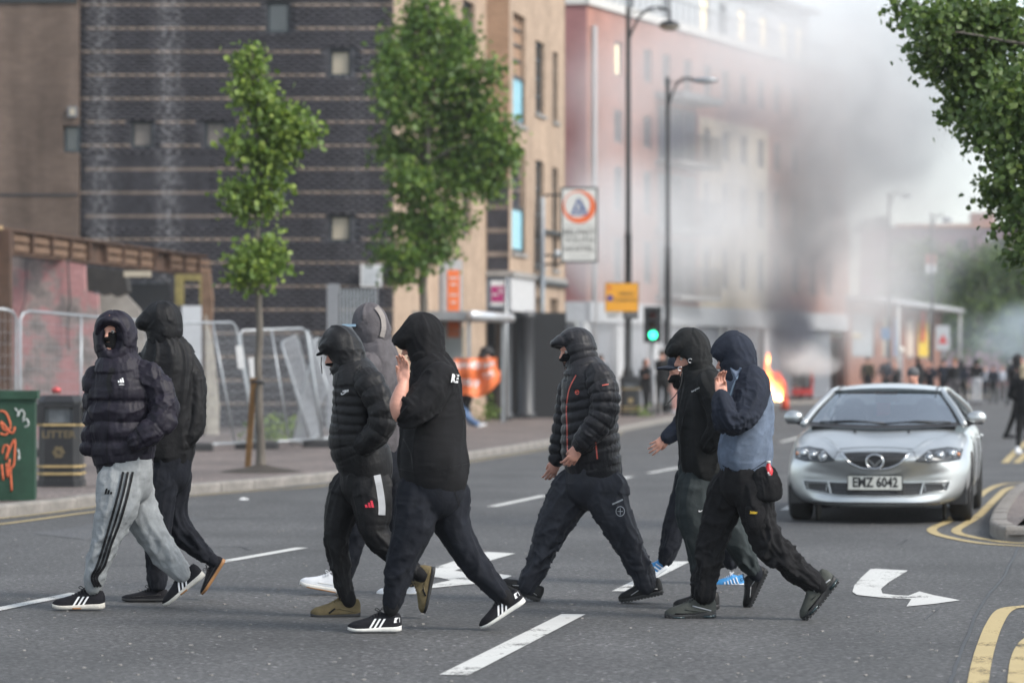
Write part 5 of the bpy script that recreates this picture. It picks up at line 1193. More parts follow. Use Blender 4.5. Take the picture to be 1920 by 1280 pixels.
T = thing('bus_stop_sign', 'magenta and white bus stop flag on a thin grey post', 'bus stop', (*W(949, 0, 79)[:2], .118)); A, B = W(920, 573, 79), W(945, 526, 79)
MB().tube([W(949, 0, 79)*[1, 1, 0] + [0, 0, .118], W(949, 520, 79)], .035, 8).build('post', M_GALV, T, True); MB().box((A[0], 79, A[2]), (B[0]+.04, 79.03, B[2])).build('flag', M_LOGO_, T)
mg_ = mat('magenta', (.33, .02, .13), .5); a, b = W(921, 566, 79), W(945, 536, 79); MB().box((a[0], 78.99, a[2]), (b[0], 78.998, b[2])).build('magenta_panel', mg_, T)
text_on('lettering', '9', (b[0]-.09, 78.98, (a[2]+b[2])/2+.05), .22, M_LOGO_, T); MB().box((a[0]+.03, 78.984, a[2]+.16), (a[0]+.16, 78.989, a[2]+.20)).build('print_line', M_LOGO_, T)
# ---- railings and weeds beyond the entrance
T = thing('iron_railings', 'black iron railings past the hostel entrance columns', 'railings', (W(1020, 0, 93)[0], 93, .118)); a0, a1 = W(1003, 0, 92), W(1064, 0, 96)
for i in range(14):
    p = a0 + (a1-a0)*i/13; MB().tube([(p[0], p[1], .118), (p[0], p[1], 1.75)], .018, 6).build('baluster', M_BLKP, T)
for z in (.45, 1.6): MB().tube([(a0[0], a0[1], z), (a1[0], a1[1], z)], .022, 6).build('rail', M_BLKP, T)
leaves('weeds', [((W(1010+10*i, 0, 93)[0], 93.2, .118+.28), (.28, .3, .35)) for i in range(5)], 700, .10, M_LEAF1, None, 33)['kind'] = 'stuff'
leaves('weeds', [((W(1205, 0, 88)[0], 87.2, .22), (.15, .2, .12)), ((W(915, 0, 80)[0], 80.2, .4), (.25, .2, .35)), ((W(495, 0, 58)[0], 58.2, .35), (.6, .4, .25)), ((W(535, 0, 60)[0], 60, .3), (.4, .4, .2))], 500, .09, M_LEAF1, None, 34)['kind'] = 'stuff'
# ---- far road furniture
T = thing('traffic_cone', 'orange traffic cone standing beside the fire', 'cone', G(1472, 769)); c = G(1472, 769)
MB().add(*box_bev((c[0], c[1], 0), (.21, .21, .05))).build('base', M_BLKP, T); MB().lathe((c[0], c[1], .05), [(.15, 0), (.11, .32), (.108, .34), (.03, .85), (.02, .88)], 18).build('cone_body', mat('cone_orange', (.70, .09, .04), .5), T, True)
MB().lathe((c[0], c[1], .05), [(.104, .40), (.075, .56)], 18).build('reflective_band', mat('cone_band', (.60, .14, .08), .5), T, True)
T = thing('burning_cart', 'red wheeled cart piled with grey scrap, burning beside the traffic cone', 'cart', G(1497, 752)); dB = 132.0; a, b = W(1482, 0, dB), W(1527, 0, dB); mr = mat('cart_red', (.42, .03, .03), .5, var=.2); ms = mat('charred_scrap', (.09, .10, .11), .7, var=.5, scale=3)
MB().box((a[0]-.3, dB, .28), (b[0]-.12, dB+.9, .55)).build('tray', mr, T)
for x in (a[0]-.2, b[0]-.1): 
    for y in (dB+.05, dB+.8): MB().tube([(x, y, .28), (x, y, 1.35)], .05, 8).build('upright', mr, T)
MB().tube([(b[0]-.1, dB+.05, 1.33), (b[0]-.1, dB+.8, 1.33)], .05, 8).build('handle', mr, T)
for x in (a[0]-.1, (a[0]+b[0])/2, b[0]-.2): MB().tube([(x, dB+.1, .15), (x, dB+.18, .15)], .15, 14).build('wheel', M_BLKP, T)
for i in range(7): MB().obox((a[0]-.1+.85*random.random(), dB+.2+.5*random.random(), .75+.45*random.random()), (random.uniform(.15, .35), .05, .12), (-.05, .2, .05), (0, .05, random.uniform(.08, .25))).build('scrap_panel', ms, T)
# fire
def flame_mat():
    m = bpy.data.materials.new('flame'); m.use_nodes = True; t = m.node_tree; n, L = t.nodes, t.links; n.remove(n['Principled BSDF'])
    tc = N_(n, 'TexCoord'); sx = N_(n, 'SeparateXYZ'); L.new(tc.outputs['Generated'], sx.inputs[0]); nz = N_(n, 'TexNoise', Scale=2.2, Detail=3.0); L.new(tc.outputs['Object'], nz.inputs['Vector'])
    ad = N_(n, 'Math', operation='MULTIPLY_ADD'); L.new(nz.outputs['Fac'], ad.inputs[0]); ad.inputs[1].default_value = .7; L.new(sx.outputs[2], ad.inputs[2])
    c = ramp(n, L, ad.outputs[0], [(.35, (1.0, .80, .45)), (.65, (1.0, .50, .14)), (.95, (1.0, .20, .05)), (1.3, (.8, .10, .04))]); e = N_(n, 'Emission'); L.new(c, e.inputs[0])
    st = N_(n, 'MapRange'); st.inputs['From Min'].default_value = .35; st.inputs['From Max'].default_value = 1.15; st.inputs['To Min'].default_value = 7.5; st.inputs['To Max'].default_value = 1.3; L.new(ad.outputs[0], st.inputs[0]); L.new(st.outputs[0], e.inputs[1])
    tr = N_(n, 'BsdfTransparent'); mx = N_(n, 'MixShader'); al = N_(n, 'MapRange'); al.inputs['From Min'].default_value = .7; al.inputs['From Max'].default_value = 1.25; al.inputs['To Min'].default_value = .0; al.inputs['To Max'].default_value = .8
    L.new(ad.outputs[0], al.inputs[0]); L.new(al.outputs[0], mx.inputs[0]); L.new(e.outputs[0], mx.inputs[1]); L.new(tr.outputs[0], mx.inputs[2]); L.new(mx.outputs[0], n['Material Output'].inputs['Surface']); return m
MF = flame_mat(); dF = 128.0; T = thing('bonfire', 'orange and yellow fire burning on the road beside the cone', 'fire', G(1450, 752))
for name_, ch_ in (('flame', [(1450,747,17,0,.4),(1452,732,19),(1454,716,15),(1450,702,6)]), ('flame', [(1440,744,9,.2,.25),(1441,722,12),(1437,700,9),(1433,672,5),(1431,655,2)]), ('flame', [(1462,748,8,-.2,.2),(1463,730,7),(1464,715,2)]), ('flame', [(1431,690,5,.3,.12),(1434,668,7),(1432,650,4),(1430,640,2)]), ('flame', [(1432,622,4,.3,.1),(1431,619,4)])):
    V, Q = surface(chain(dF, ch_, 0, k=.05), .06, {0: dict(big=.10)}, 1, 3.0); mesh('flame', V, Q, MF, T, True)
for i in range(6):
    x = 1436+6*i; p = G(x, 752); MB().obox((p[0], dF+random.uniform(-.3, .3), .12), (.25, .05, .03), (-.05, .06, 0), (0, 0, .10)).build('charred_wood', M_BLKP, T)
# globe beacon, warning board, banners, roadside sign at the far crossing
T = thing('globe_beacon', 'white globe beacon on a post by the shop row', 'beacon', (*W(1690, 0, 140)[:2], 0)); c = W(1690, 656, 140); MB().tube([(c[0], c[1], 0), c], .06, 8).build('post', M_STEEL, T, True); MB().sphere(c, .14, 12, 8).build('globe', mat('white_globe', (.7, .68, .62), .4), T, True)
T = thing('warning_board', 'pale board with red triangle on a post near the crowd', 'sign', (*W(1768, 0, 150)[:2], 0)); a, b = W(1755, 656, 150), W(1781, 610, 150); MB().box((a[0], 150, a[2]), (b[0], 150.04, b[2])).build('board', M_GREYP_, T); MB().tube([((a[0]+b[0])/2, 150.05, 0), ((a[0]+b[0])/2, 150.05, b[2])], .05, 8).build('post', M_STEEL, T, True)
mesh('red_triangle', [(a[0]+.1, 149.99, a[2]+.3), (b[0]-.1, 149.99, a[2]+.3), ((a[0]+b[0])/2, 149.99, a[2]+.75)], [(0,1,2)], MC['sign_red'], T)
T = thing('blue_sign', 'small blue roadside sign on a post before the shop row', 'sign', (*W(1660, 0, 148)[:2], 0)); a, b = W(1652, 636, 148), W(1670, 614, 148); MB().box((a[0], 148, a[2]), (b[0], 148.04, b[2])).build('board', MC['poster_blue'], T); MB().tube([((a[0]+b[0])/2, 148.06, 0), ((a[0]+b[0])/2, 148.06, b[2])], .05, 8).build('post', M_STEEL, T, True)
T = thing('banner_post', 'pair of faded red and white banners on a post in front of the trees', 'banner', (*W(1747, 0, 172)[:2], 0)); 
for x0, x1 in ((1736, 1744), (1748, 1755)):
    a, b = W(x0, 495, 171.5), W(x1, 476, 171.5); MB().box((a[0], 171.5, a[2]), (b[0], 171.53, b[2])).build('banner', mat('faded_red_banner', (.40, .16, .12), .8), T); a2 = W(x0, 512, 171.5); MB().box((a2[0], 171.5, a2[2]), (b[0], 171.53, a[2]-.003)).build('banner_foot', M_LOGO_, T)
# ================================================================ silver saloon
CO = np.array([(1640-960)/F*30.2, 30.2, 0.]); CL = unit([.18, 1, 0]); CR = np.array([CL[1], -CL[0], 0])
def cp_(x, b, z): return CO + CR*x + CL*b + np.array([0, 0, z])
car = thing('parked_car', 'silver saloon car facing the camera on the right side of the road', 'car', cp_(0, 2.3, 0))
def _silver(t, n, L, b):
    tc = N_(n, 'TexCoord'); nz = N_(n, 'TexNoise', Scale=2.5, Detail=5.0); L.new(tc.outputs['Object'], nz.inputs['Vector'])
    L.new(ramp(n, L, nz.outputs['Fac'], [(.3, (.44, .465, .475)), (.7, (.52, .54, .55))]), b.inputs['Base Color']); b.inputs['Metallic'].default_value = .8
    L.new(ramp(n, L, nz.outputs['Fac'], [(.3, .34), (.7, .46)]), b.inputs['Roughness']); b.inputs['Coat Weight'].default_value = .7; b.inputs['Coat Roughness'].default_value = .10
M_SIL = node_mat('silver_paint', _silver)
M_CARB = mat('car_black_plastic', (.018, .018, .020), .5, var=.1); M_CHR = mat('chrome', (.62, .63, .65), .15, 1.0, var=0)
st = [  # b, half width, z bottom, z shoulder, z top, ridge
 (0.00, .60, .20, .52, .60, 0), (0.035, .76, .165, .56, .655, 0), (0.12, .845, .15, .60, .70, .002), (0.30, .872, .15, .655, .735, .008), (.55, .880, .17, .70, .782, .014), (.90, .886, .19, .75, .84, .016), (1.12, .886, .19, .80, .885, .012),
 (1.40, .886, .19, .84, .915, 0), (2.2, .888, .19, .86, .93, 0), (3.2, .886, .19, .87, .95, 0), (3.85, .88, .20, .87, .965, 0), (4.35, .86, .22, .84, .955, 0), (4.58, .80, .25, .78, .90, 0), (4.66, .66, .30, .70, .80, 0)]
V = []; Fc = []; NP = 19
for b, w_, zb, zs, zt, rg in st:
    half = [(.0, zb), (.55*w_, zb), (.86*w_, zb + .01), (.97*w_, zb+.09), (1.0*w_, zb+.22*(zs-zb)+.1), (1.005*w_, zb+.75*(zs-zb)), (.965*w_, zs), (.80*w_, zs + (zt-zs)*.72), (.55*w_, zt - .004 + rg), (.0, zt)]
    full = [(x, z) for x, z in half] + [(-x, z) for x, z in half[-2:0:-1]]
    for x, z in full:
        k = abs(x)/.885; sw = .40*k**2.6*max(0, 1-b/1.1) - .22*k**3*max(0, (b-3.6)/1.06); lift = .13*k**5*max(0, 1-b/.75) if z < .35 else 0
        V.append(cp_(x, b + sw, z + lift))
n_ = len(full)
for i in range(len(st)-1):
    for j in range(n_): a_, c_ = i*n_+j, i*n_+(j+1) % n_; Fc.append((a_, a_+n_, c_+n_, c_))
Fc.append(tuple(range(n_))); Fc.append(tuple(range(len(V)-1, len(V)-n_-1, -1)))
tmp = mesh('tmpbody', V, Fc, M_SIL); bm = bmesh.new(); bm.from_mesh(tmp.data); bmesh.ops.recalc_face_normals(bm, faces=bm.faces); bm.to_mesh(tmp.data); bm.free()
sm = tmp.modifiers.new('s', 'SUBSURF'); sm.levels = 3; cutters = []
for b in (.95, 3.62):
    for sg in (-1, 1):
        mb = MB().tube([cp_(sg*.60, b, .315), cp_(sg*1.1, b, .315)], .355, 28); c_ = mb.build('tmpcut', M_CARB); cutters.append(c_)
        bm = bmesh.new(); bm.from_mesh(c_.data); bmesh.ops.recalc_face_normals(bm, faces=bm.faces); bm.to_mesh(c_.data); bm.free()
        bo = tmp.modifiers.new('b', 'BOOLEAN'); bo.object = c_; bo.operation = 'DIFFERENCE'; bo.solver = 'EXACT'
dg = bpy.context.evaluated_depsgraph_get(); me = bpy.data.meshes.new_from_object(tmp.evaluated_get(dg))
BV = np.array([v.co[:] for v in me.vertices]); BF = [tuple(p.vertices) for p in me.polygons]
for o in cutters + [tmp]: bpy.data.objects.remove(o)
mesh('body', BV, BF, M_SIL, car, True); BB_ = BVHTree.FromPolygons([tuple(v) for v in BV], BF)
def ccast(x, z, off): 
    h = BB_.ray_cast(Vector(cp_(x, -1, z)), Vector(CL)); return np.array(h[0]) - CL*off if h[0] is not None else cp_(x, .5, z)
def scast(b, z, off, sg=1):
    h = BB_.ray_cast(Vector(cp_(2*sg, b, z)), Vector(-CR*sg)); return np.array(h[0]) + CR*sg*off if h[0] is not None else cp_(.89*sg, b, z)
def dens(poly, n=4):
    out = []
    for i, p in enumerate(poly):
        q = poly[(i+1) % len(poly)]
        for k in range(n): out.append((p[0] + (q[0]-p[0])*k/n, p[1] + (q[1]-p[1])*k/n))
    return out
def fdec(poly, off, m, name, par=None, n=4, cast=ccast):
    P_ = dens(poly, n); c = np.mean(P_, axis=0); k = len(P_); V = []
    for s in (1, .85, .7, .52, .34, .17): V += [cast(c[0]+(x-c[0])*s, c[1]+(z-c[1])*s, off) for x, z in P_]
    V.append(cast(c[0], c[1], off)); Fc = [(r*k+i, (r+1)*k+i, (r+1)*k+(i+1) % k, r*k+(i+1) % k) for r in range(5) for i in range(k)] + [(5*k+i, 6*k, 5*k+(i+1) % k) for i in range(k)]
    return mesh(name, V, Fc, m, par or car, True)
def ftube(poly, off, r, m, name, par=None, cast=ccast, close=True, n=5):
    P_ = dens(poly + ([poly[0]] if close else []), n)[:-(n-1)] if close else dens(poly, n)[:-(n-1)]
    P_ = dens(poly, n) + [poly[0]] if close else [q for a, b in zip(poly[:-1], poly[1:]) for q in [(a[0]+(b[0]-a[0])*k/n, a[1]+(b[1]-a[1])*k/n) for k in range(n)]] + [poly[-1]]
    return MB().tube([cast(x, z, off) for x, z in P_], r, 6, False).build(name, m, par or car, True)
for b in (.95, 3.62):
    for sg in (-1, 1):
        c = cp_(sg*.775, b, .318); w0 = mesh('wheel', [], [], None, car) if False else None
        prof = [(.20, -.10), (.285, -.105), (.312, -.085), (.318, -.04), (.318, .04), (.312, .085), (.285, .105), (.20, .10)]
        V = []; k = 32
        for r, y in prof:
            for q in range(k): t = 2*PI*q/k; V.append(c + CR*y + CL*r*math.cos(t) + np.array([0, 0, r*math.sin(t)]))
        Fc = [(i*k+q, i*k+(q+1) % k, (i+1)*k+(q+1) % k, (i+1)*k+q) for i in range(len(prof)-1) for q in range(k)]
        wl = mesh('wheel', V, Fc, mat('tyre', (.020, .020, .021), .85, var=.2), car, True)
        rim = MB()
        for q in range(7):
            t = 2*PI*q/7; d_ = CL*math.cos(t) + np.array([0, 0, math.sin(t)]); e_ = np.cross(d_, CR); rim.obox(c + CR*sg*.075 + d_*.105, d_*.10, e_*.024, CR*.012)
        rim.tube([c + CR*sg*.07, c + CR*sg*.095], .05, 14); rim.build('rim', mat('alloy', (.38, .39, .40), .35, .8, var=.05), wl)
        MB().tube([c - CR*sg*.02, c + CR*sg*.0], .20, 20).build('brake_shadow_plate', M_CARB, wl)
        MB().tube([cp_(sg*.60, b, .318), cp_(sg*.62, b, .318)], .34, 20).build('arch_liner', M_CARB, car)
# grille, intakes, lights
mg = mat('grille_mesh', (.012, .012, .013), .4, var=.1)
gpoly_ = [(-.315, .668), (-.20, .678), (0, .682), (.20, .678), (.315, .668), (.235, .575), (.12, .528), (0, .518), (-.12, .528), (-.235, .575)]
fdec(gpoly_, .004, mg, 'grille', n=6); ftube(gpoly_[4:] + gpoly_[:1], .008, .010, M_CHR, 'grille_surround', close=False)
fdec([(-.34, .700), (-.18, .712), (0, .716), (.18, .712), (.34, .700), (.30, .676), (0, .690), (-.30, .676)], .006, M_SIL, 'grille_top_bar')
for q in range(5): z = .548 + .024*q; x = [.13, .19, .235, .262, .285][q]; ftube([(-x, z), (x, z)], .005, .003, mat('grille_bar', (.09, .09, .095), .4, .5, var=0), 'grille_bar', close=False, n=9)
for q in range(19): x = -.27 + .03*q; z0 = .535 + max(0, abs(x)-.1)*.33; ftube([(x, z0), (x, .655)], .005, .002, MC['grille_bar'], 'grille_bar', close=False, n=3)
c = ccast(0, .592, .018)
def onf(x, z, o=0): return c + CR*x + np.array([0, 0, z]) - CL*o
MB().tube([onf(.080*math.cos(t), .068*math.sin(t)) for t in np.linspace(0, 2*PI, 33)], .0095, 8, False).build('emblem_ring', M_CHR, car, True)
em = [(-.066, .030), (-.045, .018), (-.022, -.002), (0, -.030), (.022, -.002), (.045, .018), (.066, .030), (.058, .000), (.040, -.012), (.024, -.034), (0, -.050), (-.024, -.034), (-.040, -.012), (-.058, .0)]
MB().prism([onf(x, z, .006) for x, z in em], CL*.010).build('emblem_wings', M_CHR, car)
MB().prism([onf(.074*math.cos(t), .062*math.sin(t), -.006) for t in np.linspace(0, 2*PI, 25)[:-1]], CL*.008).build('emblem_disc', M_CARB, car)
inp = [(-.70, .405), (-.35, .392), (0, .388), (.35, .392), (.70, .405), (.665, .315), (.35, .268), (0, .262), (-.35, .268), (-.665, .315)]
fdec(inp, .005, mg, 'lower_intake', n=8); ftube(inp, .004, .007, M_SIL, 'intake_lip')
for x in (-.43, .43): ftube([(x*1.05, .398), (x*.98, .285)], .008, .009, M_SIL, 'intake_divider', close=False)
for z in (.30, .335, .365): ftube([(-.39, z), (.39, z)], .006, .0035, MC['grille_bar'], 'intake_bar', close=False, n=8)
for x in (-.27, -.20, .20, .27): ftube([(x, .38), (x, .275)], .008, .006, M_CARB, 'intake_strut', close=False)
for sg in (-1, 1):
    ftube([(sg*.66, .385), (sg*.64, .32), (sg*.47, .30), (sg*.46, .385)], .008, .0025, M_SIL, 'fog_trim')
    pl = [(sg*.800, .700), (sg*.66, .722), (sg*.50, .700), (sg*.375, .598), (sg*.50, .585), (sg*.68, .590), (sg*.785, .612)]
    hl = fdec(pl, .003, mat('headlight_well', (.045, .05, .055), .25, .3, var=.1), 'headlight')
    for x, z, r in ((.50, .632, .034), (.60, .648, .040), (.705, .660, .046)):
        cc = ccast(sg*x, z, .010); MB().sphere(cc, r*.8, 14, 9).build('lamp_unit', mat('lamp_lens', (.5, .54, .58), .08, .6, var=0), hl, True)
        MB().tube([cc - CL*.014 + CR*r*math.cos(t) + np.array([0, 0, r*math.sin(t)]) for t in np.linspace(0, 2*PI, 21)], .006, 6, False).build('lamp_ring', M_CHR, hl, True)
    cc = ccast(sg*.765, .655, .012); MB().sphere(cc, .020, 10, 7).build('indicator', mat('amber_lens', (.6, .25, .12), .2, var=0), hl, True)
    ftube(pl, .006, .004, M_CARB, 'headlight_seal', hl)
    ftube([(sg*.345, .704), (sg*.40, .60), (sg*.40, .592)], .003, .0025, M_CARB, 'shut_line', close=False)
ftube([(-.36, .706), (-.18, .720), (0, .724), (.18, .720), (.36, .706)], .0035, .003, M_CARB, 'bonnet_shut_line', close=False)
ftube([(-.60, .205), (-.3, .200), (0, .200), (.3, .200), (.60, .205)], .010, .010, M_CARB, 'lower_lip', close=False)
pc = ccast(0, .392, .030); mb = MB().obox(pc, CR*.262, CL*.006, (0, 0, .074)); mb.build('number_plate', mat('plate_white', (.60, .60, .56), .35, var=.06), car)
pb = mat('plate_black', (.015, .015, .016), .4, var=0)
for a, b_ in ((CR*0 + np.array([0, 0, .0695]), (.262, .0045)), (np.array([0, 0, -.0695]), (.262, .0045))): MB().obox(pc + a - CL*.0072, CR*b_[0], CL*.001, (0, 0, b_[1])).build('plate_border', pb, car)
for s in (-1, 1): MB().obox(pc + CR*s*.2575 - CL*.0072, CR*.0045, CL*.001, (0, 0, .0645)).build('plate_border', pb, car)
text_on('plate_lettering', 'EMZ 6042', pc - CL*.0085, .128, pb, car, u=CR, bold=.0042, width=.80)
# greenhouse
def glassm(name, tint, f):
    m = bpy.data.materials.new(name); m.use_nodes = True; t = m.node_tree; n, L = t.nodes, t.links; n.remove(n['Principled BSDF'])
    tr = N_(n, 'BsdfTransparent'); tr.inputs[0].default_value = (*tint, 1); gl = N_(n, 'BsdfGlossy'); gl.inputs['Roughness'].default_value = .04; gl.inputs[0].default_value = (.9, .95, 1, 1); lw = N_(n, 'LayerWeight'); lw.inputs[0].default_value = f
    mx = N_(n, 'MixShader'); mx.inputs[0].default_value = f; L.new(tr.outputs[0], mx.inputs[1]); L.new(gl.outputs[0], mx.inputs[2]); L.new(mx.outputs[0], n['Material Output'].inputs['Surface']); return m
M_WS = glassm('windscreen_glass', (.75, .82, .84), .46); M_SG = glassm('side_glass', (.28, .33, .33), .3)
def patch(fn, nu, nv, name, m, par=car):
    V = [fn(i/nu, j/nv) for j in range(nv+1) for i in range(nu+1)]; return mesh(name, V, [(j*(nu+1)+i, j*(nu+1)+i+1, (j+1)*(nu+1)+i+1, (j+1)*(nu+1)+i) for j in range(nv) for i in range(nu)], m, par, True)
def ws(u, v, g=0.0):
    s = 2*u-1; xb, xt = .755+g, .525+g; x = s*(xb + (xt-xb)*v); b = (1.06 + .30*s*s)*(1-v) + (1.84 + .14*s*s)*v - .02*math.sin(PI*v); z = (.905+.03*abs(s)**2)*(1-v) + (1.243 - .016*s*s)*v + .02*math.sin(PI*v); return cp_(x, b, z)
patch(ws, 14, 8, 'windscreen', M_WS)
def band(u0, u1, v0, v1, off, nm):   # black frit bands lying just inside the glass
    return patch(lambda u, v: ws(u0+(u1-u0)*u, v0+(v1-v0)*v) - CL*off + np.array([0, 0, off*.6]), 10, 3, nm, M_CARB)
for a in ((0, 1, -.03, .03), (0, .022, .03, .97), (.978, 1, .03, .97)): band(*a, .004, 'windscreen_seal')
patch(lambda u, v: ws(.40+.2*u, .90+.08*v) - CL*.004, 6, 2, 'sensor_patch', M_CARB)
def roof(u, v): s = 2*u-1; b = 1.84 + .14*s*s*(1-v) + 1.62*v; return cp_(s*(.530 + .02*math.sin(PI*v)), b, 1.246 - .018*s*s + .080*math.sin(PI*min(1, .12+v*.88))*(1-.35*s*s) - .012*v)
patch(roof, 12, 10, 'roof', M_SIL)
patch(lambda u, v: (lambda s: cp_(s*(.53 + (.70-.53)*v), 3.46 + .10*s*s + .58*v, 1.238 - .018*s*s - .25*v + .03*math.sin(PI*v)))(2*u-1), 10, 5, 'rear_window', M_SG)
for sg in (-1, 1):
    MB().tube(catmull([cp_(sg*.79, 1.30, .915), cp_(sg*.685, 1.58, 1.075), cp_(sg*.565, 1.93, 1.212), cp_(sg*.545, 2.3, 1.250), cp_(sg*.545, 3.1, 1.250), cp_(sg*.56, 3.45, 1.222), cp_(sg*.70, 3.9, 1.08), cp_(sg*.76, 4.15, .965)], 4), .032, 8).build('roof_pillar', M_SIL, car, True)
    for s_, rr in ((0, .005),): MB().tube(catmull([cp_(sg*.49, 1.90, 1.255), cp_(sg*.49, 2.4, 1.290), cp_(sg*.49, 3.3, 1.268)], 5), .006, 5).build('roof_channel', M_CARB, car, True)
    patch(lambda u, v: cp_(sg*(.815 - .255*v - .0*u), (1.42 + .50*v)*(1-u) + (3.95 - .55*v)*u, .925 + .30*v*1.0 - .0*u), 10, 5, 'side_window', M_SG)
    for b0 in (2.45,): MB().obox(cp_(sg*.70, b0, 1.075), CL*.045, CR*.008 , np.array(cp_(sg*.57, b0, 1.225) - cp_(sg*.815, b0, .925))/2).build('door_pillar', M_CARB, car)
    for b0 in (1.42, 2.47, 3.42): ftube([(b0, .86), (b0+.02, .55), (b0+(.0 if b0 < 3 else -.15), .26)], .003, .0035, M_CARB, 'door_shut_line', cast=lambda b, z, o: scast(b, z, o, sg), close=False)
    for b0 in (2.2, 3.15): h0 = scast(b0, .78, .02, sg); MB().tube([h0 - CL*.09, h0 + CR*sg*.015, h0 + CL*.09], .014, 6).build('door_handle', M_SIL, car, True)
    ftube([(1.0, .80), (1.42, .865), (3.9, .90)], .004, .008, M_CARB, 'window_trim', cast=lambda b, z, o: scast(b, z, o, sg), close=False) if False else None
    # mirrors
    m0 = cp_(sg*.895, 1.50, .985); V = []
    pr = [ell(m0, (.088, .058, .066), [CR, CL, np.array([0, 0, 1.])], k=.02), ell(m0 + CR*sg*.03 + CL*.01, (.072, .05, .064), [CR, CL, np.array([0, 0, 1.])], k=.02)]
    Vm, Qm = isosurf(pr, .012); mi = mesh('mirror', Vm, Qm, M_SIL, car, True)
    MB().tube([cp_(sg*.80, 1.50, .93), cp_(sg*.88, 1.50, .95), m0 - np.array([0, 0, .03])], [.035, .028, .03], 8).build('mirror_arm', M_CARB, mi, True)
    MB().obox(m0 + CR*sg*.0 - np.array([0, 0, .052]), CR*.07, CL*.04, (0, 0, .012)).build('mirror_base', M_CARB, mi)
for sg in (-1, 1):
    tc_ = [cp_(sg*(.35+.30*t), .16+.95*t, 0) for t in np.linspace(0, 1, 12)]; V = []
    for i, p in enumerate(tc_):
        for o_ in (-.03, 0, .045):
            h = BB_.ray_cast(Vector(p + CR*o_*sg + np.array([0, 0, 2.])), Vector((0, 0, -1))); q_ = np.array(h[0]) if h[0] is not None else p; V.append(q_ + np.array([0, 0, .012*math.sin(PI*min(1, (i+1)/8)) if o_ == 0 else .001]))
    mesh('bonnet_crease', V, [(3*i+j, 3*i+j+1, 3*i+j+4, 3*i+j+3) for i in range(11) for j in (0, 1)], M_SIL, car, False)
# wipers, washers
for a, b in (((-.62, 1.26, .945), (.02, 1.10, .935)), ((.02, 1.10, .930), (.66, 1.27, .945))): MB().tube([cp_(*a), (cp_(*a)+cp_(*b))/2 + [0, 0, .018], cp_(*b)], .009, 6).build('wiper', M_CARB, car, True)
patch(lambda u, v: (lambda s: cp_(s*.76, .98+.25*s*s+.09*v, .886+.022*s*s+.022*v))(2*u-1), 12, 2, 'scuttle_panel', M_CARB)
for x in (-.25, .27): MB().sphere(cp_(x, .92, .862), (.018, .02, .010), 8, 5).build('washer_jet', M_CARB, car, True)
# interior
mi_ = mat('interior_grey', (.05, .052, .055), .8, var=.1)
MB().obox(cp_(0, 1.45, .86), CR*.70, CL*.20, (0, 0, .06)).build('dashboard', mi_, car)
for x in (-.37, .37):
    pr = [ell(cp_(x, 2.35, .82), (.23, .09, .26), [CR, CL, np.array([0, 0, 1.])], k=.05), ell(cp_(x, 2.40, 1.10), (.12, .05, .075), [CR, CL, np.array([0, 0, 1.])], k=.03), seg(cp_(x, 2.38, .95), cp_(x, 2.4, 1.1), .05, .05)]
    Vs, Qs = isosurf(pr, .03); mesh('front_seat', Vs, Qs, mi_, car, True)
MB().obox(cp_(0, 3.25, .85), CR*.62, CL*.10, (0, 0, .24)).build('rear_seat', mi_, car)
MB().tube([cp_(-.37 + .18*math.cos(t), 1.74 + .05*math.sin(t), .93 + .16*math.sin(t)) for t in np.linspace(0, 2*PI, 25)], .014, 6, False).build('steering_wheel', M_CARB, car, True)
MB().obox(cp_(.0, 1.86, 1.165), CR*.12, CL*.015, (0, 0, .032)).build('rear_view_mirror', M_CARB, car)
MB().obox(cp_(-.10, 2.9, 1.06), CR*.07, CL*.03, (0, 0, .075)).build('red_cushion', mat('cushion_red', (.42, .05, .05), .8), car)
MB().obox(cp_(0, 2.4, .30), CR*.84, CL*1.95, (0, 0, .12)).build('floor_pan', M_CARB, car)
# ---------------------------------------------------------------- the nine people crossing
GRP = 'hooded people crossing the road'
TR = lambda at=(): {0: dict(drape=.008, fold=.005, big=.004), 1: dict(fold=.0085, ff=9, drape=.006, at=list(at), big=.003), 2: dict(fold=.0085, ff=9, drape=.006, at=list(at), big=.004)}
KN = [(.48, .10), (.98, .10)]
# A: plum padded jacket, grey joggers
f = Fig('person in plum padded jacket and grey joggers with black side stripes looking at the camera', 19.7, 225, GRP)
tr = f.ch([(238,866,50,0,.16),(238,905,47,0,.15)], 0) + f.ch([(224,898,42,-.07,.105),(221,940,40,-.09,.105),(211,975,34,-.09,.095),(201,1010,28,-.09,.09),(188,1050,22,-.09,.08),(177,1085,18,-.09,.068),(175,1101,13,-.09,.05)], 1) \
   + f.ch([(250,900,36,.07,.10),(259,945,33,.09,.10),(276,985,31,.09,.09),(301,1022,27,.09,.08),(327,1057,23,.09,.07),(343,1076,17,.09,.055)], 2)
T = f.garment('joggers', tr, .009, M_GREYJ, TR(KN), 1.0)
for i, (o1, o2) in enumerate(((0, 0), (9, 7), (18, 14))):
    f.ribbon(T, [(231+o1,884),(222+o1,925),(208+o1,975),(195+o2,1020),(182+o2,1060),(172+o2*.7,1082),(178+o2*.8,1100)], 4.6, M_JET, 'side_stripe', .011)
trefoil_bars(f, T, 203, 926, 11, M_JET, -1)
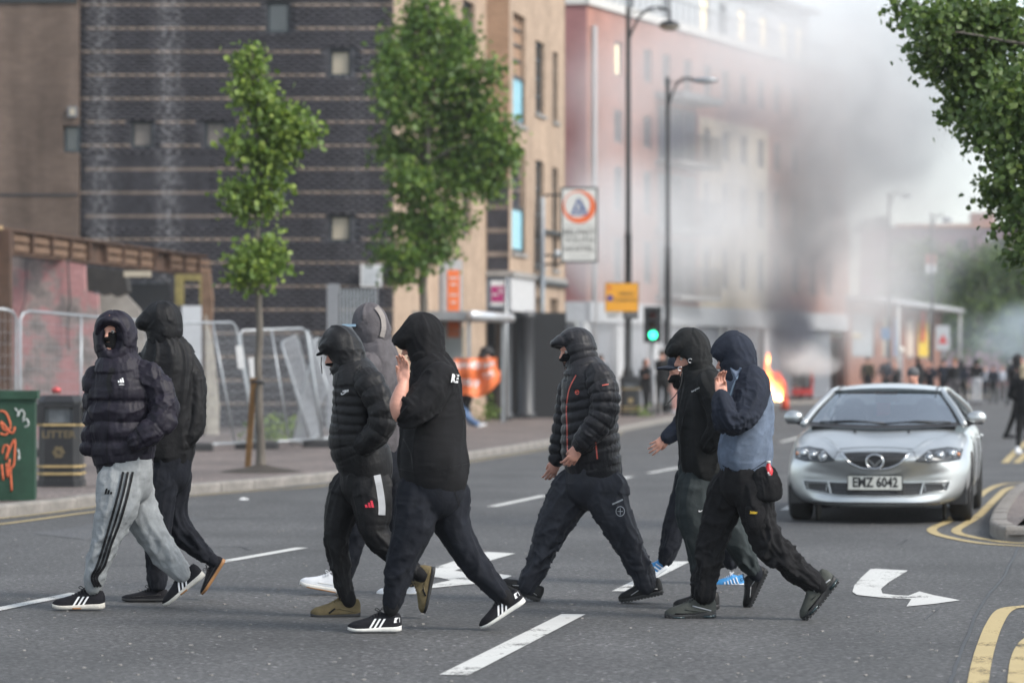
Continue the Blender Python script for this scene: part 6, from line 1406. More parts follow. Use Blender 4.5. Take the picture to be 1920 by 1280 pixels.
jk = f.ch([(222,682,32,0,.12),(226,704,52,0,.155),(229,738,60,0,.17),(229,790,62,0,.175),(230,838,60,0,.17),(234,870,54,0,.155)], 0, k=.02) \
   + f.ch([(268,700,28,-.03,.09),(293,722,28,-.05,.085),(306,752,27,-.08,.085),(304,786,26,-.13,.08),(280,812,24,-.17,.07),(256,826,19,-.18,.055)], 1, k=.012) \
   + f.ch([(182,706,24,.0,.09),(176,745,18,.02,.08),(174,795,17,.0,.075),(167,838,15,-.03,.06)], 2, k=.012)
Q1 = dict(quilt=.118, qamp=.026, big=.006, fold=.009, ff=12)
J = f.garment('padded_jacket', jk, .008, M_PURP, {0: Q1, 1: dict(Q1, quilt=.105, qamp=.014, fold=.014), 2: dict(Q1, quilt=.105)}, 2.0, rel=0)
trefoil_bars(f, J, 227, 717, 9, M_LOGO, 1); f.text(J, 'adidas', 228, 720.5, 3.0, M_LOGO, bold=.02)
f.ribbon(J, [(212,690),(204,712),(207,735)], 9, M_JET, 'placket', .006)
f.ribbon(J, [(206,735),(203,790),(200,845),(203,872)], 1.6, M_JET, 'zip', .003)
f.ribbon(J, [(254,800),(259,815),(257,838)], 1.8, M_JET, 'pocket_edge', .004)
f.ribbon(J, [(184,880),(192,886)], 6, M_JET, 'cord_lock', .012)
fr = head_frame(f.P(209, 621, -.02), 80, 4)
hood(f, f.ch([(214,617,38,0,.125),(217,645,39,0,.13),(222,676,33,0,.12)], 0), M_PURP, [opening(f, 207, 637, -.16, 25, .098, .080, 78)], .008, dict(fold=.010, ff=10, big=.008, quilt=.12, qamp=.010), 2.2)
f.garment('hood_brim', f.ch([(183,622,6,-.085,.03),(189,606,7,-.115,.03),(205,600,8,-.14,.03),(221,604,7,-.13,.03),(232,620,6,-.10,.03),(235,645,5,-.10,.025)], 0, k=.01), .007, M_PURP, {0: dict(fold=.004, ff=20)}, core=False)
mask(f, fr, -.006)
shoe(f, (197,1141), (98,1141), -.09, S_STRIPE); shoe(f, (386,1079), (311,1139), .09, S_STRIPE, upsign=2)
finish_body(f, fr, vox=.0065, eyes=True)
# B: black jacket seen from behind
f = Fig('person in plain black hooded jacket seen from behind, face turned away beside the plum jacket', 20.4, 312, GRP)
tr = f.ch([(316,850,44,0,.15),(316,885,42,0,.15)], 0) + f.ch([(302,895,33,-.07,.10),(297,950,30,-.08,.09),(294,1000,25,-.08,.08),(293,1050,19,-.08,.065),(295,1094,16,-.08,.055)], 1) \
   + f.ch([(328,895,32,.07,.10),(321,950,30,.09,.09),(331,984,26,.09,.08),(354,1012,21,.09,.07),(386,1040,15,.09,.05)], 2)
f.garment('trousers', tr, .010, M_NAVYT, TR(KN), 3.0)
jk = f.ch([(306,648,30,0,.11),(312,672,50,0,.15),(312,705,56,0,.165),(312,770,55,0,.165),(313,830,52,0,.16),(316,854,46,0,.15)], 0, k=.02) \
   + f.ch([(345,682,26,0,.085),(362,715,22,0,.08),(367,760,19,-.02,.075),(366,795,18,-.04,.07),(352,822,15,-.06,.055)], 1) + f.ch([(278,682,26,0,.085),(262,720,21,0,.08),(258,770,19,0,.07),(266,810,17,-.04,.06)], 2)
J = f.garment('jacket', jk, .010, M_BLKSH, {0: dict(drape=.014, big=.008, fold=.004), 1: dict(fold=.010, ff=8, drape=.008), 2: dict(fold=.010, ff=8)}, 4.0)
f.ribbon(J, [(277,666),(310,672),(345,668)], 1.4, M_JET, 'yoke_seam', .002)
H = hood(f, f.ch([(306,598,35,0,.125),(308,620,33,0,.125),(305,642,28,0,.11)], 0) + f.ch([(300,594,28,0,.11),(278,601,17,0,.09),(266,606,12,0,.075)], 0, k=.04), M_BLKSH, None, .009, seed=4.4)
f.ribbon(H, [(310,568),(314,590),(322,606),(336,606)], 2.5, M_JET, 'hood_strap', .006)
f.ribbon(H, [(318,602),(328,600)], 3.5, M_WORK, 'toggle', .012)
shoe(f, (316,1127), (228,1127), -.08, S_SKATE); shoe(f, (424,1050), (382,1116), .09, S_SKATEG, upsign=2)
f.garment('sock', f.ch([(394,1046,12,.09,.04),(402,1054,11,.09,.04)], 0), .010, M_NAVYT, core=False)
finish_body(f, head_frame(f.P(304, 610), -30, 5), vox=.010)
# C: quilted jacket, cap under the hood
f = Fig('person in black quilted jacket with cap peak under the hood and khaki trainers', 19.07, 680, GRP)
tr = f.ch([(686,878,48,0,.16),(684,908,46,0,.16)], 0) + f.ch([(656,912,36,.07,.10),(640,955,32,.08,.095),(631,1000,24,.08,.085),(635,1050,18,.08,.07),(644,1095,14,.08,.055),(649,1118,12,.08,.045)], 1) \
   + f.ch([(694,912,42,-.07,.105),(698,955,36,-.09,.10),(701,995,27,-.09,.09),(726,1025,21,-.09,.075),(758,1053,16,-.09,.06),(781,1074,13,-.09,.05)], 2)
T = f.garment('track_pants', tr, .009, M_JET, TR(KN), 5.0)
f.ribbon(T, [(707,890),(712,915),(716,945),(716,965)], 13, M_GREYP, 'side_panel'); trefoil_bars(f, T, 693, 951, 13, M_REDP, 1)
jk = f.ch([(660,692,32,0,.12),(668,712,43,0,.18),(672,735,47,0,.19),(671,775,48,0,.19),(669,825,52,0,.19),(682,860,51,0,.18),(688,882,48,0,.165)], 0, k=.02) \
   + f.ch([(688,712,28,-.15,.09),(706,742,28,-.2,.085),(719,780,27,-.22,.08),(706,812,24,-.21,.075),(680,834,19,-.17,.055)], 1, k=.012) + f.ch([(660,715,24,.16,.08),(650,760,22,.19,.07),(650,810,20,.17,.06)], 2)
J = f.garment('quilted_jacket', jk, .008, M_BLKNY, {0: dict(quilt=.056, qamp=.010, big=.006), 1: dict(quilt=.085, qamp=.014, fold=.008, ff=12), 2: dict(quilt=.08, qamp=.01)}, 6.0, rel=0)
swoosh(f, J, 646, 737, 8.5, M_LOGO, .25); f.text(J, 'NIKE', 648, 733, 3.8, M_LOGO, rot=.15, bold=.05, skew=.2)
f.ribbon(J, [(634,700),(629,740),(634,800),(640,860),(645,885)], 1.6, M_JET, 'zip'); f.ribbon(J, [(659,775),(664,800),(668,830)], 2, M_JET, 'pocket_edge')
fr = head_frame(f.P(642, 660), 12, 18)
H = hood(f, f.ch([(638,643,33,0,.12),(648,658,32,0,.12),(660,688,29,0,.12)], 0) + f.ch([(634,640,28,0,.11),(612,651,14,0,.09)], 0) + f.ch([(636,690,16,0,.10),(648,700,22,0,.11)], 0), M_BLKNY, [opening(f, 603, 681, 0, 16, .045, .075, 10)], .007, dict(fold=.012, ff=12, big=.006, tw=1.6), 6.3)
cp = f.ch([(626,657,6,0,.075),(608,660,4,0,.07),(595,665,2.5,0,.045)], 0, k=.01)
f.garment('cap_peak', cp, .006, M_BLKCOT, core=False)
mask(f, fr, -.045); 
MB().tube([f.P(603,669,-.06), f.P(602,682,-.06), f.P(604,700,-.05), f.P(603,685,-.05)], .003, 5).build('hood_cord', M_CORD, f.root, True)
MB().tube([f.P(618,690,-.05), f.P(621,698,-.06), f.P(619,702,-.06)], .003, 5).build('hood_cord', M_CORD, f.root, True)
shoe(f, (676,1157), (582,1157), .08, S_KHAKI); shoe(f, (818,1063), (800,1150), -.09, S_KHAKI, upsign=2)
f.garment('sock', f.ch([(652,1116,13,.08,.045),(655,1128,13,.08,.045)], 0) , .009, M_BLKCOT, core=False)
f.garment('sock', f.ch([(778,1070,13,-.09,.045),(792,1080,13,-.09,.045)], 0) , .009, M_BLKCOT, core=False)
finish_body(f, fr, vox=.0065, eyes=False)
# D: grey hood
f = Fig('person in dark grey hooded jacket and white trainers partly hidden behind the quilted jacket', 21.0, 712, GRP)
tr = f.ch([(716,845,38,0,.15),(716,880,37,0,.15)], 0) + f.ch([(706,885,32,-.06,.10),(688,940,27,-.07,.09),(670,995,21,-.07,.08),(655,1050,17,-.07,.065),(644,1082,14,-.07,.05)], 1) \
   + f.ch([(726,890,32,.07,.10),(740,950,27,.08,.09),(752,1005,21,.08,.08),(766,1060,16,.08,.06),(773,1088,13,.08,.05)], 2)
f.garment('trousers', tr, .011, M_NAVYT, TR(KN), 7.0)
jk = f.ch([(700,645,31,0,.11),(704,670,41,0,.17),(707,705,44,0,.19),(709,760,43,0,.19),(711,810,41,0,.18),(713,838,38,0,.165)], 0) + f.ch([(690,685,24,-.18,.08),(686,740,22,-.2,.075),(694,790,19,-.2,.065)], 1) + f.ch([(716,680,24,.18,.08),(722,740,22,.2,.075),(716,790,19,.2,.065)], 2)
f.garment('jacket', jk, .010, M_CHAR, {0: dict(drape=.012, big=.007, fold=.005), 1: dict(fold=.01, ff=8), 2: dict(fold=.01)}, 8.0)
H = hood(f, f.ch([(694,601,32,0,.12),(697,618,33,0,.125),(702,645,30,0,.12)], 0), M_CHAR, [opening(f, 662, 632, 0, 12, .06, .07, 0)], .009, seed=8.5)
f.ribbon(H, [(703,572),(716,590),(720,612),(716,632)], 9, BK('pale_grey_shell', (.22, .20, .19), .8), 'hood_panel', .012)
MB().obox(f.P(655,610,-.06), (.045, 0, 0), (0, .05, 0), (0, 0, .008)).build('cap_peak', mat('pale_blue_peak', (.22,.34,.45), .7), f.root)
shoe(f, (644,1113), (561,1097), -.07, S_WHITE); shoe(f, (788,1119), (706,1119), .08, S_WHITE)
finish_body(f, head_frame(f.P(694, 612), -25, 5), vox=.010)
# E: big hoodie, hand on face
f = Fig('stout person in black hoodie with one bare forearm raised to hide the face', 18.05, 810, GRP)
tr = f.ch([(814,888,58,0,.2),(812,918,58,0,.195)], 0) + f.ch([(785,928,43,-.06,.13),(776,985,37,-.08,.12),(757,1040,28,-.08,.105),(743,1090,22,-.08,.085),(735,1130,15,-.08,.06)], 1) \
   + f.ch([(843,928,40,.07,.13),(848,982,33,.08,.12),(877,1038,26,.08,.10),(911,1085,21,.08,.08),(940,1114,15,.08,.055)], 2)
T = f.garment('joggers', tr, .010, M_NAVYT, TR(KN), 9.0)
f.ribbon(T, [(847,905),(856,930),(862,950)], 1.8, M_JET, 'pocket_seam')
jk = f.ch([(806,684,34,0,.15),(815,708,43,0,.2),(812,750,51,0,.225),(812,795,56,0,.235),(812,845,60,0,.235),(814,872,63,0,.225),(815,893,61,0,.21)], 0, k=.03) \
   + f.ch([(822,712,33,-.17,.11),(806,740,33,-.23,.11),(784,762,31,-.26,.105),(769,774,27,-.27,.09)], 1, k=.02) + f.ch([(795,715,28,.18,.10),(782,770,28,.21,.095),(775,820,24,.19,.08),(778,860,20,.12,.07)], 2)
J = f.garment('hoodie', jk, .010, M_BLKCOT, {0: dict(drape=.012, big=.010, fold=.005), 1: dict(fold=.014, ff=11, at=[(.3, .1)]), 2: dict(fold=.01)}, 10.0)
f.text(J, 'RE', 853.0, 710, 15, M_LOGO, rot=-.12, bold=.07, width=.58, skew=.05, off=.02)
f.ribbon(J, [(748,878),(780,884),(820,880),(880,868)], 1.6, M_JET, 'hem_band', .003); f.ribbon(J, [(756,822),(770,850),(774,880)], 2.0, M_JET, 'pouch_edge')
H = hood(f, f.ch([(792,625,36,0,.13),(796,645,36,0,.135),(803,672,31,0,.13)], 0, k=.02) + f.ch([(784,618,30,0,.115),(766,630,21,0,.10),(750,640,15,0,.085)], 0, k=.04) + f.ch([(796,668,26,0,.14),(818,660,15,0,.10)], 0, k=.03), M_BLKCOT, [opening(f, 738, 655, 0, 14, .04, .055, 0)], .008, dict(fold=.013, ff=8, big=.01, tw=1.8), 10.4)
arm = [x for x in f.ch([(752,776,17,-.27,.052),(747,758,16,-.27,.05),(752,735,13,-.26,.04),(757,719,9,-.24,.03)], 0, k=.015, shrink=1.0)]
hd = hand_prims(f.P(757, 719, -.24), f.P(758, 676, -.22)-f.P(757, 719, -.24), (-1, .5, 0), .93, (12, 30, 16), 1.5, (14, 10), 1)
fr = head_frame(f.P(786, 640), 0, 22)
shoe(f, (753,1183), (652,1183), -.08, S_STRIPE2); shoe(f, (987,1128), (904,1181), .08, S_STRIPE2, upsign=2)
f.garment('sock', f.ch([(735,1130,14,-.08,.05),(733,1142,14,-.08,.05)], 0), .010, M_BLKCOT, core=False)
f.garment('sock', f.ch([(942,1112,14,.08,.05),(952,1124,14,.08,.05)], 0), .010, M_BLKCOT, core=False)
finish_body(f, fr, [arm, hd], vox=.0055)
# F: quilted jacket with red zip
f = Fig('person in charcoal quilted jacket with red zip, black face mask and bare hands', 20.3, 1110, GRP)
tr = f.ch([(1114,880,50,0,.17),(1111,908,50,0,.17)], 0) + f.ch([(1080,915,43,.06,.115),(1053,955,36,.08,.105),(1031,1000,28,.08,.095),(1012,1048,20,.08,.08),(994,1085,18,.08,.07),(986,1101,16,.08,.06)], 1) \
   + f.ch([(1133,918,43,-.07,.115),(1148,960,34,-.08,.105),(1171,1005,27,-.08,.095),(1192,1048,22,-.08,.08),(1207,1083,19,-.08,.07),(1213,1098,17,-.08,.06)], 2)
T = f.garment('hiking_trousers', tr, .009, M_HIKE, {0: dict(drape=.012, fold=.006, big=.004), 1: dict(fold=.013, ff=10, drape=.008, at=KN), 2: dict(fold=.013, ff=10, drape=.008, at=KN)}, 11.0)
f.ribbon(T, [(1148,945),(1168,936)], 3, M_GREYP, 'pocket_print')
f.ribbon(T, [(1163+8*math.cos(a), 958+9*math.sin(a)) for a in np.linspace(0, 2*PI, 13)], 1.5, M_GREYP, 'round_badge', n=2)
f.ribbon(T, [(1158,958),(1168,958)], 1.3, M_GREYP, 'round_badge'); f.ribbon(T, [(1163,952),(1163,965)], 1.3, M_GREYP, 'round_badge')
jk = f.ch([(1092,688,32,0,.13),(1100,706,42,0,.19),(1105,740,52,0,.205),(1106,800,53,0,.205),(1109,850,55,0,.195),(1116,878,49,0,.175)], 0, k=.02) \
   + f.ch([(1122,706,28,-.17,.095),(1133,735,28,-.21,.09),(1132,775,26,-.23,.085),(1112,808,23,-.24,.075),(1088,834,18,-.22,.055)], 1, k=.012) + f.ch([(1072,722,24,.17,.08),(1060,780,20,.2,.07),(1049,830,17,.2,.06),(1044,860,15,.18,.05)], 2)
Q2 = dict(quilt=.066, qamp=.017, big=.004)
J = f.garment('quilted_jacket', jk, .0075, M_QUILT, {0: dict(Q2, slant=.22), 1: dict(Q2, quilt=.062, qamp=.014, fold=.006), 2: Q2}, 12.0, rel=0)
f.ribbon(J, [(1080,703),(1067,730),(1062,765),(1063,800),(1064,845),(1068,872)], 2.2, M_ORZIP, 'zip'); f.ribbon(J, [(1117,829),(1120,860)], 2.6, M_ORZIP, 'pocket_zip', .006)
f.ribbon(J, [(1082+3.4*math.cos(a), 735+3.8*math.sin(a)) for a in np.linspace(0.4, 2*PI, 9)], 1.8, M_ORZIP, 'round_badge', .006, n=2); f.ribbon(J, [(1080,735),(1084,733)], 1.8, M_ORZIP, 'round_badge')
f.ribbon(J, [(1129,722),(1141,720)], 1.8, M_ORZIP, 'sleeve_print')
fr = head_frame(f.P(1077, 655), 28, 14)
H = hood(f, f.ch([(1083,646,34,0,.12),(1086,662,32,0,.125),(1096,690,28,0,.125)], 0) + f.ch([(1076,636,24,0,.11),(1054,641,14,0,.095),(1038,645,7,0,.07)], 0, k=.03), M_QUILT, [opening(f, 1046, 672, -.08, 24, .085, .065, 30)], .007, dict(quilt=.055, qamp=.011, big=.004), 12.4)
mask(f, fr, -.012)
h1 = hand_prims(f.P(1085, 838, -.22), f.P(1063, 878, -.24)-f.P(1085, 838, -.22), (-1, -.3, .1), 1.0, (32, 48, 30), 5, (22, 30), 1)
h2 = hand_prims(f.P(1044, 862, .18), f.P(1034, 888, .16)-f.P(1044, 862, .18), (-1, -.3, 0), .95, (30, 45, 30), 4, (20, 25), 1)
shoe(f, (1011,1129), (936,1095), .08, S_HIKER); shoe(f, (1245,1112), (1161,1129), -.08, S_HIKER)
finish_body(f, fr, [h1, h2], vox=.0055, eyes=True)
# G: cap, mostly hidden
f = Fig('person in navy with dark cap peak and blue trainers, mostly hidden behind another walker', 21.9, 1305, GRP)
tr = f.ch([(1312,870,38,0,.15),(1310,895,37,0,.15)], 0) + f.ch([(1296,900,30,-.06,.095),(1274,960,23,-.07,.085),(1260,1005,18,-.07,.075),(1248,1048,13,-.07,.055)], 1) \
   + f.ch([(1322,905,31,.07,.10),(1346,960,26,.08,.09),(1362,1010,20,.08,.075),(1370,1052,15,.08,.055)], 2)
f.garment('trousers', tr, .011, M_NAVYT, TR(KN), 13.0)
jk = f.ch([(1300,715,26,0,.11),(1308,740,36,0,.17),(1311,800,38,0,.18),(1312,860,38,0,.16)], 0) + f.ch([(1300,745,22,.12,.08),(1288,780,19,.1,.07),(1270,805,16,.0,.06),(1251,820,13,-.05,.048)], 1) + f.ch([(1318,745,22,-.15,.08),(1325,800,20,-.16,.07),(1318,845,18,-.16,.06)], 2)
f.garment('jacket', jk, .010, M_NAVY, {0: dict(drape=.01), 1: dict(fold=.01, ff=10), 2: dict(fold=.01)}, 14.0)
fr = head_frame(f.P(1281, 696), 10, 15)
f.garment('cap', [ell(f.P(1280, 682), (.105, .083, .085), k=.01)] + f.ch([(1262,690,6,0,.07),(1246,690,4,0,.065),(1233,691,2.5,0,.045)], 0, k=.015), .007, BK('navy_cap', (.02, .024, .035), .8), core=False)
mask(f, fr, -.01)
h1 = hand_prims(f.P(1251, 820, -.05), f.P(1222, 842, -.08)-f.P(1251, 820, -.05), (-.5, -.2, -1), .95, (22, 30, 25), 6, (25, 20), -1)
shoe(f, (1256,1062), (1204,1100), -.07, S_BLUE, upsign=2); shoe(f, (1396,1100), (1337,1100), .08, S_BLUE)
finish_body(f, fr, [h1], vox=.006)
# H: black soft shell, open face
f = Fig('person in black jacket with face profile showing under loose hood with drawcord', 19.8, 1318, GRP)
tr = f.ch([(1318,882,44,0,.15),(1316,908,43,0,.15)], 0) + f.ch([(1306,912,38,-.06,.105),(1302,960,35,-.08,.10),(1309,1010,26,-.08,.09),(1317,1060,20,-.08,.075),(1325,1108,17,-.08,.06)], 1) \
   + f.ch([(1334,915,36,.07,.105),(1354,965,30,.09,.095),(1372,1000,24,.09,.085),(1392,1035,19,.09,.07),(1413,1068,15,.09,.055)], 2)
T = f.garment('joggers', tr, .010, M_GRNT, TR(KN), 15.0)
swoosh(f, T, 1316, 957, 7.5, M_LOGO, .15)
jk = f.ch([(1306,700,30,0,.13),(1316,722,38,0,.18),(1316,760,42,0,.195),(1315,810,45,0,.2),(1317,855,46,0,.19),(1322,884,40,0,.165)], 0, k=.02) \
   + f.ch([(1332,722,28,-.16,.095),(1347,762,26,-.2,.085),(1350,802,24,-.21,.08),(1330,832,19,-.18,.06)], 1) + f.ch([(1300,730,22,.16,.08),(1294,790,20,.18,.07),(1298,840,18,.12,.06)], 2)
J = f.garment('softshell_jacket', jk, .009, M_SOFT, {0: dict(drape=.015, big=.008, fold=.004), 1: dict(fold=.012, ff=10, drape=.006), 2: dict(fold=.01)}, 16.0)
f.text(J, 'berghaus', 1304, 730, 3.4, M_LOGO, rot=.5, bold=.02)
f.ribbon(J, [(1288,735),(1282,760),(1279,800),(1280,850),(1286,890)], 1.6, M_JET, 'zip'); f.ribbon(J, [(1335,785),(1322,820),(1320,845)], 2, M_JET, 'pocket_zip')
fr = head_frame(f.P(1296, 669), 18, 10)
H = hood(f, f.ch([(1296,651,35,0,.125),(1301,668,32,0,.13),(1309,697,27,0,.125)], 0) + f.ch([(1288,640,26,0,.115),(1268,652,14,0,.10),(1256,660,8,0,.08)], 0, k=.035) + f.ch([(1292,704,18,0,.11),(1302,712,20,0,.12)], 0), M_SOFT, [opening(f, 1262, 683, -.10, 31, .062, .085, 35)], .007, dict(fold=.014, ff=8, big=.010, tw=2.0), 16.4)
for (x, y) in ((1294, 676), (1275, 691)):
    c = f.P(x, y, -.135); MB().tube([c + .0125*np.array([math.cos(a), -.2, math.sin(a)]) for a in np.linspace(.5, 5.2, 10)], .0028, 6).build('eyelet', M_METAL, f.root, True)
MB().tube(catmull([f.P(1279, 698, -.13), f.P(1277, 718, -.14), f.P(1268, 738, -.15), f.P(1255, 753, -.15), f.P(1246, 762, -.15)], 4), .0035, 6).build('drawcord', M_CORD, f.root, True)
MB().tube([f.P(1252, 757, -.15), f.P(1245, 762, -.15), f.P(1247, 768, -.15)], [.006, .004, .006], 6).build('cord_end', M_CORD, f.root, True)
shoe(f, (1349,1141), (1262,1141), -.08, S_HIKER); shoe(f, (1441,1067), (1404,1144), .09, S_HIKER, upsign=2)
f.garment('sock', f.ch([(1414,1068,14,.09,.045),(1420,1080,14,.09,.045)], 0), .010, M_NAVYT, core=False)
finish_body(f, fr, vox=.0055, eyes=True)
# I: raglan hoodie
f = Fig('person in slate blue hoodie with navy sleeves holding the hood over the face', 18.95, 1398, GRP)
tr = f.ch([(1398,878,45,0,.165),(1394,908,46,0,.165)], 0) + f.ch([(1368,918,38,.06,.11),(1351,965,32,.08,.105),(1337,1010,26,.08,.09),(1327,1055,22,.08,.08),(1320,1098,20,.08,.07),(1318,1114,19,.08,.06)], 1) \
   + f.ch([(1411,918,39,-.07,.11),(1423,970,30,-.08,.10),(1440,1015,27,-.08,.095),(1473,1050,23,-.08,.08),(1508,1079,19,-.08,.07),(1527,1093,17,-.08,.06)], 2)
T = f.garment('work_trousers', tr, .009, M_WORK, {0: dict(drape=.01, fold=.007, big=.004), 1: dict(fold=.016, ff=10, drape=.007, at=KN), 2: dict(fold=.016, ff=10, drape=.007, at=KN)}, 17.0)
po = f.garment('holster_pocket', f.ch([(1433,886,22,-.16,.035),(1440,912,27,-.17,.035),(1442,932,25,-.17,.03)], 0, k=.015), .007, M_WORK, {0: dict(fold=.006, drape=.006)}, core=False)
pk = f.garment('cargo_pocket', f.ch([(1416,952,20,-.16,.03),(1421,985,19,-.16,.03)], 0, k=.01), .007, M_WORK, {0: dict(fold=.005)}, core=False)
f.ribbon(pk, [(1403,966),(1420,971),(1434,964)], 2, M_JET, 'flap_edge', .006); f.text(pk, 'Snickers', 1413, 960.5, 5.5, M_YELP, bold=.04, skew=.25, width=.55)
jk = f.ch([(1386,702,28,0,.13),(1398,722,36,0,.18),(1406,765,42,0,.195),(1401,815,45,0,.2),(1397,850,49,0,.19),(1400,876,43,0,.165)], 0, k=.02)
J = f.garment('hoodie', jk, .008, M_BLUE, {0: dict(drape=.014, big=.008, fold=.009, ff=8)}, 18.0)
f.ribbon(J, [(1353,872),(1395,886),(1440,862)], 1.6, M_NAVY, 'hem_band', .003)
sl1 = f.garment('sleeve', f.ch([(1412,716,30,-.13,.10),(1408,742,31,-.19,.10),(1393,778,28,-.24,.09),(1374,793,24,-.27,.08),(1361,780,22,-.29,.07),(1355,758,19,-.28,.06),(1352,743,14,-.26,.045)], 0, k=.02), .008, M_NAVY, {0: dict(fold=.013, ff=10, at=[(.32, .1)])}, 18.3)
f.garment('sleeve', f.ch([(1388,722,26,.14,.09),(1378,765,23,.18,.08),(1368,800,20,.16,.07),(1362,770,18,.12,.06)], 0, k=.02), .010, M_NAVY, {0: dict(fold=.01)}, 18.5)
f.ribbon(J, [(1386,703),(1376,720),(1368,745),(1364,760)], 3.0, mat('pale_blue_trim', (.3, .4, .5), .8), 'raglan_trim', .004)
H = hood(f, f.ch([(1381,657,33,0,.125),(1385,676,32,0,.13),(1390,702,28,0,.13)], 0, k=.02) + f.ch([(1374,650,28,0,.115),(1358,658,20,0,.10),(1347,666,13,0,.08)], 0, k=.035) + f.ch([(1376,705,24,0,.13),(1386,712,24,0,.13)], 0), M_NAVY, [opening(f, 1338, 676, 0, 13, .045, .06, 0)], .007, dict(fold=.014, ff=7, big=.008, tw=1.5), 18.7)
h1 = hand_prims(f.P(1353, 742, -.25), f.P(1347, 700, -.21)-f.P(1353, 742, -.25), (1, .35, 0), .92, (20, 48, 26), 1, (8, 20), -1)
c = f.P(1441, 884, -.17)
bt = MB().lathe(c - np.array([0, 0, .06]), [(.020, 0), (.030, .01), (.030, .06), (.026, .075), (.012, .10), (.010, .112)], 14).build('soft_drink_bottle', mat('cola_red', (.45, .01, .02), .3, var=.1), None, True, c)
tag(bt, 'small red soft drink bottle sticking out of the work trousers pocket', 'bottle')
MB().lathe(c + np.array([0, 0, .050]), [(.0125, 0), (.0125, .012), (.010, .014)], 12).build('bottle_cap', M_WHITER, bt, True)
MB().obox(c + np.array([-.004, -.031, -.012]), (.006, 0, .004), (0, .0008, 0), (-.003, 0, .010)).build('label_mark', M_LOGO, bt); MB().obox(c + np.array([-.002, -.031, -.014]), (.011, 0, -.004), (0, .0008, 0), (.001, 0, .003)).build('label_mark', M_LOGO, bt)
shoe(f, (1343,1158), (1246,1160), .08, S_OLIVE); shoe(f, (1574,1087), (1510,1165), -.08, S_OLIVE, upsign=2)
f.garment('sock', f.ch([(1527,1090,16,-.08,.05),(1540,1100,16,-.08,.05)], 0), .010, M_BLKCOT, core=False)
finish_body(f, head_frame(f.P(1377, 672), 5, 12), [h1], vox=.0055)
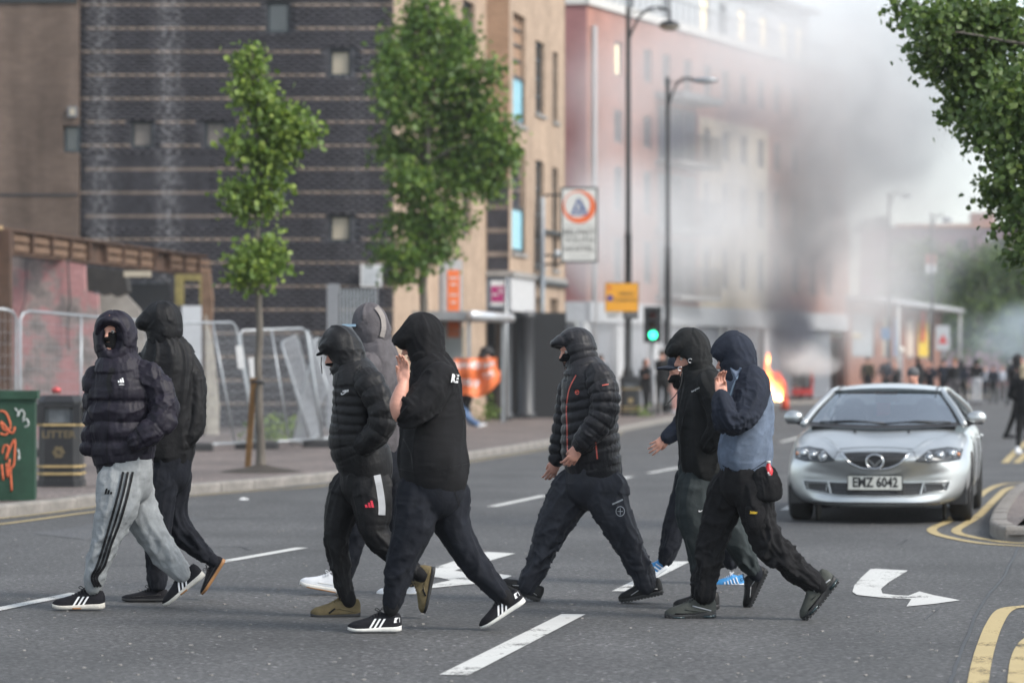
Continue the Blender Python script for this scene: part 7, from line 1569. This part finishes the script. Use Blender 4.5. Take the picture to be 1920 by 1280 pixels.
# ---------------------------------------------------------------- people further off
def bgp(label, px, ytop, d, top, legs, pose='down', yaw=0, hair=None, head='hair', h=None, group=None, shoes=None, step=.12, vox=.028, mask_=None, zf=None, sit=False, lab_extra=None):
    foot = .118 if zf is None else zf
    X = W(px, 0, d)[0]; H_ = CH + (HY-ytop)*d/F - foot if h is None else h; s = H_/1.75; y0 = math.radians(yaw)
    ex = np.array([math.cos(y0), math.sin(y0), 0]); ey = np.array([-math.sin(y0), math.cos(y0), 0]); base = np.array([X, d, foot])
    P = lambda x, y, z: base + ex*x*s + ey*y*s + np.array([0, 0, z*s])      # x to the side, y front(-)/back(+), z up
    T = thing('person', label, 'person', base, group); sg = lambda a, b, ra, rb, rb1=None, rb2=None, k=.04: seg(P(*a), P(*b), ra*s, rb*s, (rb1 or ra)*s, (rb2 or rb)*s, k=k*s)
    body = []
    if pose == 'lean': pass
    tz = 1.44
    torso = [sg((0, 0, .95), (0, 0, 1.15), .155, .165, .11, .12), sg((0, 0, 1.15), (0, 0, 1.36), .165, .19, .12, .115), sg((0, 0, 1.36), (0, 0, 1.48), .19, .07, .115, .07)]
    arms = {'down': [((.19, 0, 1.40), (.25, .02, 1.12), (.26, -.06, .86)), ((-.19, 0, 1.40), (-.25, .02, 1.12), (-.26, -.06, .86))],
            'pocket': [((.19, 0, 1.40), (.29, .06, 1.12), (.17, -.12, .98)), ((-.19, 0, 1.40), (-.29, .06, 1.12), (-.17, -.12, .98))],
            'cross': [((.19, 0, 1.40), (.26, -.05, 1.14), (-.05, -.18, 1.18)), ((-.19, 0, 1.40), (-.26, -.05, 1.14), (.05, -.18, 1.16))],
            'point': [((.19, 0, 1.40), (.25, .02, 1.12), (.26, -.06, .86)), ((-.17, 0, 1.42), (-.44, -.02, 1.43), (-.70, -.05, 1.48))],
            'phone': [((.19, 0, 1.40), (.25, -.06, 1.14), (.10, -.25, 1.30)), ((-.19, 0, 1.40), (-.25, .02, 1.12), (-.26, -.06, .86))]}[pose]
    sl = []
    for a, b, c in arms: sl += [sg(a, b, .062, .052), sg(b, c, .052, .038)]
    V, Q = surface(torso + sl, vox*s, {0: dict(fold=.008, big=.01)}, 1, px*.1); mesh('top', V, Q, top, T, True)
    lg = []; ft = []
    for sx, st_ in ((.09, step), (-.09, -step)):
        k_ = (sx*1.05, st_*.5 - .03, .50); a_ = (sx*1.1, st_, .09); lg += [sg((sx, 0, .93), k_, .10, .066, .105, .07), sg(k_, a_, .066, .048)]; ft.append(a_)
    V, Q = surface([sg((0, 0, .93), (0, 0, 1.0), .155, .155, .12, .12)] + lg, vox*s, {0: dict(fold=.010, ff=9)}, 1, px*.2); mesh('trousers', V, Q, legs, T, True)
    for a_ in ft: 
        V, Q = isosurf([seg(P(a_[0], a_[1]+.05, .035), P(a_[0]*1.1, a_[1]-.17, .03), .045*s, .036*s, k=.02), seg(P(a_[0], a_[1]+.03, .05), P(a_[0], a_[1], .12), .045*s, .045*s, k=.02)], vox*.8*s); mesh('shoe', V, Q, shoes or M_SHBLK, T, True)
    hc = P(0, -.02, 1.625); fr = (hc, -ey, ex, np.array([0, 0, 1.])); body = head_prims(fr, s) + [sg((0, 0, 1.0), (0, 0, 1.5), .06, .06)] + [sg((sx, 0, .92), (sx*1.05, st_*.5-.03, .50), .04, .035) for sx, st_ in ((.09, step), (-.09, -step))] + [sg((sx*1.05, st_*.5-.03, .50), (sx*1.1, st_, .12), .035, .028) for sx, st_ in ((.09, step), (-.09, -step))] + [sg((0, 0, .95), (sx*.5, 0, .95), .05, .04) for sx in (.09, -.09)]
    for a, b, c in arms:
        body += [sg((0, 0, 1.40), a, .05, .04), sg(a, b, .035, .03), sg(b, c, .03, .022)]; dv = np.array(c)-np.array(b); dv /= np.linalg.norm(dv)
        body += hand_prims(P(*c), ex*dv[0]+ey*dv[1]+np.array([0, 0, dv[2]]), ey, s, (20, 30, 25))
    V, Q = isosurf(body, .014*s); mesh('body', V, Q, M_SKIN, T, True)
    if head == 'hair': pr = [ell(hc + ey*.018*s + np.array([0, 0, .035*s]), np.array([.083, .098, .088])*s, [ex, ey, [0, 0, 1]]), ell(hc - ey*.10*s - np.array([0, 0, .01]), np.array([.07, .05, .085])*s, [ex, ey, [0, 0, 1]], neg=True)]
    elif head == 'long': pr = [ell(hc + ey*.02*s + np.array([0, 0, .03*s]), np.array([.09, .10, .092])*s, [ex, ey, [0, 0, 1]]), seg(hc + ey*.06*s, hc + ey*.07*s - np.array([0, 0, .24*s]), .09*s, .07*s, .06*s, .04*s, k=.04), ell(hc - ey*.11*s - np.array([0, 0, .02]), np.array([.06, .055, .09])*s, [ex, ey, [0, 0, 1]], neg=True)]
    elif head == 'hood': pr = [ell(hc + ey*.01*s + np.array([0, 0, .01]), np.array([.115, .125, .145])*s, [ex, ey, [0, 0, 1]]), seg(hc - np.array([0, 0, .08*s]), hc - np.array([0, 0, .18*s]), .10*s, .12*s, k=.04), ell(hc - ey*.13*s, np.array([.07, .07, .10])*s, [ex, ey, [0, 0, 1]], neg=True)]
    elif head == 'beanie': pr = [ell(hc + np.array([0, 0, .045*s]), np.array([.092, .108, .095])*s, [ex, ey, [0, 0, 1]]), ell(hc - ey*.10*s - np.array([0, 0, .05]), np.array([.09, .09, .055])*s, [ex, ey, [0, 0, 1]], neg=True)]
    V, Q = isosurf(pr, .014*s); mesh({'hair': 'hair', 'long': 'hair', 'hood': 'hood', 'beanie': 'beanie'}[head], V, Q, hair or top, T, True)
    if mask_: 
        V, Q = isosurf([ell(hc - ey*.02*s - np.array([0, 0, .01]), np.array([.088, .10, .125])*s, [ex, ey, [0, 0, 1]])], .014); mesh('face_mask', V, Q, mask_, T, True)
    return T
M_HB = mat('hair_brown', (.05, .028, .016), .7, bump=.4, bscale=60); M_HBL = mat('hair_blond', (.45, .36, .24), .7, bump=.4, bscale=60); M_HD = mat('hair_dark', (.012, .010, .010), .7, bump=.4); M_HG = mat('hair_ginger', (.30, .13, .06), .7)
M_OL = BK('olive_jacket', (.05, .045, .03), .85); M_DEN = BK('blue_denim', (.10, .16, .28), .85); M_LTR = BK('light_joggers', (.42, .43, .46), .9); M_KNIT = BK('grey_knit', (.10, .10, .105), .95, bscale=80); M_PALE = BK('pale_top', (.35, .38, .44), .9); M_PINKT = BK('pink_leggings', (.45, .25, .22), .8)
GL = 'people by the traffic light'; GC = 'people gathered far up the road'
bgp('woman in long dark coat standing left of the traffic light people', 1211, 672, 93, M_BLKCOT, M_BLKCOT, 'cross', 30, M_HB, 'long', group=GL)
bgp('broad person in black seen from behind under the traffic light', 1241, 655, 92, M_BLKSH, M_JET, 'pocket', 170, M_HB, 'hair', group=GL)
bgp('person in brown jacket and pale pink leggings near the traffic light', 1266, 680, 94, M_OL, M_PINKT, 'phone', 20, M_HD, 'hair', group=GL, shoes=M_WHITEL)
bgp('person with brown hair standing behind the walker in charcoal quilted jacket', 1126, 664, 96, M_KNIT, M_JET, 'down', 160, M_HB, 'hair', group=GL)
bgp('person in olive jacket standing apart in front of the graffiti wall', 1627, 669, 135, M_OL, M_NAVYT, 'down', 160, M_HD, 'hair', group=GC, zf=0.0)
bgp('person in navy top beside the white canopy pole', 1661, 669, 138, M_NAVY, M_JET, 'pocket', 10, M_HB, 'hair', group=GC, zf=0.0)
bgp('shorter dark figure right of the person in navy by the canopy pole', 1680, 681, 140, M_BLKCOT, M_JET, 'phone', -40, M_HG, 'hair', group=GC, zf=0.0)
bgp('hooded person in black left of the pointing person', 1722, 670, 118, M_BLKSH, M_JET, 'down', 40, None, 'hood', group=GC, zf=0.0)
bgp('person in dark navy just left of the outstretched arm', 1744, 677, 122, M_NAVY, M_NAVYT, 'phone', -30, M_HB, 'hair', group=GC, zf=0.0)
bgp('ginger haired person in black pointing with a straight left arm', 1790, 672, 112, M_BLKSH, BK('grey_cargo', (.08, .075, .08), .9), 'point', 170, M_HG, 'hair', group=GC, zf=0.0)
bgp('tall dark figure right behind the pointing person', 1802, 675, 116, M_NAVY, M_JET, 'down', 150, M_HD, 'hood', group=GC, zf=0.0)
bgp('person in navy standing left behind the pointing person', 1770, 672, 121, M_NAVY, M_NAVYT, 'pocket', 160, M_HD, 'hair', group=GC, zf=0.0)
bgp('person in black top and pale joggers walking away in the road', 1831, 673, 124, M_BLKCOT, M_LTR, 'pocket', 175, M_HD, 'hood', group=GC, zf=0.0)
bgp('slim dark figure right of the pale joggers', 1862, 684, 128, M_NAVY, M_JET, 'down', 150, M_HD, 'hair', group=GC, zf=0.0)
bgp('person in pale top between the pale joggers and the slim dark figure', 1847, 688, 142, M_PALE, M_NAVYT, 'down', 20, M_HBL, 'hair', group=GC, zf=0.0)
bgp('person in washed grey top deeper in the blue smoke at right', 1879, 687, 140, M_PALE, M_CHAR, 'pocket', 10, M_HB, 'hair', group=GC, zf=0.0)
bgp('person in dark clothes wearing a white face mask at far right', 1899, 672, 122, M_NAVY, M_NAVYT, 'down', -40, None, 'hood', group=GC, zf=0.0, mask_=M_LOGO, step=.2)
bgp('tall person in black half hidden behind the blond woman at the right edge', 1908, 665, 66, M_BLKSH, M_JET, 'down', 60, M_HD, 'hood', zf=0.0, step=.28)
bgp('blond woman in black with white trainers cut by the right edge', 1922, 679, 54.5, M_BLKCOT, M_JET, 'pocket', 150, M_HBL, 'long', zf=0.0, shoes=M_WHITEL, vox=.022)
bgp('person in grey beanie whose head shows above the silver car roof', 1713, 689, 41, M_CHAR, M_JET, 'down', -25, M_KNIT, 'beanie', zf=0.0)
# seated person with orange banner at the shelter
d0 = 73.0; f = Fig('person sitting at the bus shelter holding up an orange and white banner', d0, 890, None)
tr = f.ch([(862,752,9,.3,.14),(868,768,8,.1,.11),(880,786,7,-.2,.09),(893,794,6,-.4,.07)], 0)
f.garment('jeans', tr, .02, M_DEN, {0: dict(fold=.01)})
f.garment('jacket', f.ch([(872,752,12,.3,.17),(878,725,14,.4,.18),(890,698,14,.5,.2),(905,678,13,.55,.18)], 0) + f.ch([(862,748,5,.2,.06),(880,768,4,.0,.05)], 0), .02, M_BLKCOT, {0: dict(fold=.01)})
f.garment('hair', [ell(f.P(912,660,.5), (.17,.16,.14)), ell(f.P(905,668,.45), (.12,.12,.12))], .018, M_HD, {0: dict(big=.03)})
shoe(f, (893,803), (912,797), -.4, S_WHITE)
finish_body(f, head_frame(f.P(912, 672, .45), 160, 20), [hand_prims(f.P(918,684,.2), np.array([1., -.3, -.3]), (0, 0, 1), 1.0, (40, 50, 30))], .018)
bn = thing('banner', 'orange banner with white lettering held up at the bus shelter', 'banner', f.P(892, 750, -.1)); rng = np.random.default_rng(4)
def bnf(u, v): 
    x = 852 + (932-852)*u + (6*u if v > .5 else 0); y = 672 + (-2)*u + v*(74 - 26*max(0, u-.45)/.55 - 6*math.sin(u*7)); return W(x, y, d0 - .12 + .06*math.sin(u*14) + .05*math.sin(v*9+u*5))
V = [bnf(i/24, j/14) for j in range(15) for i in range(25)]; mesh('cloth', V, [(j*25+i, j*25+i+1, (j+1)*25+i+1, (j+1)*25+i) for j in range(14) for i in range(24)], op, bn, True)
def btext(s, u, v, h, wd):
    Vt, Ft = text_polys(s, h*1.38, .01, wd); mesh('lettering', [bnf(u + a, v - b*1.0) - np.array([0, .012, 0]) for a, b in Vt], Ft, M_LOGO, bn)
btext('DOWN WITH', .30, .20, .17, .42); btext('RACISM', .80, .22, .15, .38); btext('STAND UP', .30, .66, .17, .42); btext('TO IT', .78, .52, .15, .42)
# ================================================================ air and smoke
def vol_box(name, lo, hi, build, label=None):
    o = MB().box(lo, hi).build(name, None); o['kind'] = 'stuff'
    m = bpy.data.materials.new(name); m.use_nodes = True; t = m.node_tree; t.nodes.remove(t.nodes['Principled BSDF']); pv = t.nodes.new('ShaderNodeVolumePrincipled'); t.links.new(pv.outputs[0], t.nodes['Material Output'].inputs['Volume'])
    build(t, t.nodes, t.links, pv); o.data.materials.append(m); return o
def _haze(t, n, L, pv): pv.inputs['Color'].default_value = (.90, .93, .97, 1); pv.inputs['Density'].default_value = .00028; pv.inputs['Anisotropy'].default_value = .2
vol_box('haze', (-30, -3, -1.0), (45, 290, 19), _haze)
def puffs(items, nscale, contrast, noff=0.0, stretch=(1, 1, 1)):
    """sum of soft ellipsoids (px, py, depth, rx_px, ry_px, rdepth, density), broken up by noise"""
    def f(t, n, L, pv, col=None, col2=None):
        g = N_(n, 'NewGeometry') if False else N_(n, 'TexCoord'); P0 = g.outputs['Object']
        wn = N_(n, 'TexNoise', Scale=.12, Detail=2.0); L.new(P0, wn.inputs['Vector']); sub = N_(n, 'VectorMath', operation='SUBTRACT'); L.new(wn.outputs['Color'], sub.inputs[0]); sub.inputs[1].default_value = (.5, .5, .5)
        sc = N_(n, 'VectorMath', operation='SCALE'); L.new(sub.outputs[0], sc.inputs[0]); sc.inputs['Scale'].default_value = 5.0; ad = N_(n, 'VectorMath', operation='ADD'); L.new(P0, ad.inputs[0]); L.new(sc.outputs[0], ad.inputs[1]); P = ad.outputs[0]
        tot = None
        for px, py, d, rx, ry, rd, dn in items:
            c = W(px, py, d); mp = N_(n, 'Mapping'); mp.vector_type = 'POINT'; r = (rx*d/F, rd, ry*d/F)
            mp.inputs['Scale'].default_value = tuple(1/x for x in r); mp.inputs['Location'].default_value = tuple(-c[i]/r[i] for i in range(3)); L.new(P, mp.inputs['Vector'])
            gr = N_(n, 'TexGradient'); gr.gradient_type = 'SPHERICAL'; L.new(mp.outputs[0], gr.inputs[0])
            pw = N_(n, 'Math', operation='POWER'); L.new(gr.outputs['Fac'], pw.inputs[0]); pw.inputs[1].default_value = 1.1
            m = N_(n, 'Math', operation='MULTIPLY'); L.new(pw.outputs[0], m.inputs[0]); m.inputs[1].default_value = dn
            if tot is None: tot = m.outputs[0]
            else: a = N_(n, 'Math', operation='ADD'); L.new(tot, a.inputs[0]); L.new(m.outputs[0], a.inputs[1]); tot = a.outputs[0]
        mp = N_(n, 'Mapping'); mp.inputs['Scale'].default_value = stretch; mp.inputs['Location'].default_value = (noff, noff, noff); L.new(P0, mp.inputs['Vector'])
        nz = N_(n, 'TexNoise', Scale=nscale, Detail=3.0, Roughness=.55); nz.inputs['Distortion'].default_value = .6; L.new(mp.outputs[0], nz.inputs['Vector'])
        mr = N_(n, 'MapRange'); mr.inputs['From Min'].default_value = contrast[0]; mr.inputs['From Max'].default_value = contrast[1]; mr.inputs['To Min'].default_value = contrast[2]; mr.inputs['To Max'].default_value = 1.4; L.new(nz.outputs['Fac'], mr.inputs[0])
        fm = N_(n, 'Math', operation='MULTIPLY'); L.new(tot, fm.inputs[0]); L.new(mr.outputs[0], fm.inputs[1]); L.new(fm.outputs[0], pv.inputs['Density'])
    return f
def dark(t, n, L, pv):
    puffs([(1476,628,131,34,34,2.0,1.8),(1468,596,123,42,58,2.2,3.8),(1474,540,123,54,64,2.4,2.0),(1496,470,123,82,86,3.2,.85),(1535,395,123,125,105,4.5,.42),(1590,290,122,180,150,6,.22),(1620,190,120,190,160,7,.17),(1660,60,120,220,170,8,.13),(1720,300,128,210,260,8,.10),(1262,200,104,110,44,2.4,.40),(1400,250,110,130,70,4,.20)], .45, (.38, .62, .25), 3.0)(t, n, L, pv)  # the broad thin puff at far right is added to dim the bright sky
    pv.inputs['Color'].default_value = (.22, .23, .27, 1); pv.inputs['Anisotropy'].default_value = .1
def white(t, n, L, pv):
    puffs([(1475,682,131.0,50,40,1.8,3.4),(1503,700,130.6,36,24,1.4,8.0),(1440,650,131,60,55,2.2,.8),(1400,600,126,70,80,3.5,.35),(1215,430,100,150,190,4.5,.48),(1330,400,106,150,200,6,.32),(1210,620,102,120,90,4,.20),(1400,520,112,160,130,6,.17),(1300,120,106,280,190,8,.17),(1540,110,118,270,220,10,.34),(1600,480,126,130,150,9,.17),(1700,330,126,220,220,12,.11),(1150,320,101,120,260,4,.17),(1580,300,121,130,240,9,.28),(1520,440,125,80,180,5,.22),(1650,540,136,130,130,7,.20),(1560,560,134,90,140,5,.25),(1420,350,120,160,160,7,.14)], .32, (.34, .66, .30), 11.0)(t, n, L, pv)
    pv.inputs['Color'].default_value = (.975, .975, .975, 1); pv.inputs['Anisotropy'].default_value = .25
vol_box('dark_smoke', (*W(1150, 760, 96)[:2], .02), (W(1960, 0, 142)[0], 142, 18.0), dark)
vol_box('white_smoke', (1.2, 92.0, .03), (W(1990, 0, 143)[0], 143, 18.1), white)
def blue(t, n, L, pv):
    puffs([(1905,620,160,60,50,10,.20),(1850,640,165,90,60,12,.05),(1700,520,165,110,110,12,.02)], .2, (.35, .65, .2), 5.0)(t, n, L, pv)
    pv.inputs['Color'].default_value = (.74, .86, .95, 1)
vol_box('drifting_smoke', (W(1660, 0, 145)[0], 145, .04), (W(2040, 0, 182)[0], 182, 12), blue)
